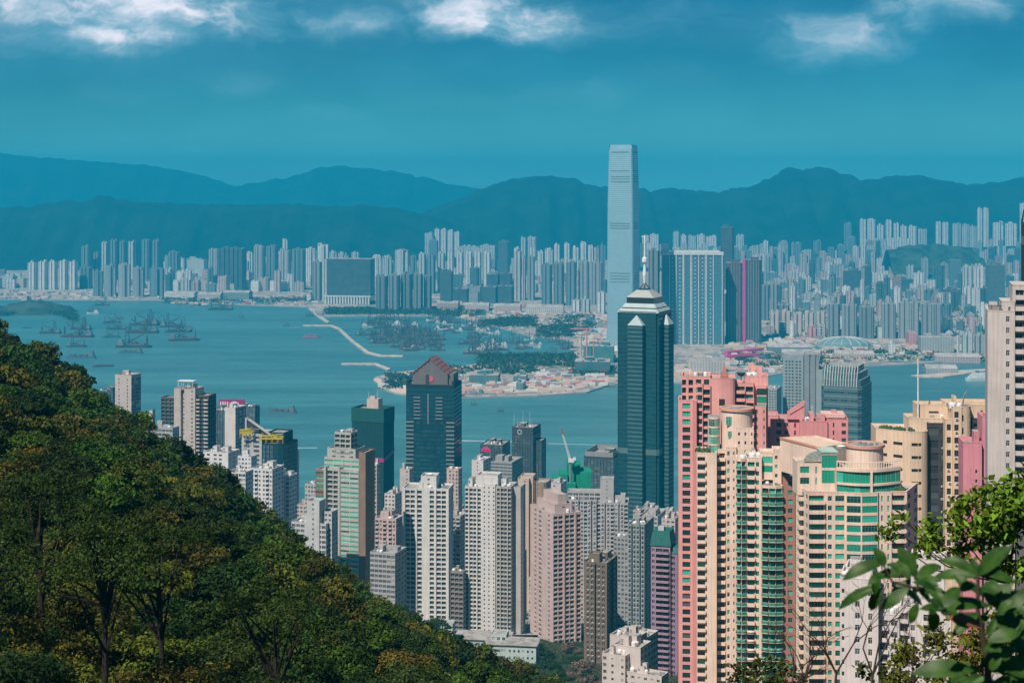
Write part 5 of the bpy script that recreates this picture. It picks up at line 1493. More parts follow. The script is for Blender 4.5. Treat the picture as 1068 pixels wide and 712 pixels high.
    run('white hillside tower on the far slope right of the tallest skyscraper', [(670, 678, 246, 262, WHT), (678, 688, 244.5, 262, WHT), (702, 709, 242, 262, PALE_), (710, 717, 245.5, 262, WHT), (718, 727, 246, 262, PALE_), (727, 736, 245, 262, WHT), (736, 749, 247, 262, WHT), (768, 777, 245.5, 262, PALE_)], 'box')
    run('tall dark teal tower with rounded top behind the wide blue glass wall', [(751.5, 767, 237, 335, (.06, .13, .16))], 'chamfer', 'office', OF)
    run('bluish slab tower beside the red striped dark tower', [(794.5, 803, 297, 334, BLU), (803.5, 812, 296, 334, (.28, .35, .36)), (812.5, 824, 318, 336, BLU)], 'slab')
    run('large blue grey slab in front row above domed roofs', [(863.5, 878, 317, 352, (.24, .31, .33)), (878.5, 896, 318, 353, (.28, .34, .36)), (896.5, 914, 320, 353, (.17, .24, .26)), (920, 937, 317, 353, (.27, .34, .35)), (937.5, 961, 315.5, 353, (.33, .39, .40)), (961.5, 984, 317, 353, (.27, .33, .35))], 'slab', depth=30)
    run('low cream estate block left of the blue grey slabs', [(803, 814, 326, 349, (.66, .6, .54)), (814.5, 826, 325, 349, (.66, .58, .52)), (826.5, 838, 327, 350, (.62, .57, .52)), (838.5, 850, 326, 350, (.66, .6, .54)), (850.5, 862, 325, 350, (.64, .58, .54)), (843, 853, 342, 352, (.75, .30, .36))], 'slab')
    run('pale tower on the hilltop estate, far right above the dense city', [(897, 904.5, 229, 256, WHT), (905, 914, 229, 257, WHT), (915, 923, 235, 257, WHT), (924, 931, 230, 257, WHT), (932, 938.5, 233, 257, WHT), (939.5, 947, 235.5, 257, WHT), (948, 957, 236, 257, WHT), (958, 968, 239, 257, PALE_), (903, 926, 250, 262, PALE_), (927, 950, 249, 262, WHT)], 'slab')
    run('lone hazy blue tower on the slope left of the hilltop estate', [(880.5, 889, 233, 256, BLU)], 'box')
    run('far right hill tower against the mountain', [(976, 982, 232, 255, WHT), (983, 990, 232.5, 255, WHT), (994, 1003, 233, 256, PALE_), (1003.5, 1012, 234, 256, PALE_), (1019.5, 1025, 217.5, 256, WHT), (1025.5, 1032, 217, 256, WHT), (1036, 1048, 232, 256, WHT), (1049, 1062, 233, 256, WHT), (1064, 1072, 212, 256, WHT), (1012, 1020, 236, 256, PALE_)], 'cross')
    run('dark glass block standing out in the crowded middle of the far city', [(879.5, 900, 282, 306, DRK), (984.5, 1004, 301.5, 318, (.06, .13, .16)), (1030.5, 1050, 276, 327, (.10, .17, .19)), (990.5, 1003.5, 271, 300, BLU)], 'box', 'office', OF)
    run('pale ribbed slab beside tall dark block, far right', [(1004.5, 1016, 278, 318, PALE_), (1016.5, 1029, 279, 318, WHT), (1004, 1014, 300, 322, WHT), (1014.5, 1027, 301, 322, PALE_), (998.5, 1003, 350, 371, WHT), (1003.5, 1016, 349, 371, PALE_), (1016.5, 1030, 349.5, 371, (.4, .44, .44))], 'slab')


def city_fill():
    """the crowded blocks inland: the largest as things, the rest of the small ones as one mass"""
    R = random.Random(31)
    rows_px = [(351, 0), (345, 0), (338, 2), (331, 2), (324, 3), (317, 4), (310, 6), (303, 8), (297, 10), (291, 14), (285, 20), (279, 28), (274, 40), (269, 55), (264, 75)]
    cand = []
    def add(x0, x1, yb, zg, lo, hi, side):
        Y = YG(yb, zg); wpx = R.uniform(5, 10) * 4800 / Y * 1.1 + 1.6
        px = x0 + R.uniform(0, wpx)
        while px < x1:
            w = R.uniform(.7, 1.25) * wpx
            h = lerp(lo, hi, R.random() ** 1.8) * R.uniform(.7, 1.15) / Y * F
            cand.append((px, px + w, yb - h + R.uniform(-2, 2), yb + R.uniform(-1.8, 1.8), zg, side, w * h))
            px += w * R.uniform(1.02, 2.0)
    for yb, zg in rows_px:
        if yb > 330: add(800, 1075, yb, 3 + zg, 14, 48, 'right')
        else: add(782, 1075, yb, 3 + zg, 22, 88, 'right')
    for yb, zg in ((303, 3), (297, 4), (291, 6), (285, 12), (278, 20)):
        add(170, 640, yb, 3 + zg, 20, 74, 'left')
    for yb, zg in ((298, 3), (291, 6)):
        add(-15, 175, yb, 3 + zg, 16, 46, 'left')
    for yb, zg in ((268, 60), (263, 75)): add(640, 800, yb, zg, 25, 55, 'right')
    # keep clear of the hill that rises out of the far city
    cand = [c for c in cand if not (930 < c[0] < 1012 and 254 < c[3] < 276)]
    cand.sort(key=lambda c: -c[6])
    cols = [(WHT, 'white'), (PALE_, 'pale grey'), (WHT, 'white'), (TAN, 'sandy'), (BLU, 'blue'), ((.33, .43, .43), 'blue grey'), (PNK, 'pinkish'), ((.05, .13, .15), 'dark'), (WHT, 'white'), ((.08, .2, .2), 'dark'), ((.04, .12, .14), 'dark'), (WHT, 'white')]
    mass = MB(); mcols = []
    for i, (x0, x1, yt, yb, zg, side, a) in enumerate(cand):
        col, nm = cols[R.randrange(len(cols))]
        j = R.uniform(.85, 1.12)
        col = tuple(c * j for c in col)
        if i < 210:
            dpt = 'in front rows' if yb > 330 else 'in middle rows' if yb > 296 else 'in back rows' if yb > 276 else 'on far slope'
            sect = ('far left shore' if x0 < 170 else 'wide dark block' if x0 < 330 else 'boat basin' if x0 < 480 else 'pointed crown tower' if x0 < 560 else 'tallest skyscraper') if side == 'left' else \
                ('blue glass wall' if x0 < 800 else 'striped dark tower' if x0 < 850 else 'dark middle block' if x0 < 905 else 'hilltop estate' if x0 < 960 else 'wooded knoll' if x0 < 1010 else 'frame edge')
            fm = 'slender' if (x1 - x0) < 7 else 'broad' if (x1 - x0) > 11 else 'midsize'
            far_tower('city_tower', f'{nm} {fm} tower {dpt}, near {sect}', 'apartment tower', x0, x1, yt, yb, col, R.choice(['cross', 'slab', 'box', 'slab', 'chamfer']),
                      R.choice(['flats', 'flats', 'office']), zg=zg, yaw=R.uniform(-30, 10), group='towers of the crowded far city', seed=i)
        else:
            Y = YG(yb, zg)
            if Y > 7200: Y = 7200 + (Y - 7200) * .12; zg = H - (yb - HY) * Y / F
            w = (x1 - x0) / F * Y; h = max(10, Z(yt, Y) - zg); cx = X((x0 + x1) / 2, Y)
            n0 = len(mass.f); mass.box(cx - w / 2, Y, -1, cx + w / 2, Y + 22, zg + h, R.randrange(5), 5)
            if R.random() < .7: mass.box(cx - w * .25, Y + 4, zg + h, cx + w * .15, Y + 12, zg + h + 5, R.randrange(5), 5)
    mm = []
    for k, c in enumerate([WHT, PALE_, TAN, BLU, PNK]):
        m = far_mat('flats').copy(); m.name = 'distant_render'
        for n in list(m.node_tree.nodes):
            if n.bl_idname == 'ShaderNodeObjectInfo':
                rgb = m.node_tree.nodes.new('ShaderNodeRGB'); rgb.outputs[0].default_value = (*c, 1)
                for l in list(n.outputs['Color'].links): m.node_tree.links.new(rgb.outputs[0], l.to_socket)
        mm.append(m)
    o = mass.build('distant_city', mm + [FARROOF])
    tag(o, 'hazy mass of small far off buildings packed between the inland towers', None, None, 'stuff')


def far_landmarks():
    # ---- the tallest skyscraper
    Y = 3720; zb = 4
    t = thing('skyscraper', 'tallest tapering pale glass skyscraper with two dark louvre bands across the water', 'skyscraper', (X(659.5, Y), Y, zb), RAD(-19), px=650)
    GLS = plain('silver_curtain_wall', (.38, .58, .63), .4, .5, metal=.4, vary=.05, scale=.05)
    s = Y / F
    hh = Z(151, Y) - zb
    W = 63.0
    def ring(z, k, ch=2.5):
        w = W * k; o_ = W * (1 - k) / 2
        # corner at the front right (0,0); the front runs to -W
        x0, x1, y0, y1 = -W + o_ + 1.5, -o_ + 1.5, o_, W - o_
        return [(x0, y0 + ch, z), (x0 + ch, y0, z), (x1 - ch, y0, z), (x1, y0 + ch, z), (x1, y1 - ch, z), (x1 - ch, y1, z), (x0 + ch, y1, z), (x0, y1 - ch, z)]
    prof = [(0, 1.13), (14, 1.08), (60, 1.01), (hh * .5, 1.0), (hh * .72, .98), (hh * .9, .92), (hh - 9, .885)]
    m = MB()
    for (za, ka), (zb_, kb) in zip(prof, prof[1:]):
        a, b = ring(za, ka), ring(zb_, kb)
        for i in range(8): m.quad(a[i], a[(i + 1) % 8], b[(i + 1) % 8], b[i], 0)
    m.poly(ring(hh - 9, .885), 0)
    m.build('curtain_wall', [GLS], t)
    # crown walls rise past the roof on each face
    m = MB(); a = ring(hh - 9, .885); b = ring(hh, .865)
    for i in (1, 3, 5, 7):
        m.quad(a[i], a[(i + 1) % 8], b[(i + 1) % 8], b[i]); c = [(p[0] * .97 - .9, p[1] * .97 + .9, p[2]) for p in (a[i], a[(i + 1) % 8], b[(i + 1) % 8], b[i])]; m.quad(*c[::-1])
    m.build('crown_wall', [GLS], t)
    def band(zf0, zf1, k, mt, name, ins=.4, x0f=.08, x1f=.92):
        m = MB(); a = ring(zf0, k); b = ring(zf1, k)
        for i in (1, 3):
            p, q = Vector(a[i]), Vector(a[(i + 1) % 8]); r_, s_ = Vector(b[i]), Vector(b[(i + 1) % 8])
            n = (q - p).cross(Vector((0, 0, 1))).normalized() * ins
            m.quad(*[tuple(v + n) for v in (p.lerp(q, x0f), p.lerp(q, x1f), r_.lerp(s_, x1f), r_.lerp(s_, x0f))])
        m.build(name, [mt], t)
    LOUV = plain('louvre_dark', (.12, .17, .18), .6)
    zz = lambda py: Z(py, Y) - zb
    for py, hgt in ((159, 1.6), (178.5, 1.2), (184.5, 1.4), (187, 1.2), (190, 1.4), (233.5, 1.6), (236, 1.2), (238.5, 1.4), (285.5, 1.4), (288.5, 1.2), (291.5, 1.4), (294.5, 1.2)):
        z = zz(py); k = np.interp(z, [p[0] for p in prof], [p[1] for p in prof]) + .004
        band(z, z + hgt * s * .45, k, LOUV, 'louvre_band')
    m = MB()
    nfl = 96
    for i in range(nfl):
        z = 16 + (hh - 30) * i / nfl; k = float(np.interp(z, [p[0] for p in prof], [p[1] for p in prof])) + .002
        a, b = ring(z, k), ring(z + 1.1, k)
        for j in (1, 3): m.quad(a[j], a[(j + 1) % 8], b[(j + 1) % 8], b[j])
    o = m.build('floor_line', [plain('floor_line_steel', (.26, .38, .41), .5)], t); o['kind'] = 'stuff'
    m = MB(); a = ring(0, 1.2); b = ring(13, 1.13)
    for i in range(8): m.quad(a[i], a[(i + 1) % 8], b[(i + 1) % 8], b[i])
    m.build('base_canopy', [wall_mat((.75, .75, .72))], t)
    # ---- wide blue glass wall of flats
    Y = 3900; s = Y / F
    t = thing('apartment_wall', 'wide blue glass apartment wall with white grid lines and white crown', 'apartment block', (X(722, Y), Y, 3), RAD(-6), px=722)
    z1 = Z(266, Y) - 3; zp = Z(360, Y) - 3; w0, w1 = (690 - 722) * s, (753.5 - 722) * s
    wall = plain('harbour_blue_glass', (.05, .17, .22), .25, .5); m = MB(); m.box(w0, 0, zp, w1, 38, z1, 0); m.build('glass_wall', [wall], t)
    WW = wall_mat((.62, .66, .66))
    for i, f in enumerate((.0, .125, .235, .345, .36, .47, .49, .6, .71, .73, .84, .985)): m = MB(); xx = lerp(w0, w1, f); m.box(xx, -1.2, zp, xx + 1.9, -.05, z1); m.build('white_rib', [WW], t)
    m = MB()
    for k in range(46): z = lerp(zp, z1, k / 46); m.box(w0, -.7, z, w1, -.06, z + 1.0)
    o = m.build('floor_line', [plain('harbour_floor_line', (.22, .33, .36), .5)], t); o['kind'] = 'stuff'
    for f in (.17, .29, .54, .66, .79):
        m = MB(); xx = lerp(w0, w1, f)
        for k in range(23): z = lerp(zp, z1, k / 23); m.box(xx, -1.0, z, xx + 3.2, -.08, z + 2.6)
        m.build('balcony_column', [WW], t)
    m = MB(); m.box(w0 - 3, -2, z1 + .1, w1 + 2, 38, z1 + 7, 0); m.build('white_crown', [WW], t)
    m = MB(); m.box(w0 - 1, 2, z1 + 7.1, lerp(w0, w1, .12), 20, Z(253.5, Y) - 3, 0); m.build('roof_block', [WW], t)
    m = MB(); m.box(lerp(w0, w1, .2), 4, z1 + 7.1, lerp(w0, w1, .95), 20, z1 + 11, 0); m.build('roof_block', [WW], t)
    m = MB(); m.box(w0, -6, zp - 11, w1 + 4, 40, zp - .1, 0); m.build('podium_band', [WW], t)
    m = MB(); m.box(w0, 4, 0, w1, 40, zp - 11.1, 0); m.build('podium_glazing', [GL_TEAL], t)
    for i in range(11): m = MB(); xx = lerp(w0, w1, i / 10.5); m.box(xx, -5, 0, xx + 3.5, 3.9, zp - 11.1); m.build('podium_column', [WW], t)
    # ---- dark tower with magenta stripe
    Y = 3950; s = Y / F
    t = thing('striped_tower', 'dark reddish twin tower with one bright magenta vertical stripe', 'apartment tower', (X(776, Y), Y, 3), RAD(-8), px=776)
    DKR = wall_mat((.11, .09, .105)); z1 = Z(271, Y) - 3
    far = far_mat('office')
    for a, b, py, nm, cl in ((757, 774.5, 274, 'wall', (.14, .085, .10)), (777.6, 794, 271, 'wall', (.07, .10, .12))):
        m = MB(); zz_ = Z(py, Y) - 3; c = 6
        x0, x1 = (a - 776) * s, (b - 776) * s
        m.prism([(x0, c), (x0 + c, 0), (x1 - c, 0), (x1, c), (x1, 36), (x0, 36)], 0, zz_, 0, 1); o = m.build(nm, [far, FARROOF], t); o.color = (*cl, 1)
        for i in range(5): m = MB(); xx = lerp(x0 + c, x1 - c - 1.2, i / 4); m.box(xx, -1, 4, xx + 1.2, -.05, zz_ - 3); m.build('facade_rib', [wall_mat((.30, .30, .31))], t)
        m = MB(); m.box(lerp(x0, x1, .3), 8, zz_, lerp(x0, x1, .8), 24, zz_ + 6); m.build('roof_block', [DKR], t)
    m = MB(); m.box((774.7 - 776) * s, 1, 0, (777.4 - 776) * s, 30, z1 + 2); m.build('magenta_stripe', [plain('magenta_cladding', (.62, .04, .26), .5)], t)
    # slim tower with a round eye
    t = thing('eye_tower', 'thin pale tower topped by a round disc beside the striped dark tower', 'tower', (X(754.5, 3900), 3900, 3), 0, px=754.5)
    m = MB(); m.box(-3.2, 0, 0, 3.2, 10, Z(308, 3900) - 3); m.build('shaft', [wall_mat((.6, .62, .62))], t)
    m = MB(); zc = Z(304, 3900) - 3
    for y, sg in ((-.5, 1), (10.5, -1)): m.poly([(7 * math.cos(sg * a), y, zc + 7 * math.sin(sg * a)) for a in [i * math.pi / 8 for i in range(16)]])
    for i in range(16): a, b = i * math.pi / 8, (i + 1) * math.pi / 8; m.quad((7 * math.cos(a), -.5, zc + 7 * math.sin(a)), (7 * math.cos(b), -.5, zc + 7 * math.sin(b)), (7 * math.cos(b), 10.5, zc + 7 * math.sin(b)), (7 * math.cos(a), 10.5, zc + 7 * math.sin(a)))
    m.build('disc', [wall_mat((.7, .7, .7))], t)
    # pointed crown and rounded top on two far office towers
    # ---- domed roofs and low terminals on the reclaimed shore
    def dome(label, name, px, yb, wpx, hpx, col, dep=70):
        Y = YG(yb, 3); s = Y / F; w = wpx * s / 2; h = hpx * s
        t = thing(name, label, 'station roof', (X(px, Y), Y + dep / 2, 3), RAD(-6), px=px)
        m = MB(); N, M = 20, 7
        for j in range(M):
            a0, a1 = math.pi / 2 * j / M, math.pi / 2 * (j + 1) / M
            for i in range(N):
                b0, b1 = 2 * math.pi * i / N, 2 * math.pi * (i + 1) / N
                P = lambda a, b: (w * math.cos(a) * math.cos(b), dep * .6 * math.cos(a) * math.sin(b), h * .25 + h * .75 * math.sin(a))
                m.quad(P(a0, b0), P(a0, b1), P(a1, b1), P(a1, b0))
        m.build('dome_shell', [plain('dome_' + name, col, .5)], t)
        m = MB(); m.prism([(w * math.cos(b), dep * .6 * math.sin(b)) for b in [2 * math.pi * i / N for i in range(N)]], 0, h * .25); m.build('base_wall', [wall_mat((.5, .5, .48))], t)
        for i in range(10):
            m = MB(); b = math.pi + math.pi * i / 9
            for j in range(M): a0, a1 = math.pi / 2 * j / M, math.pi / 2 * (j + 1) / M; P = lambda a: (w * 1.01 * math.cos(a) * math.cos(b), dep * .606 * math.cos(a) * math.sin(b), h * .25 + h * .757 * math.sin(a)); m.tube(P(a0), P(a1), 1.0, k=4)
            m.build('roof_rib', [wall_mat((.6, .62, .6))], t)
    dome('low teal meshed dome roof above the pale reclaimed ground', 'meshed_dome', 884, 363.5, 58, 11, (.16, .27, .28))
    dome('pale grey ribbed dome roof of the stadium hall beside pink block', 'stadium_dome', 978, 352, 38, 9, (.45, .46, .44))
    def low(label, x0, x1, yt, yb, col, kind='low', style='box', name='quay_building', d=50):
        return far_tower(name, label, 'building', x0, x1, yt, yb, col, style, kind, yaw=-5, depth=d)
    low('plain pale hall wall under the ribbed stadium dome', 960, 998, 352, 369, (.42, .46, .45)); low('pink sided hall beside the ribbed stadium dome', 947, 959, 347, 361, (.66, .30, .34)); low('low white arched gatehouse on the reclaimed shore', 926, 937, 359, 369, WHT)
    low('long low teal roofed terminal along the magenta bridge', 800, 850, 362, 369, (.14, .24, .26), style='shed'); low('flat pale blue shed near the pale hotel slab', 815, 858, 368, 378, (.40, .47, .47), style='shed')
    low('long white shed on the far left quay', 170, 205, 306, 311.5, WHT, style='shed'); low('flat cream quay building near the far left towers', 205, 232, 307, 313, TAN, style='shed')
    low('green roofed long shed by the breakwater root', 232, 262, 305, 313.5, (.2, .3, .28), style='shed'); low('small white quay house at the breakwater root', 319, 326, 307, 314.5, WHT)
    low('low brick coloured warehouse on the basin shore', 455, 480, 316, 323, (.5, .38, .34), style='shed'); low('long pale warehouse behind the boat basin', 484, 512, 318, 324, (.6, .58, .55), style='shed'); low('pink roofed shed behind the wooded basin bank', 515, 545, 319, 326, (.62, .46, .42), style='shed'); low('white long market hall on the basin shore', 548, 590, 320, 327, (.66, .62, .58), style='shed')
    low('flat dark green hall on the reclaimed spit', 488, 523, 391, 400, (.05, .19, .19), name='quay_building'); low('low glass pavilion on the sandy spit', 534, 552, 392, 398, (.10, .22, .22)); low('round edged glass pavilion at the spit waterfront', 537, 550, 399, 406, (.12, .27, .28), style='chamfer')
    low('green netted low site block below the tallest skyscraper', 607, 645, 361, 378, (.02, .22, .20), d=80); low('darker netted site block stepping toward the spit', 598, 640, 377, 389, (.015, .14, .14), d=60); low('white site office beside the green netted site block', 635, 641, 364, 373, WHT)
    low('beige low terminal under the wide blue glass wall', 720, 760, 377, 389, (.62, .55, .5)); low('teal glass box pavilion near the waterfront behind salmon tower', 735, 748, 378, 386, (.25, .42, .43)); low('flat sand coloured depot on the reclaimed shore', 870, 915, 369, 375, (.58, .5, .44), style='shed'); low('low grey ferry pier shed right of the finned tower', 965, 1002, 384, 388, (.40, .42, .42), style='shed'); low('long pinkish depot roof behind the ferry pier', 975, 1025, 372, 377, (.58, .42, .40), style='shed')
    # magenta bridges
    for k, (a, b, y0, y1, lab) in enumerate(((757, 795, 368, 364, 'long magenta elevated walkway at the foot of the striped dark tower'), (757, 790, 372, 370, 'short magenta lower walkway in front of the long one'))):
        pa, pb = G(a, y0 + 3, 3), G(b, y1 + 3, 3)
        t = thing('walkway_bridge', lab, 'bridge', (pa[0], pa[1], 3), math.atan2(pb[1] - pa[1], pb[0] - pa[0])); Ln = math.hypot(pb[0] - pa[0], pb[1] - pa[1])
        m = MB(); m.box(0, -6, 5, Ln, 6, 10); m.build('deck', [plain('magenta_cladding', (.62, .04, .26), .5)], t)
        for i in range(6): m = MB(); xx = Ln * (i + .5) / 6; m.box(xx - 1.5, -2, 0, xx + 1.5, 2, 4.9); m.build('pillar', [wall_mat((.5, .5, .5))], t)
    # tower cranes
    for (px, yb, yt, jl, jr, col, lab) in ((612, 379, 342, -17, 5, (.62, .26, .25), 'salmon tower crane with long level jib over the netted site'), (619, 384, 355, -3, 8, (.62, .26, .25), 'salmon tower crane with short jib in front of the netted site'),
                                          (606, 372, 350, -9, 4, (.55, .5, .45), 'pale tower crane behind the netted site')):
        Y = YG(yb, 3); s = Y / F
        t = thing('tower_crane', lab, 'crane', (X(px, Y), Y, 3), 0, px=px); m = MB(); zt = Z(yt, Y) - 3
        m.tube((0, 0, 0), (0, 0, zt), 1.6, k=4); m.build('mast', [plain('crane_paint%d' % px, col, .5)], t)
        m = MB(); m.tube((jl * s, 0, zt - 2), (jr * s, 0, zt - 2), 1.2, k=4); m.tube((0, 0, zt + 8), (jl * s * .8, 0, zt - 1), .4, k=3); m.tube((0, 0, zt + 8), (jr * s * .8, 0, zt - 1), .4, k=3); m.build('jib', [plain('crane_paint%d' % px, col, .5)], t)
        m = MB(); m.box(jr * s - 5, -2, zt - 6, jr * s, 2, zt - 2.2); m.build('counterweight', [wall_mat((.4, .4, .4))], t)
# ---------------------------------------------------------------- water, land, hills
def sheet(name, pts, z, zb, mats, kind='structure', side=0):
    """a flat piece of land: px/py outline already in world x, y"""
    tri = tessellate_polygon([[Vector((x, y, 0)) for x, y in pts]])
    m = MB()
    m.v = [(x, y, z) for x, y in pts]
    for a, b, c in tri:
        p, q, r = pts[a], pts[b], pts[c]
        if (q[0] - p[0]) * (r[1] - p[1]) - (q[1] - p[1]) * (r[0] - p[0]) < 0: b, c = c, b
        m.f.append((a, b, c)); m.m.append(0)
    n = len(pts)
    for i in range(n):
        j = (i + 1) % n
        k = len(m.v); m.v += [(*pts[i], zb), (*pts[j], zb), (*pts[j], z - .003), (*pts[i], z - .003)]
        m.f.append((k, k + 1, k + 2, k + 3)); m.m.append(side)
    o = m.build(name, mats)
    o['kind'] = kind
    return o


def gpts(rows, z):
    return [G(px, py, z)[:2] for px, py in rows]


def make_setting():
    # water
    t = NT('harbour_water')
    tc = t.n('ShaderNodeTexCoord')
    v = tc.outputs['Object']
    n1 = t.noise(v, .0016, 4, .6, (1, 2.6, 1))
    n2 = t.noise(v, .012, 3, .6, (.5, 1.6, 1))
    c = t.mix(t.ramp(n1, .3, .75), (.055, .165, .165), (.095, .245, .24))
    c = t.mix(t.math('MULTIPLY', t.ramp(n2, .45, .8), .35), c, (.085, .31, .31))
    n3 = t.noise(v, .0045, 5, .7, (.35, 2.2, 1)); n4 = t.noise(v, .03, 4, .7, (.4, 1.5, 1))
    c = t.mix(t.math('MULTIPLY', t.ramp(n3, .48, .66), .55), c, (.11, .33, .33)); c = t.mix(t.math('MULTIPLY', t.ramp(n4, .52, .72), .30), c, (.02, .13, .15))
    t.base(c, .34, .4)
    bw = t.n('ShaderNodeBump'); bw.inputs['Strength'].default_value = .8; bw.inputs['Distance'].default_value = 3
    hn = t.math('ADD', t.noise(v, .06, 4, .65, (1, 1.5, 1)), t.math('MULTIPLY', t.noise(v, .018, 2, .5), 1.2))
    t.l(hn, bw.inputs['Height']); t.l(bw.outputs[0], t.b.inputs['Normal'])
    m = MB(); m.quad((-8800, -100, 0), (8800, -100, 0), (8800, 16300, 0), (-8800, 16300, 0))
    o = m.build('harbour_water', t.m); o['kind'] = 'structure'
    # far land: concrete, bare reclaimed earth, greenery
    t = NT('far_land')
    v = t.obj()
    a = t.noise(v, .006, 5, .65); b = t.noise(v, .02, 4, .7, (1, .5, 1)); c_ = t.noise(v, .05, 3, .7, (1, .35, 1))
    col = t.mix(t.ramp(a, .40, .58), (.38, .34, .29), (.48, .41, .34))
    col = t.mix(t.ramp(b, .50, .56), col, (.24, .25, .24))
    col = t.mix(t.ramp(b, .34, .40, 1, 0), col, (.07, .11, .055))
    col = t.mix(t.ramp(c_, .60, .66), col, (.62, .58, .53))
    far = t.base(col, .9, .2)
    EDGE = plain('quay_wall', (.36, .35, .33), .9, scale=.02)
    rows = [(-160, 312), (0, 312), (60, 312.5), (168, 313), (200, 314), (250, 317.5), (300, 319), (325, 320), (331, 329), (345, 329.5), (400, 329), (470, 329), (492, 334), (520, 341), (552, 350), (585, 353),
            (603, 358), (604, 365), (588, 371), (560, 373), (520, 375), (486, 381), (450, 384), (410, 388.5), (391, 393), (391, 397), (397, 404), (412, 409.5), (430, 412), (480, 413.5), (560, 412), (612, 408.5), (638, 400), (660, 399),
            (706, 398.5), (735, 399), (762, 397.5), (830, 387), (900, 381.5), (960, 378.5), (1000, 376), (1068, 373), (1250, 368)]
    pts = gpts(rows, 2.5)
    pts += [(8000, 5200), (8600, 16200), (-8600, 16200), (-8600, 5400)]
    sheet('reclaimed_ground', pts, 2.5, -3, [far, EDGE], side=1)
    SAND = plain('pale_sand', (.62, .50, .40), .95, scale=.02)
    sheet('beach', gpts([(389.5, 395), (398, 403), (412, 409), (430, 411.8), (478, 413.3), (478, 410.5), (432, 408), (416, 404.5), (404, 399), (394, 393.5)], 2.6), 2.6, -3, [SAND, SAND])
    sheet('construction_yard', gpts([(540, 402), (560, 392), (598, 386), (640, 384), (655, 394), (620, 400), (600, 406), (560, 409.5), (535, 410.5)], 2.62), 2.62, -3, [plain('bare_pink_earth', (.52, .43, .36), .95, vary=.4, scale=.03)] * 2)
    # road strips on the reclaimed land
    ASP = plain('far_asphalt', (.12, .12, .12), .9, scale=.02)
    for rows in ([(478, 411.6), (560, 409.8), (560, 409.2), (478, 410.9)], [(486, 389.6), (560, 384.6), (640, 381.2), (640, 380.5), (560, 383.7), (486, 388.4)], [(720, 394), (840, 383), (980, 375), (980, 374.4), (840, 382), (720, 392.6)], [(330, 327.4), (470, 327), (500, 331), (500, 330.3), (470, 326.2), (330, 326.5)]):
        sheet('shore_road', gpts(rows, 2.64), 2.64, 1, [ASP, ASP])
    # breakwaters
    STONE = plain('breakwater_stone', (.52, .46, .39), .95, vary=.3, scale=.05)
    for rows in ([(316, 339.3), (344, 339.6), (352, 343), (366, 356), (382, 368.2), (396, 371), (420, 371.2), (421, 370.2), (398, 369.8), (385, 366.6), (369, 355), (355, 342), (346, 338.6), (316, 338.5)],
                 [(321, 321), (331, 330), (341, 336.5), (344, 335.5), (335, 329), (326, 321)], [(356, 379.4), (390, 379.6), (404, 385.4), (408, 384.2), (392, 378.2), (356, 378.4)]):
        sheet('breakwater', gpts(rows, 2.0), 2.0, -3, [STONE, STONE])
    sheet('ferry_pier_ground', gpts([(960, 392.5), (984, 392.8), (1012, 388.5), (1030, 386), (1030, 384), (1000, 386), (975, 389.5), (950, 391)], 2.0), 2.0, -3, [STONE, STONE])
    # foam wakes
    FOAM = plain('wake_foam', (.36, .50, .51), .6, scale=.05)
    for rows in ([(286, 467.6), (331, 467.1), (331, 466.3), (286, 466.7)], [(480, 459.8), (541, 461), (541, 460.3), (480, 458.6)], [(572, 462.6), (641, 464.3), (641, 463.8), (572, 461.9)], [(300, 341.2), (312, 341.6), (312, 341.4), (300, 341.0)]):
        o = sheet('wake_foam', gpts(rows, .25), .25, .1, [FOAM, FOAM])
    # island hillside under the towers, down to the quay
    t = NT('slope_ground')
    v = t.obj()
    a = t.noise(v, .02, 5, .65)
    col = t.mix(t.ramp(a, .4, .6), (.03, .05, .02), (.08, .08, .045))
    sl = t.base(col, .95, .1)
    m = MB(); ys = [-60, -20, 0, 3, 6, 10, 17, 25, 40, 60, 80, 100, 150, 200, 300, 400, 500, 600, 720, 850, 1000, 1200, 1500, 1750, 1860, 1900, 1904, 1960]
    xs = [i * 60 for i in range(-16, 17)]
    R = random.Random(1)
    idx = {}
    for j, y in enumerate(ys):
        for i, x in enumerate(xs):
            idx[i, j] = len(m.v)
            zz = gz(y) + (R.uniform(-1, 1) * 2 if 60 < y < 1500 else 0)
            m.v.append((x, y, zz))
    for j in range(len(ys) - 1):
        for i in range(len(xs) - 1): m.f.append((idx[i, j], idx[i + 1, j], idx[i + 1, j + 1], idx[i, j + 1])); m.m.append(0)
    o = m.build('island_slope', sl, smooth=True); o['kind'] = 'structure'
    # street level ground of the lower town
    CON = plain('street_concrete', (.26, .26, .25), .9, vary=.3, scale=.03)
    m = MB()
    for (ya, yb) in ((1000, 1200), (1200, 1500), (1500, 1750), (1750, 1860), (1860, 1899)):
        m.quad((-960, ya, gz(ya) + 2.5), (960, ya, gz(ya) + 2.5), (960, yb, gz(yb) + 2.5), (-960, yb, gz(yb) + 2.5))
    o = m.build('street', CON); o['kind'] = 'structure'
    hills()


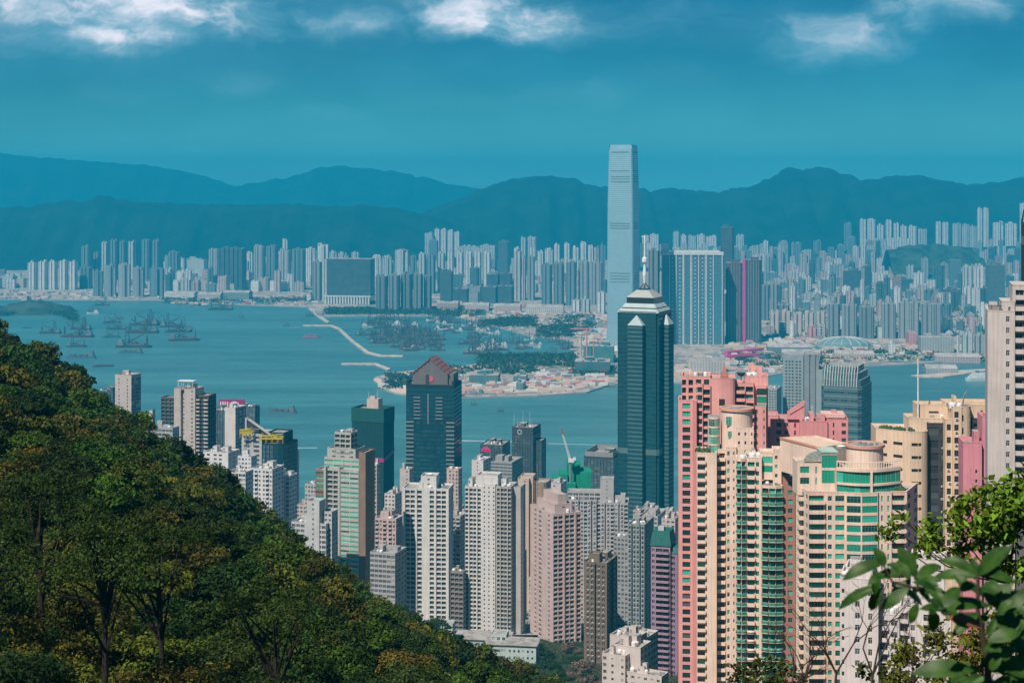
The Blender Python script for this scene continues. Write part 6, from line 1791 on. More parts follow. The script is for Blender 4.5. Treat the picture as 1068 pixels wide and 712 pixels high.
def hills():
    t = NT('far_hill_wood')
    v = t.obj()
    a = t.noise(v, .0035, 6, .65); b = t.noise(v, .012, 4, .7)
    col = t.mix(t.ramp(a, .35, .65), (.006, .019, .014), (.017, .034, .022))
    col = t.mix(t.ramp(b, .62, .70, 0, .5), col, (.05, .055, .045))
    mat = t.base(col, .95, .1)
    islet = plain('islet_scrub', (.035, .06, .038), .95, vary=.6, scale=.02)
    def ridge(name, prof, Y, depth, pxstep, seed, zbase=2, mat=mat):
        """prof: (px, py) crest line; built as real terrain with spurs falling to both sides"""
        rs = np.random.RandomState(seed)
        pxs = np.arange(prof[0][0], prof[-1][0] + .1, pxstep)
        cr = np.interp(pxs, [p[0] for p in prof], [p[1] for p in prof])
        n = len(pxs)
        jit0 = np.convolve(rs.randn(n + 8), np.hanning(7) / 2.2, 'valid')[:n] * .9
        jit = jit0 + np.convolve(rs.randn(n + 8), np.ones(2) / 2, 'valid')[:n] * .62
        spur = np.convolve(rs.randn(n + 40), np.hanning(14) / 7, 'valid')[:n]
        spur2 = np.convolve(rs.randn(n + 40), np.hanning(6) / 3, 'valid')[:n]
        ks = np.linspace(-1, .6, 26)
        V, idx = [], {}
        for i in range(n):
            zc = H - (cr[i] + jit[i] - HY) * Y / F
            for j, k in enumerate(ks):
                yy = Y + k * depth
                f = math.exp(-(k / .45) ** 2 * (1.0 + .5 * spur[i] * (1 if k < 0 else .3)) * .9)
                f = max(0, f * 1.06 - .06)
                bump = (spur2[(i + j * 3) % n] * .05 + spur[(i * 2 + j) % n] * .10) * (1 - f) * 4 * f
                V.append((X(pxs[i], Y) * (yy / Y) ** .5, yy, zbase + (zc - zbase) * max(0, f + bump * .6)))
        nk = len(ks)
        Fq = [(i * nk + j, (i + 1) * nk + j, (i + 1) * nk + j + 1, i * nk + j + 1) for i in range(n - 1) for j in range(nk - 1)]
        o = bpy.data.objects.new(name, np_mesh(name, V, Fq, mat, smooth=True)); COL.objects.link(o); o['kind'] = 'structure'
    ridge('mountain_range', [(-260, 168), (-80, 160), (0, 161), (60, 165), (120, 170), (170, 174), (215, 184), (246, 195), (268, 190), (300, 186), (330, 175), (352, 172), (380, 175), (420, 180), (460, 188), (492, 196), (540, 206), (600, 215)], 14600, 2600, 3, 3)
    ridge('hill_range', [(-260, 216), (0, 216), (30, 216), (58, 212), (70, 206.5), (80, 209.5), (92, 209.5), (104, 204.5), (112, 204), (122, 207.5), (150, 211), (200, 213), (260, 214), (300, 212), (340, 216), (380, 213), (410, 217), (432, 222), (470, 232), (520, 250)], 8700, 1900, 2.5, 5)
    ridge('hill_range', [(380, 245), (430, 225), (455, 216), (480, 207), (510, 194), (530, 187), (548, 184), (575, 183), (600, 187), (625, 194), (650, 196), (680, 199), (700, 197), (725, 198), (750, 201), (765, 197), (785, 193), (805, 184), (815, 178), (824, 174.6), (832, 176), (842, 176.6), (852, 173.8), (862, 174.6), (872, 179), (884, 182), (895, 187),
                         (915, 187), (940, 183), (960, 183), (985, 188), (1010, 193), (1040, 190), (1070, 184), (1150, 178), (1300, 182)], 9800, 2500, 2.5, 8)
    ridge('foothill', [(400, 292), (428, 276), (440, 266), (455, 263), (480, 263), (500, 270), (520, 273), (545, 282), (575, 290), (620, 288), (650, 272), (668, 264), (700, 263), (740, 264), (790, 266), (830, 268), (870, 262), (895, 258), (930, 257), (960, 258), (985, 257), (1020, 257), (1050, 257), (1090, 256), (1140, 262)], 7560, 560, 4, 17)
    ridge('hill_range', [(925, 262), (938, 258), (950, 255), (975, 254.5), (1000, 257), (1018, 264), (1025, 268)], 6600, 420, 2, 11, 2, islet)
    ridge('wooded_islet', [(-120, 322), (-40, 321), (0, 319), (14, 316), (28, 313.5), (44, 314), (62, 317), (74, 321), (80, 326.4)], 4880, 150, 2, 14, -1, islet)


# ---------------------------------------------------------------- boats
BOATM = {}


def boat_mats():
    return dict(hull=plain('rusty_dark_hull', (.07, .07, .08), .7, scale=.1), hullr=plain('red_brown_hull', (.13, .06, .055), .7, scale=.1), hullg=plain('green_hull', (.06, .20, .19), .7, scale=.1), white=plain('boat_white', (.17, .18, .185), .6, vary=.4, scale=.1), bright=plain('boat_bright_white', (.66, .66, .64), .6, scale=.1),
                grey=plain('boat_grey', (.11, .12, .125), .7, scale=.1), steel=plain('derrick_steel', (.07, .075, .08), .6), cargo=plain('deck_cargo', (.11, .10, .10), .8, vary=.5, scale=.15), pur=plain('lilac_paint', (.36, .17, .30), .6), blue=plain('boat_blue', (.10, .20, .28), .6))


def hull_mesh(L, B, D, mat, deckm, bow=.16, sheer=.25):
    m = MB()
    st = []
    for f, wf, hf in ((0, .86, 1.05), (.08, 1, 1), (.5, 1, .95), (1 - bow, .96, 1.08), (1 - bow * .4, .6, 1.25), (1, .06, 1.45)):
        x = -L / 2 + L * f; h = D * (1 + (hf - 1) * (1 if sheer else 0)); b = B / 2 * wf
        st.append([(x, -b * .82, -.6), (x, -b, h), (x, b, h), (x, b * .82, -.6)])
    for a, b in zip(st, st[1:]):
        m.quad(a[0], b[0], b[1], a[1], 0); m.quad(a[2], b[2], b[3], a[3], 0); m.quad(a[1], b[1], b[2], a[2], 1)
    m.quad(*st[0][::-1], 0); m.quad(*st[-1], 0)
    return m.mesh('hull', [mat, deckm])


def boat_kinds():
    M = boat_mats(); K = {}
    def kind(name, hullm, parts): K[name] = [('hull', hullm)] + parts
    def pm(name, mat, fn):
        m = MB(); fn(m); return (name, m.mesh(name, [mat]))
    def lattice(m, x, h, w):
        for sx in (-1, 1):
            for sy in (-1, 1): m.tube((x + sx * w, sy * w, 3), (x + sx * w * .35, sy * w * .35, h), .55, .4, 4)
        for k in range(5):
            z = 3 + (h - 3) * (k + .5) / 5; q = w * (1 - .65 * (k + .5) / 5); m.box(x - q, -q, z, x + q, q, z + .6)
    for nm, hc in (('derrick_barge', 'hull'), ('red_derrick_barge', 'hullr'), ('green_derrick_barge', 'hullg')):
        kind(nm, hull_mesh(58, 17, 3.6, M[hc], M['grey'], .1, 0), [
            pm('deckhouse', M['white'], lambda m: (m.box(-27, -5, 3.7, -17, 5, 9), m.box(-25, -4, 9.01, -19, 4, 12))), pm('derrick_mast', M['steel'], lambda m: lattice(m, -12, 33, 4.2)),
            pm('boom', M['steel'], lambda m: (m.tube((-11, 0, 8), (19, 1, 24), 1.3, .9, 4), m.tube((-12, 0, 33), (19, 1, 24), .4, k=3), m.tube((21, -4, 3), (21, 0, 19), .9, k=4), m.tube((21, 4, 3), (21, 0, 19), .9, k=4))), pm('cargo', M['cargo'], lambda m: (m.box(-6, -6, 3.7, 6, 6, 7), m.box(7, -6, 3.7, 19, 5.5, 6.2), m.box(-4, -5, 7.01, 4, 3, 9.2)))])
    kind('flat_barge', hull_mesh(52, 13, 3.2, M['hull'], M['grey'], .08, 0), [pm('deckhouse', M['white'], lambda m: m.box(-24, -4, 3.3, -17, 4, 8)), pm('cargo', M['cargo'], lambda m: (m.box(-14, -5, 3.3, 2, 5, 5.2), m.box(3, -5, 3.3, 20, 5, 4.6)))])
    kind('cargo_ship', hull_mesh(74, 14, 5, M['blue'], M['hullr'], .14), [pm('deckhouse', M['white'], lambda m: (m.box(-34, -6, 5, -22, 6, 12), m.box(-32, -5, 12.01, -24, 5, 16))), pm('funnel', M['grey'], lambda m: m.box(-33, -1.5, 16.01, -30, 1.5, 19)),
        pm('cargo', M['cargo'], lambda m: (m.box(-19, -5.5, 5, -6, 5.5, 9), m.box(-5, -5.5, 5, 8, 5.5, 8.2), m.box(9, -5.5, 5, 22, 5.5, 9.4))), pm('mast', M['steel'], lambda m: m.tube((26, 0, 5), (26, 0, 17), .5, .3, 5))])
    kind('ferry', hull_mesh(44, 11, 3, M['pur'], M['white'], .2), [pm('cabin', M['pur'], lambda m: m.box(-19, -4.8, 3, 14, 4.8, 6)), pm('upper_cabin', M['white'], lambda m: m.box(-17, -4.4, 6.01, 11, 4.4, 8.6)), pm('cabin_roof', M['pur'], lambda m: m.box(-18, -4.8, 8.61, 12, 4.8, 9.3)), pm('funnel', M['pur'], lambda m: m.box(-6, -1.2, 9.31, -3, 1.2, 12.5))])
    for nm, hc, cab in (('fishing_boat', 'hull', 'white'), ('green_fishing_boat', 'hullg', 'white'), ('white_motor_boat', 'bright', 'bright'), ('red_fishing_boat', 'hullr', 'grey')):
        kind(nm, hull_mesh(30, 8.5, 2.8, M[hc], M['grey'], .22), [pm('cabin', M[cab], lambda m: (m.box(-13, -3.4, 2.8, -2, 3.4, 6.4), m.box(-11, -2.8, 6.41, -5, 2.8, 9))), pm('mast', M['steel'], lambda m: (m.tube((1, 0, 2.5), (1, 0, 24), 1.0, .6, 5), m.tube((1, 0, 14), (11, 0, 7), .5, k=4), m.tube((1, 0, 13), (-11, 0, 17), .5, k=4), m.tube((9, 0, 2.5), (10, 0, 19), .8, .5, k=4), m.tube((-12, 0, 6), (-13, 0, 15), .7, k=4)))])
    kind('cruise_ferry', hull_mesh(92, 20, 9, M['bright'], M['bright'], .18), [pm('deckhouse', M['bright'], lambda m: (m.box(-38, -8, 9, 26, 8, 14), m.box(-34, -7, 14.01, 20, 7, 19), m.box(-28, -6, 19.01, 12, 6, 23))), pm('funnel', M['blue'], lambda m: m.box(-18, -3, 23.01, -8, 3, 29)), pm('mast', M['white'], lambda m: m.tube((14, 0, 22), (14, 0, 34), .6, .3, 5))])
    return K


def boats():
    K = boat_kinds(); R = random.Random(4)
    def put(kind, px, py, wpx, label, cat='boat', group=None, rz=None, base=58):
        x, y, _ = G(px, py, 0)
        t = thing(kind, label, cat, (x, y, 0), RAD(R.uniform(-14, 14)) + (math.pi if R.random() < .5 else 0) if rz is None else rz, group, px)
        s = max(.4, min(1.5, wpx * y / F / base)); t.scale = (s, s * .95, s)
        for nm, me in K[kind]:
            o = bpy.data.objects.new(nm, me); COL.objects.link(o); o.parent = t
        return t
    B = 'derrick barges anchored in the open harbour'
    rows = [('derrick_barge', 52, 347.5, 24, 'dark derrick barge with tall mast, first in line off the wooded point'), ('red_derrick_barge', 80, 351.5, 40, 'long dark barge with cranes, biggest near the wooded point'), ('derrick_barge', 84, 343.5, 24, 'grey loaded barge lying behind the biggest barge'),
            ('green_derrick_barge', 116, 352, 20, 'teal hulled derrick barge in the middle of the anchorage'), ('derrick_barge', 121, 343.5, 20, 'dark barge behind the teal hulled derrick barge'), ('red_derrick_barge', 148, 347, 40, 'long laden barge with tall derricks at both ends of its cargo'), ('derrick_barge', 151, 339, 30, 'pale decked barge moored just behind the long laden barge'),
            ('derrick_barge', 180, 341, 26, 'dark lighter with mast, north of the clustered big barge'), ('red_derrick_barge', 192, 355, 32, 'big dark barge crowded with cranes at the outer end of the anchorage'), ('derrick_barge', 186, 346, 28, 'grey barge half hidden behind the big crane crowded barge'), ('derrick_barge', 140, 362, 42, 'wide dark double ended barge below the laden barge'),
            ('derrick_barge', 80, 361.5, 21, 'short dark barge floating alone below the biggest barge'), ('derrick_barge', 116, 336.5, 18, 'small dark derrick barge farthest out with upright mast'), ('derrick_barge', 164, 337, 20, 'dim small barge on the far edge of the anchorage')]
    for k, px, py, w, lab in rows: put(k, px, py, w, lab, 'barge', B)
    put('cargo_ship', 83, 373.5, 33, 'grey coaster with tall bridge sailing below the anchored barges', 'ship', base=74); put('cargo_ship', 135, 368.5, 27, 'small coaster with white bridge in front of the double ended barge', 'ship', base=74); put('flat_barge', 108, 382, 22, 'flat empty barge nearest to the wooded slope', 'barge', base=52)
    put('white_motor_boat', 97, 327, 13, 'white motor vessel with bright deck near the islet', base=30); put('fishing_boat', 125, 332.5, 8, 'tiny dark boat beyond the anchorage', base=30); put('flat_barge', 28, 342, 10, 'tiny flat barge off the wooded slope crest', 'barge', base=52)
    put('derrick_barge', 106, 318.5, 16, 'dark barge moored close to far left quay', 'barge'); put('derrick_barge', 230, 323, 26, 'dark derrick barge moored off the green roofed quay shed', 'barge'); put('flat_barge', 208, 318, 16, 'low barge alongside the far quay', 'barge', base=52); put('fishing_boat', 252, 331, 6, 'tiny dark boat off the breakwater root', base=30)
    put('ferry', 325, 352.5, 19, 'lilac double decked ferry passing the bent breakwater', 'ferry', base=44, rz=.05); put('fishing_boat', 299, 340, 7, 'small dark boat left of the bent breakwater tip', base=30); put('fishing_boat', 323, 329.5, 9, 'small dark boat inside the short breakwater', base=30)
    put('cargo_ship', 293, 430.5, 32, 'dark container lighter with lilac deck load in the near harbour', 'ship', base=74, rz=math.pi - .1)
    put('cruise_ferry', 1024, 397, 34, 'large white ferry cut by the grey balcony tower', 'ferry', base=92, rz=.1)
    put('fishing_boat', 494, 422, 5, 'tiny dark boat off the spit beach', base=30); put('fishing_boat', 522, 429, 4, 'speck of a boat in the near channel', base=30)
    def cluster(poly, n, label, group, kinds, w0, w1):
        c = 0; tri = tessellate_polygon([[Vector((*p, 0)) for p in poly]])
        def inside(x, y):
            s = False; j = len(poly) - 1
            for i in range(len(poly)):
                (xa, ya), (xb, yb) = poly[i], poly[j]
                if (ya > y) != (yb > y) and x < (xb - xa) * (y - ya) / (yb - ya) + xa: s = not s
                j = i
            return s
        xs = [p[0] for p in poly]; ys = [p[1] for p in poly]
        tries = 0
        while c < n and tries < 4000:
            tries += 1
            x, y = R.uniform(min(xs), max(xs)), R.uniform(min(ys), max(ys))
            if not inside(x, y): continue
            k = R.choice(kinds); put(k, x, y, R.uniform(w0, w1), label, 'boat', group, base=58 if 'derrick' in k else 30 if 'boat' in k else 52); c += 1
    fk = ['fishing_boat', 'derrick_barge', 'green_fishing_boat', 'fishing_boat', 'red_fishing_boat', 'derrick_barge', 'red_fishing_boat', 'derrick_barge', 'fishing_boat', 'derrick_barge', 'white_motor_boat']
    cluster([(377, 340), (400, 332), (420, 334), (445, 347), (458, 352), (456, 366), (425, 366), (398, 360), (377, 352)], 62, 'working boat rafted in the dense fleet inside the bent breakwater', 'boats rafted inside the breakwater', fk, 11, 22)
    cluster([(448, 334), (470, 333), (500, 339), (520, 346), (512, 352), (480, 349), (456, 343)], 30, 'moored boat in the upper row of the basin', 'boats in the upper basin', ['fishing_boat', 'white_motor_boat', 'derrick_barge', 'white_motor_boat'], 9, 15)
    cluster([(478, 356), (500, 349), (528, 353), (528, 366), (500, 371), (480, 368)], 20, 'moored boat gathered round the big dark barge in mid basin', 'boats in the middle basin', ['fishing_boat', 'white_motor_boat', 'derrick_barge', 'red_fishing_boat'], 9, 17)
    cluster([(530, 348), (560, 354), (596, 358), (596, 366), (560, 369), (534, 366)], 20, 'small boat crowded at the inner end of the basin', 'boats at the inner basin', ['fishing_boat', 'white_motor_boat', 'white_motor_boat', 'green_fishing_boat'], 8, 13)
    put('red_derrick_barge', 497, 369, 28, 'big dark red barge anchored in mid basin', 'barge')
    # the little white tower on the islet
    far_tower('lookout_block', 'pale small tower block standing on the wooded islet', 'tower', 22, 29.5, 309, 320.5, (.66, .52, .47), 'box', 'low', zg=6, depth=14)
# ---------------------------------------------------------------- vegetation
def leaf_mats():
    out = []
    for nm, f in (('leaf_light', 1.45), ('leaf_mid', 1.0), ('leaf_deep', .62)):
        k = ('leaf', nm)
        if k not in MATS:
            t = NT(nm)
            oi = t.n('ShaderNodeObjectInfo'); g = t.n('ShaderNodeNewGeometry')
            hs = t.n('ShaderNodeHueSaturation')
            t.l(oi.outputs['Color'], hs.inputs['Color'])
            t.l(t.ramp(g.outputs['Random Per Island'], 0, 1, f * .7, f * 1.3), hs.inputs['Value'])
            t.l(t.ramp(g.outputs['Random Per Island'], 0, 1, .485, .515), hs.inputs['Hue'])
            t.base(hs.outputs[0], .7, .08)
            tr = t.n('ShaderNodeBsdfTranslucent'); t.l(hs.outputs[0], tr.inputs['Color'])
            mx = t.n('ShaderNodeMixShader'); mx.inputs[0].default_value = .22
            outn = [n for n in t.t.nodes if n.bl_idname == 'ShaderNodeOutputMaterial'][0]
            t.l(t.b.outputs[0], mx.inputs[1]); t.l(tr.outputs[0], mx.inputs[2]); t.l(mx.outputs[0], outn.inputs['Surface'])
            MATS[k] = t.m
        out.append(MATS[k])
    return out


BARK = plain('bark', (.026, .021, .016), .9, vary=.3, scale=3)


def leaves(centers, size, rs, up=.35, out=None):
    """leaf-shaped quads at the given points, facing loosely upward and outward"""
    n = len(centers)
    nr = rs.randn(n, 3); nr[:, 2] = np.abs(nr[:, 2]) * .6 + up
    if out is not None: nr += out * .8
    nr /= np.linalg.norm(nr, axis=1, keepdims=True)
    a = np.cross(nr, rs.randn(n, 3)); a /= np.linalg.norm(a, axis=1, keepdims=True)
    b = np.cross(nr, a)
    s = size * rs.uniform(.55, 1.25, (n, 1)); w = s * rs.uniform(.4, .65, (n, 1))
    V = np.stack([centers - a * s, centers - b * w + a * s * .1, centers + a * s, centers + b * w + a * s * .1], 1).reshape(-1, 3)
    return V, np.arange(4 * n).reshape(-1, 4)


def crown_points(rs, Rr, Hh, clumps, per, crr=(.24, .42)):
    C = []
    for i in range(clumps):
        a = rs.uniform(0, 2 * math.pi); u = rs.uniform(0, 1) ** .6
        zz = rs.uniform(-.35, 1) ; r = Rr * u * math.sqrt(max(.05, 1 - max(0, zz) ** 2 * .9))
        C.append((r * math.cos(a), r * math.sin(a), Hh * .5 * zz))
    C = np.array(C)
    cr = Rr * rs.uniform(crr[0], crr[1], clumps)
    idx = rs.randint(0, clumps, clumps * per)
    d = rs.randn(len(idx), 3); d /= np.linalg.norm(d, axis=1, keepdims=True)
    d[:, 2] = np.where(d[:, 2] < -.2, d[:, 2] * .4, d[:, 2])
    rad = cr[idx, None] * rs.uniform(.55, 1.05, (len(idx), 1))
    return C[idx] + d * rad * np.array([1, 1, .7]), d, idx, C


def tree_mesh(seed, Rr, Hh, trunk_h, clumps, per, leaf, limbs=6, cr=(.24, .42), outw=.8):
    rs = np.random.RandomState(seed)
    P, d, idx, C = crown_points(rs, Rr, Hh, clumps, per, cr)
    P[:, 2] += trunk_h + Hh * .25
    V, Fq = leaves(P, leaf, rs, out=d * outw / .8)
    tone = rs.randint(0, 3, clumps)
    mi = np.where(rs.rand(len(idx)) < .65, tone[idx], rs.randint(0, 3, len(idx)))
    crown = np_mesh('crown', V, Fq, leaf_mats(), mi)
    m = MB()
    p = Vector((0, 0, -1.5)); r = Rr * .046
    top = Vector((rs.uniform(-.3, .3), rs.uniform(-.3, .3), trunk_h + Hh * .15))
    mid = p.lerp(top, .5) + Vector((rs.uniform(-.4, .4), rs.uniform(-.4, .4), 0))
    m.tube(p, mid, r, r * .8, 7); m.tube(mid, top, r * .8, r * .55, 7)
    for i in range(limbs):
        c = Vector(C[rs.randint(len(C))]) + Vector((0, 0, trunk_h + Hh * .2))
        s = mid.lerp(top, rs.uniform(.1, 1)); k = s.lerp(c, .5) + Vector((0, 0, .25 * Rr * rs.uniform(-.2, .6)))
        m.tube(s, k, r * .45, r * .3, 5); m.tube(k, c, r * .3, r * .1, 5)
    return crown, m.mesh('trunk', BARK)


def plant_tree(kind, label, cat, loc, meshes, col, scale, rz, group=None, px=None):
    t = thing(kind, label, cat, loc, rz, group, px)
    t.scale = scale
    for nm, me in (('crown', meshes[0]), ('trunk', meshes[1])):
        o = bpy.data.objects.new(nm, me); COL.objects.link(o); o.parent = t
        if nm == 'crown': o.color = (*col, 1)
    return t


def env_row(px, Y):
    c = hill_row(px); Yc = crest_Y(px); Yb = 72.0
    q = max(0, min(1.15, (1 / Y - 1 / Yc) / (1 / Yb - 1 / Yc)))
    low = max(c + 95, 628 + .12 * max(0, px))
    return lerp(c, low, q ** .85)


def crest_Y(px):
    return lerp(410, 330, max(0, min(1, px / 560)))


def hill_ground(px, Y):
    Yc = crest_Y(px)
    if Y <= Yc: return Z(env_row(px, Y), Y) - lerp(11.0, 5.4, max(0, min(1, (Y - 105) / 60))) - 1.6 * max(0, min(1, (Y - 200) / 200))
    return Z(env_row(px, Yc), Yc) - 7 - (Y - Yc) * .75


def hillside():
    # the ground of the wooded spur
    cols = list(range(-420, 700, 20)); ys = [40, 55, 72, 90, 110, 135, 160, 190, 220, 250, 280, 310, 330, 350, 370, 390, 410, 440, 480, 540, 620]
    m = MB()
    for i, px in enumerate(cols):
        for y in ys:
            z = hill_ground(px, max(y, 60)); 
            if y < 60: z -= (60 - y) * .1
            m.v.append((X(px, y), y, max(z, 60)))
    n = len(ys)
    for i in range(len(cols) - 1):
        for j in range(n - 1): m.f.append((i * n + j, (i + 1) * n + j, (i + 1) * n + j + 1, i * n + j + 1)); m.m.append(0)
    o = m.build('hillside', [bpy.data.materials['slope_ground']], smooth=True); o['kind'] = 'structure'
    R = random.Random(21); rs = np.random.RandomState(21)
    near = [tree_mesh(100 + i, 3.3, 4.4, 2.4, 26, 260, .12, 8, (.20, .34), 1.0) for i in range(6)]
    tall = [tree_mesh(150 + i, 4.6, 5.0, 8.6, 19, 330, .105, 16, (.15, .27), .7) for i in range(5)]
    mid = [tree_mesh(200 + i, 3.6, 4.2, 2.2, 24, 190, .20, 6, (.24, .38), 1.3) for i in range(7)]
    far = [tree_mesh(300 + i, 4.2, 4.8, 2.2, 22, 130, .34, 5, (.26, .40), 1.5) for i in range(7)]
    kinds = [('evergreen_tree', 'dark evergreen', (.022, .048, .010)), ('broadleaf_tree', 'mid green tree', (.050, .080, .012)), ('olive_tree', 'olive yellow tree', (.088, .096, .014)), ('bronze_leaf_tree', 'bronze tinted tree', (.062, .056, .016)), ('evergreen_tree', 'deep green tree', (.032, .062, .012))]
    wt = [32, 30, 24, 2, 22]
    ref = [(60, 'the wood edge'), (130, 'the slim pale tower'), (190, 'the twin strip tower'), (250, 'the white slab tower'), (310, 'the dark stepped tower'), (380, 'the green banded tower'), (460, 'the white grid tower'), (900, 'the mint school')]
    for i, (px, row, Yt, w) in enumerate(((-12, 500, 92, 1.0), (42, 474, 96, 1.05), (104, 505, 84, 1.0), (168, 522, 90, .95), (290, 588, 95, .9))):
        h = 13.8 * w; col = (.024, .048, .010) if i % 2 else (.034, .062, .012)
        plant_tree('spreading_tree', 'tall open crowned dark tree with bare trunk, lower slope', 'tree', (X(px, Yt), Yt, Z(row, Yt) - h), tall[i % 5], col, (w, w, w), i * 2.1, px=px)
    Y = 80.0; cnt = 0
    while Y < 425:
        s = lerp(4.9, 8.4, min(1, (Y - 72) / 150)) if Y < 222 else 8.4
        x = X(-70, Y) + R.uniform(0, s)
        while x < X(640, Y):
            yy = Y + R.uniform(-.4, .4) * s; xx = x + R.uniform(-.4, .4) * s
            px = 534 + F * xx / yy
            Yc = crest_Y(px)
            row = env_row(px, yy)
            if yy < Yc + 6 and row < 735 and px < 590:
                kk = R.choices(kinds, (wt if yy > 190 else [22, 28, 32, 3, 20]) if yy > 135 else [22, 34, 26, 0, 26])[0]
                setm = near if yy < 130 else mid if yy < 230 else far
                sc = R.uniform(.8, 1.25) * (1.0 if yy < 130 else lerp(.9, 1.12, (yy - 130) / 300))
                zz = hill_ground(px, yy)
                q = (yy - 72) / max(1, Yc - 72)
                tier = 'on crest' if q > .93 else 'just under crest' if q > .7 else 'midslope' if q > .42 else 'on lower slope' if q > .16 else 'closest to viewer'
                rf = [b for a, b in ref if px < a][0]
                plant_tree(kk[0], f'{kk[1]} {tier}, below {rf}', 'tree', (xx, yy, zz), R.choice(setm), tuple(c * R.uniform(.8, 1.25) for c in kk[2]), (sc * R.uniform(.9, 1.15), sc, sc * R.uniform(.85, 1.2)), R.uniform(0, 6.28), px=px)
                cnt += 1
            x += s
        Y += s * .92
    # a few thin dark trees that stand up against the towers
    slim = [tree_mesh(400 + i, 1.5, 4.2, 3.0, 16, 60, .28, 7) for i in range(3)]
    for i, (px, row, Yt, w) in enumerate(((188, 452, 300, 1.3), (196, 455, 302, 1.0), (240, 482, 295, 1.1), (210, 468, 300, .9))):
        h = 7.5 * w; zt = Z(row, Yt)
        plant_tree('evergreen_tree', 'thin dark sprigged tree standing out against the white blocks', 'tree', (X(px, Yt), Yt, zt - h), slim[i % 3], (.018, .035, .015), (w, w, w), i * 1.3, px=px)
    # undergrowth
    n = 70000
    u = rs.uniform(0, 1, n); yy = 62 * (430 / 62.) ** u
    pp = rs.uniform(-45, 640, n)
    keep = np.array([y < crest_Y(p) + 12 for p, y in zip(pp, yy)])
    pp, yy = pp[keep], yy[keep]
    zz = np.array([hill_ground(p, y) for p, y in zip(pp, yy)]) + rs.uniform(0, 1, len(pp)) ** 2 * 2.2
    P = np.stack([(pp - 534) / F * yy, yy, zz], 1)
    V, Fq = leaves(P, 1, rs)
    sc = (.16 + .5 * (yy - 62) / 350)[:, None, None]
    V = ((V.reshape(-1, 4, 3) - P[:, None, :]) * sc + P[:, None, :]).reshape(-1, 3)
    o = bpy.data.objects.new('undergrowth', np_mesh('undergrowth', V, Fq, leaf_mats(), rs.randint(0, 3, len(Fq)))); COL.objects.link(o); o['kind'] = 'stuff'; o['label'] = 'dark leafy undergrowth between the hillside trees'; o.color = (.032, .055, .016, 1)
    # groves at the feet of the towers
    spots = [(372, 628, 640), (392, 632, 660), (410, 640, 680), (425, 634, 700), (440, 645, 700), (455, 650, 720), (400, 655, 600), (380, 645, 560), (430, 655, 640), (470, 662, 740), (455, 640, 760), (415, 625, 740), (398, 622, 760),
             (565, 694, 760), (580, 700, 740), (596, 694, 800), (612, 700, 780), (628, 706, 760), (640, 698, 820), (570, 684, 860), (604, 708, 720), (590, 684, 880), (650, 708, 800), (700, 712, 780), (690, 704, 840), (575, 710, 700), (620, 688, 860), (548, 704, 720)]
    spots += [(562 + 7.5 * k + R.uniform(-3, 3), 668 + 9 * (k % 4) + R.uniform(-3, 3), 930 - 45 * (k % 4)) for k in range(13)]
    for i, (px, row, Yt) in enumerate(spots):
        br = i in (15, 16, 17, 26, 32, 34, 37, 39)
        col = (.16, .12, .09) if br else R.choice([(.022, .045, .012), (.04, .07, .014), (.03, .06, .014)])
        s = R.uniform(1.0, 1.5)
        zt = Z(row, Yt)
        plant_tree('hillfoot_tree', ('brownish thin leaved tree at the foot of brown brick tower' if br else 'dark bushy tree between the hill and the mint school' if px < 500 else 'green tree on the bank below the pink grey tower'), 'tree', (X(px, Yt), Yt, zt - 8.2 * s), R.choice(far), col, (s * 1.1, s * 1.1, s), R.uniform(0, 6), px=px)


def leaf_blade(L, W, bend, fold, n=8):
    """one thick glossy leaf along +x, drooping; returns vertices and quads"""
    V, Fq = [], []
    for i in range(n + 1):
        t = i / n
        w = W * 1.02 * (t ** .75) * max(0, 1 - t ** 1.6) ** .9 + .0005
        x = L * (math.sin(bend * t) / bend if bend else t); z = -L * ((1 - math.cos(bend * t)) / bend if bend else 0)
        for s in (-1, -.5, 0, .5, 1):
            V.append((x, s * w, z + abs(s) * w * fold - .10 * w * (abs(s) ** 2) + .04 * w * math.sin(t * 14 + s)))
    for i in range(n):
        for j in range(4):
            a = i * 5 + j; Fq.append((a, a + 5, a + 6, a + 1))
    return V, Fq


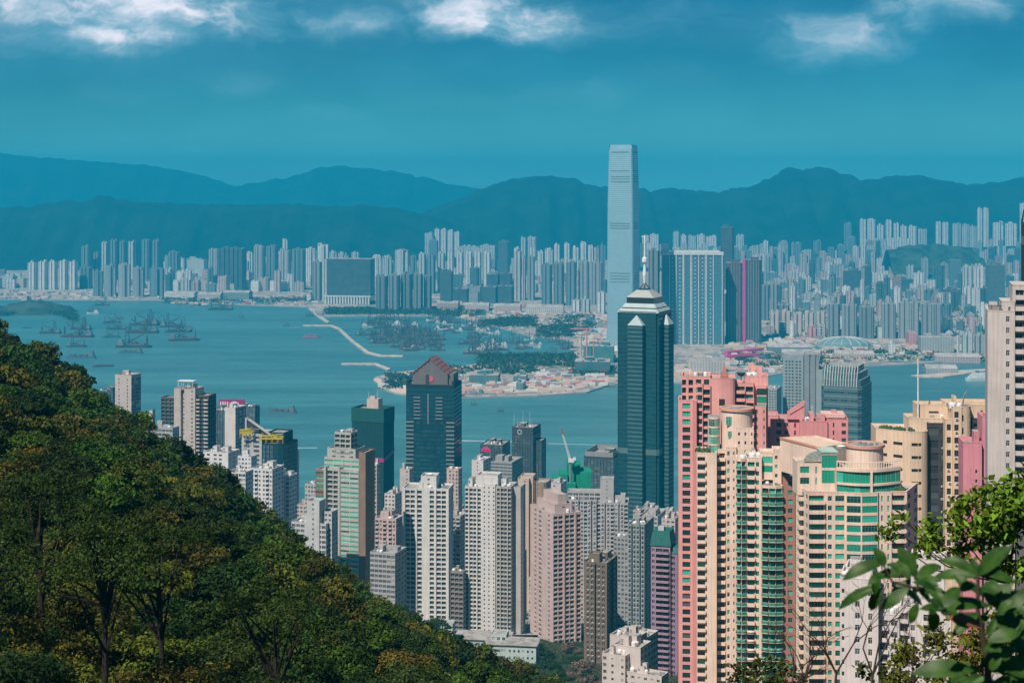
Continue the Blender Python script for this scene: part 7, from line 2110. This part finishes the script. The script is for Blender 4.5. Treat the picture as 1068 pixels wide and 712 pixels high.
def foreground():
    R = random.Random(3); rs = np.random.RandomState(3)
    # ---- glossy shrub close to the camera
    t = NT('glossy_leaf')
    v = t.obj(); n1 = t.noise(v, 30, 3, .6)
    col = t.mix(t.ramp(n1, .3, .7), (.015, .056, .008), (.042, .110, .013))
    t.base(col, .5, .3)
    tr = t.n('ShaderNodeBsdfTranslucent'); tr.inputs['Color'].default_value = (.05, .12, .02, 1); mx = t.n('ShaderNodeMixShader'); mx.inputs[0].default_value = .2
    outn = [n for n in t.t.nodes if n.bl_idname == 'ShaderNodeOutputMaterial'][0]
    t.l(t.b.outputs[0], mx.inputs[1]); t.l(tr.outputs[0], mx.inputs[2]); t.l(mx.outputs[0], outn.inputs['Surface'])
    GL = t.m; BRN = plain('dry_leaf', (.20, .075, .03), .6); STEM = plain('shrub_stem', (.05, .045, .025), .8)
    Y0 = 4.2
    sh = thing('glossy_shrub', 'large glossy dark green leaves of a shrub right in front of the viewer', 'shrub', (X(1010, Y0), Y0, gz(Y0)), 0, px=1010)
    org = Vector(sh.location)
    W3 = lambda px, py, dy=0.0: Vector((X(px, Y0 + dy), Y0 + dy, Z(py, Y0 + dy)))
    LV = [(922, 586, 881, 604, 15, .9), (955, 602, 938, 573, 22, .2), (920, 611, 877, 634, 13, .9), (912, 594, 912, 618, 11, .3), (918, 612, 909, 634, 12, .3), (948, 613, 921, 634, 15, .5), (1020, 600, 1053, 572, 20, .4), (1020, 598, 981, 585, 15, .7), (1020, 601, 977, 602, 14, .6),
          (1024, 597, 1057, 607, 12, .6), (962, 612, 991, 629, 17, .5), (1032, 632, 982, 634, 16, .7), (1030, 631, 1053, 611, 19, .4), (1040, 641, 1072, 617, 15, .5), (970, 634, 973, 656, 14, .4), (958, 628, 950, 648, 10, .4), (1016, 640, 1023, 664, 17, .5), (1024, 655, 990, 645, 14, .7),
          (1016, 699, 956, 702, 19, .6), (1025, 691, 1056, 677, 15, .6), (1030, 668, 1062, 660, 16, .5), (1044, 662, 1074, 676, 18, .6), (1046, 652, 1075, 650, 18, .5), (1030, 700, 1070, 690, 16, .6), (1036, 710, 1068, 716, 17, .6), (955, 604, 978, 590, 13, .5), (925, 588, 945, 598, 10, .4), (940, 615, 960, 630, 12, .5),
          (1000, 612, 985, 632, 13, .5), (1006, 610, 1028, 622, 13, .5), (1020, 640, 995, 662, 13, .6), (1052, 632, 1074, 640, 14, .6), (1010, 705, 985, 722, 14, .7), (930, 592, 955, 582, 11, .3), (1040, 648, 1068, 660, 20, .4), (1046, 662, 1078, 648, 18, .4), (1050, 672, 1080, 688, 18, .5), (1034, 655, 1056, 640, 16, .4), (1044, 690, 1070, 704, 20, .4), (950, 604, 930, 622, 12, .5),
          (985, 640, 1006, 624, 16, .5), (990, 642, 1012, 652, 15, .5), (1000, 645, 975, 628, 15, .6), (1012, 616, 996, 600, 12, .4), (1022, 612, 1046, 622, 15, .5), (1036, 625, 1066, 630, 16, .5), (1030, 705, 1008, 716, 18, .5), (1050, 700, 1080, 712, 20, .5), (1026, 602, 1040, 586, 13, .3), (940, 598, 915, 602, 12, .7)]
    for (cx, cy_, r_, n_) in ((950, 606, 18, 7), (925, 596, 12, 4), (1020, 606, 20, 8), (990, 636, 20, 7), (1040, 640, 20, 8), (1054, 666, 18, 8), (1030, 700, 24, 7), (1060, 700, 16, 6)):
        for k in range(n_):
            a_ = R.uniform(0, 6.28); q_ = r_ * R.uniform(.1, .5); l_ = R.uniform(15, 27)
            LV.append((cx + q_ * math.cos(a_), cy_ + q_ * math.sin(a_), cx + q_ * math.cos(a_) + l_ * math.cos(a_), cy_ + q_ * math.sin(a_) + l_ * .8 * math.sin(a_), R.uniform(8, 13), R.uniform(.3, .8)))
    for i, (xa, ya, xb, yb, w, bd) in enumerate(LV):
        dy = R.uniform(-.25, .25)
        a, b = W3(xa, ya, dy), W3(xb, yb, dy + R.uniform(-.05, .05))
        d = b - a; L = d.length * 1.12
        V, Fq = leaf_blade(L, w * Y0 / F * R.uniform(.95, 1.25), bd + .25, R.uniform(.15, .5))
        xdir = d.normalized(); tilt = Vector((R.uniform(-.3, .3), -.75, .75))
        z = (tilt - xdir * tilt.dot(xdir)).normalized(); y = z.cross(xdir)
        M = Matrix((xdir, y, z)).transposed()
        # droop keeps the chord pointing at b
        e = Vector(V[-3]); rot = Vector((1, 0, 0)).rotation_difference(Vector((e.x, 0, e.z)).normalized()).inverted().to_matrix()
        m = MB(); m.v = [tuple(M @ (rot @ Vector(p)) + a - org) for p in V]; m.f = Fq; m.m = [0] * len(Fq)
        o = m.build('leaf', [BRN if i in (17,) else GL], sh, smooth=True)
    m = MB()
    pts = {'a': W3(1032, 760), 'b': W3(1030, 690), 'c': W3(1020, 640), 'd': W3(1020, 599), 'e': W3(1040, 650, .1), 'f': W3(985, 640), 'g': W3(958, 614), 'h': W3(955, 601), 'i': W3(930, 606), 'j': W3(921, 588), 'k': W3(1052, 655, .1), 'l': W3(1012, 700)}
    for a, b, r in (('a', 'b', .012), ('b', 'c', .009), ('c', 'd', .006), ('b', 'e', .006), ('c', 'f', .006), ('f', 'g', .005), ('g', 'h', .004), ('g', 'i', .004), ('i', 'j', .003), ('e', 'k', .004), ('b', 'l', .004)): m.tube(pts[a] - org, pts[b] - org, r, r * .8, 6)
    m.tube(pts['a'] - org, Vector((.05, 0, -.02)), .013, .016, 6)
    m.build('stem', STEM, sh)

    def leafy(kind, label, clusters, Y0, leaf, per, col, trunk, spread=.4, base=None, cat='tree', limb_r=.03):
        px0, py0 = trunk
        t = thing(kind, label, cat, (X(px0, Y0), Y0, gz(Y0) - .3 if base is None else base), 0, px=px0)
        org = Vector(t.location); s = Y0 / F
        P, out = [], []
        for (px, py, r) in clusters:
            c = np.array([X(px, Y0), Y0 + R.uniform(-spread, spread), Z(py, Y0)]); rr = r * s
            n = int(per * (r / 15) ** 2 * 1.2)
            # leaves sit in small bunches
            bc = rs.randn(max(3, n // 7), 3); bc /= np.linalg.norm(bc, axis=1, keepdims=True); bc *= rr * rs.uniform(.2, 1.0, (len(bc), 1))
            k = rs.randint(0, len(bc), n)
            P.append(c + bc[k] + rs.randn(n, 3) * leaf * 1.0); out.append(bc[k] / rr)
        P = np.concatenate(P); out = np.concatenate(out)
        V, Fq = leaves(P - np.array(org), leaf, rs, up=.3, out=out * .5)
        o = bpy.data.objects.new('crown', np_mesh('crown', V, Fq, leaf_mats(), rs.randint(0, 3, len(Fq)))); COL.objects.link(o); o.parent = t; o.color = (*col, 1)
        m = MB(); q = Vector((X(px0, Y0), Y0, Z(py0, Y0))) - org
        m.tube((0, 0, 0), q, limb_r * 1.6, limb_r, 7)
        for (px, py, r) in clusters:
            e = Vector((X(px, Y0), Y0 + R.uniform(-spread, spread), Z(py, Y0))) - org
            k = q.lerp(e, .55) + Vector((R.uniform(-1, 1) * r * s * .5, 0, -abs(e.x - q.x) * .12))
            m.tube(q, k, limb_r * .55, limb_r * .35, 6); m.tube(k, e, limb_r * .35, limb_r * .12, 5)
            for j in range(3): f = e + Vector(rs.randn(3)) * r * s * .6; m.tube(k.lerp(e, .6), f, limb_r * .16, limb_r * .05, 4)
        m.build('trunk', BARK, t)
        return t
    leafy('broadleaf_tree', 'loose bright green tree in front of the grey balcony tower', [(1042, 522, 26), (1062, 502, 20), (1003, 527, 17), (1022, 540, 24), (990, 545, 13), (975, 557, 16), (1050, 556, 26), (948, 548, 6), (938, 558, 9), (926, 563, 6), (1000, 572, 13), (1066, 585, 18), (960, 566, 10), (1046, 590, 16), (1028, 515, 14), (1066, 535, 20), (1012, 560, 14), (983, 575, 9)],
          26, .070, 108, (.115, .20, .018), (1052, 608), .5, limb_r=.035)
    leafy('yellow_green_bush', 'yellow green bush behind the glossy leaves at the bottom corner', [(955, 690, 18), (985, 672, 18), (1010, 660, 16), (970, 708, 20), (1000, 700, 22), (1030, 690, 22), (1055, 670, 22), (1062, 640, 18), (1040, 650, 16), (1060, 705, 22), (930, 706, 14), (1050, 615, 14), (942, 690, 10)], 20, .045, 130, (.105, .12, .016), (1010, 740), .5, cat='bush', limb_r=.02)
    leafy('olive_bush', 'olive leafed bush at the foot of the cream green tower', [(775, 706, 12), (790, 699, 13), (805, 703, 13), (820, 697, 10), (800, 694, 8), (830, 707, 10), (782, 712, 14), (812, 712, 14)], 45, .10, 110, (.05, .065, .015), (800, 740), .6, cat='bush', limb_r=.03)
    leafy('olive_bush', 'small olive bush beside the white block, below the bare twigs', [(905, 706, 9), (918, 700, 9), (932, 694, 8), (918, 712, 12), (942, 703, 10)], 32, .07, 110, (.06, .08, .018), (920, 740), .5, cat='bush', limb_r=.02)
    # ---- bare twigs
    for i, (px0, Yt, top, lab) in enumerate(((868, 14, 600, 'bare twiggy sapling in front of the white block, tallest of the leafless ones'), (838, 15, 640, 'bare twiggy sapling in front of the cream green tower'), (905, 13.5, 605, 'bare forked sapling before the white block windows'), (952, 16, 640, 'thin bare sapling rising from yellow green bush'), (822, 16, 655, 'small bare sapling beside the olive bush'))):
        t = thing('bare_sapling', lab, 'sapling', (X(px0, Yt), Yt, Z(745, Yt)), 0, 'leafless saplings on the near bank', px=px0); org = Vector(t.location)
        tw = MB(); tr_ = MB(); s = Yt / F
        def grow(p, d, L, r, lv):
            q = p + d * L
            (tr_ if lv == 0 else tw).tube(p, q, r, r * .72, 5 if lv < 2 else 4)
            if lv > 4 or q.z + org.z > Z(top - 6, Yt): return
            for k in range(2 if lv else 3):
                nd = (d + Vector((R.uniform(-.75, .75), R.uniform(-.5, .5), R.uniform(-.15, .25)))).normalized()
                if nd.z < .15: nd.z = .3; nd.normalize()
                grow(q, nd, L * R.uniform(.62, .92), r * .62, lv + 1)
        Ht = (745 - top) * s
        grow(Vector((0, 0, 0)), Vector((R.uniform(-.15, .15), 0, 1)).normalized(), Ht * .30, .015, 0)
        TW = plain('twig_bark', (.055, .04, .03), .9)
        tr_.build('stem', TW, t); tw.build('twig', TW, t)['kind'] = 'stuff'


def far_greenery():
    rs = np.random.RandomState(9)
    P = []
    for (xa, xb, ya, yb, n) in ((340, 452, 321.5, 328, 900), (452, 505, 321, 330, 400), (575, 622, 330, 346, 420), (560, 600, 340, 352, 220), (440, 562, 384, 390, 330), (404, 470, 391, 405, 380), (500, 600, 370, 382, 600), (520, 560, 330, 341, 400), (170, 325, 311, 316, 500), (770, 862, 371, 384, 350), (860, 1000, 366, 376, 250), (596, 640, 384, 392, 300),
                             (500, 530, 334, 340, 150), (0, 80, 316, 324, 900), (800, 1060, 300, 352, 1000), (640, 700, 330, 352, 200), (1000, 1060, 372, 376, 100)):
        px = rs.uniform(xa, xb, n); py = rs.uniform(ya, yb, n)
        if xb == 80: py = np.interp(px, [0, 28, 44, 62, 80], [319, 314.5, 315, 318, 325]) + rs.uniform(0, 8, n) ** .9 + 4
        Y = (H - 3) * F / (py - HY)
        for a, b in zip(px, Y):
            k = rs.randint(5, 10)
            base = np.array([(a - 534) / F * b, b, 3 + max(0, (9 - 4e-3 * (b - 4880) ** 1) if xb == 80 else 0) * 0])
            P.append(base + rs.randn(k, 3) * np.array([5, 8, 1.8]) + np.array([0, 0, 3.5]))
    P = np.concatenate(P)
    V, Fq = leaves(P, 3.6, rs)
    o = bpy.data.objects.new('tree_cover', np_mesh('tree_cover', V, Fq, leaf_mats(), rs.randint(0, 3, len(Fq)))); COL.objects.link(o); o['kind'] = 'stuff'; o['label'] = 'dark green tree cover on the far reclaimed land'; o.color = (.045, .08, .035, 1)
    # cover of the knoll and the streets between the towers
    P = []
    for i in range(2600):
        Y = rs.uniform(600, 1250); px = rs.uniform(330, 720); P.append(np.array([X(px, Y), Y, gz(Y) + 1.5]) + rs.randn(9, 3) * np.array([2.2, 2.2, 1.2]))
    V, Fq = leaves(np.concatenate(P), .7, rs)
    o = bpy.data.objects.new('street_greenery', np_mesh('street_greenery', V, Fq, leaf_mats(), rs.randint(0, 3, len(Fq)))); COL.objects.link(o); o['kind'] = 'stuff'; o.color = (.035, .06, .022, 1)


def shore_clutter():
    """huts, containers, stockpiles and lorries too small to tell apart on the bare ground across the water"""
    rs = np.random.RandomState(15)
    mats = [plain('hut_white', (.68, .66, .62)), plain('container_red', (.40, .13, .10)), plain('container_blue', (.12, .22, .30)), plain('stockpile_sand', (.60, .48, .38)), plain('hut_grey', (.28, .29, .29)), plain('container_green', (.10, .26, .22)), plain('hut_pink', (.62, .36, .34)), plain('hut_yellow', (.60, .48, .12))]
    m = MB()
    for (xa, xb, ya, yb, n) in ((478, 640, 399, 410, 80), (560, 640, 386, 402, 150), (470, 520, 385, 396, 60), (600, 640, 340, 365, 120), (560, 632, 326, 340, 160), (480, 560, 318, 332, 170), (706, 860, 372, 396, 320), (830, 1040, 356, 378, 320), (180, 330, 309, 318, 170), (0, 180, 303, 312, 120), (440, 480, 310, 326, 60), (756, 870, 350, 372, 200), (640, 700, 318, 345, 60), (400, 478, 398, 408, 40)):
        for i in range(n):
            px, py = rs.uniform(xa, xb), rs.uniform(ya, yb)
            if ya > 398 and xb == 640 and py > np.interp(px, [478, 560, 612, 640], [412, 410.5, 407, 399]) - .6: continue
            if xa == 706 and py > np.interp(px, [706, 735, 762, 830, 860], [398, 398, 397, 387, 384]) - .8: continue
            if xa == 830 and py > np.interp(px, [830, 900, 960, 1000, 1068], [386.5, 381, 378, 375.5, 372.5]) - .8: continue
            x, y, z = G(px, py, 2.7)
            a, b, h = rs.uniform(3, 13), rs.uniform(3, 10), rs.uniform(2, 7)
            k = rs.choice(8, p=[.22, .05, .05, .30, .22, .05, .08, .03])
            m.box(x - a, y - b, z, x + a, y + b, z + h, int(k))
    o = m.build('site_huts', mats); o['kind'] = 'stuff'; o['label'] = 'scattered huts, containers and stockpiles on the bare reclaimed ground'


def bird():
    Y = 700.0
    t = thing('bird', 'tiny dark bird gliding before the hills beside the tallest skyscraper', 'bird', (X(620, Y), Y, Z(191, Y)), .5)
    m = MB()
    prof = [(-.32, .005), (-.2, .05), (0, .085), (.18, .06), (.28, .045), (.36, .01)]
    n = len(m.v)
    for x, r in prof:
        for k in range(8): a = k * math.pi / 4; m.v.append((r * math.cos(a), x, r * math.sin(a)))
    for j in range(len(prof) - 1):
        for k in range(8): m.f.append((n + j * 8 + k, n + j * 8 + (k + 1) % 8, n + (j + 1) * 8 + (k + 1) % 8, n + (j + 1) * 8 + k)); m.m.append(0)
    for sx in (-1, 1):
        for (xa, ya, za, xb, yb, zb, c0, c1) in ((.06, .05, .03, .42, .08, .14, .26, .24), (.42, .08, .14, .85, -.06, .08, .24, .08)):
            m.quad((sx * xa, ya + c0 / 2, za), (sx * xb, yb + c1 / 2, zb), (sx * xb, yb - c1 / 2, zb), (sx * xa, ya - c0 / 2, za))
            m.quad((sx * xa, ya + c0 / 2, za - .02), (sx * xa, ya - c0 / 2, za - .02), (sx * xb, yb - c1 / 2, zb - .02), (sx * xb, yb + c1 / 2, zb - .02))
    m.quad((-.05, -.28, 0), (.05, -.28, 0), (.13, -.52, 0), (-.13, -.52, 0))
    m.build('body', plain('dark_plumage', (.05, .04, .035), .8), t)
# ---------------------------------------------------------------- build
make_setting()


def haze():
    m = MB(); m.box(-9000, -300, -6, 9000, 16400, 640)
    mt = bpy.data.materials.new('haze'); mt.use_nodes = True
    nt = mt.node_tree; nt.nodes.clear()
    out = nt.nodes.new('ShaderNodeOutputMaterial'); pv = nt.nodes.new('ShaderNodeVolumePrincipled')
    pv.inputs['Color'].default_value = (*HAZE_COLOR, 1); pv.inputs['Density'].default_value = HAZE_DENSITY; pv.inputs['Anisotropy'].default_value = 0.0
    nt.links.new(pv.outputs[0], out.inputs['Volume'])
    mt.cycles.homogeneous_volume = True if hasattr(mt.cycles, 'homogeneous_volume') else None
    o = m.build('haze', mt); o['kind'] = 'stuff'; o['label'] = 'blue haze over the harbour'


haze()
far_city()
city_fill()
far_landmarks()
far_greenery()
shore_clutter()
boats()
spired_tower()
harbour_offices()
mid_towers()
near_towers()
infill()
hillside()
foreground()
bird()
settle_labels()
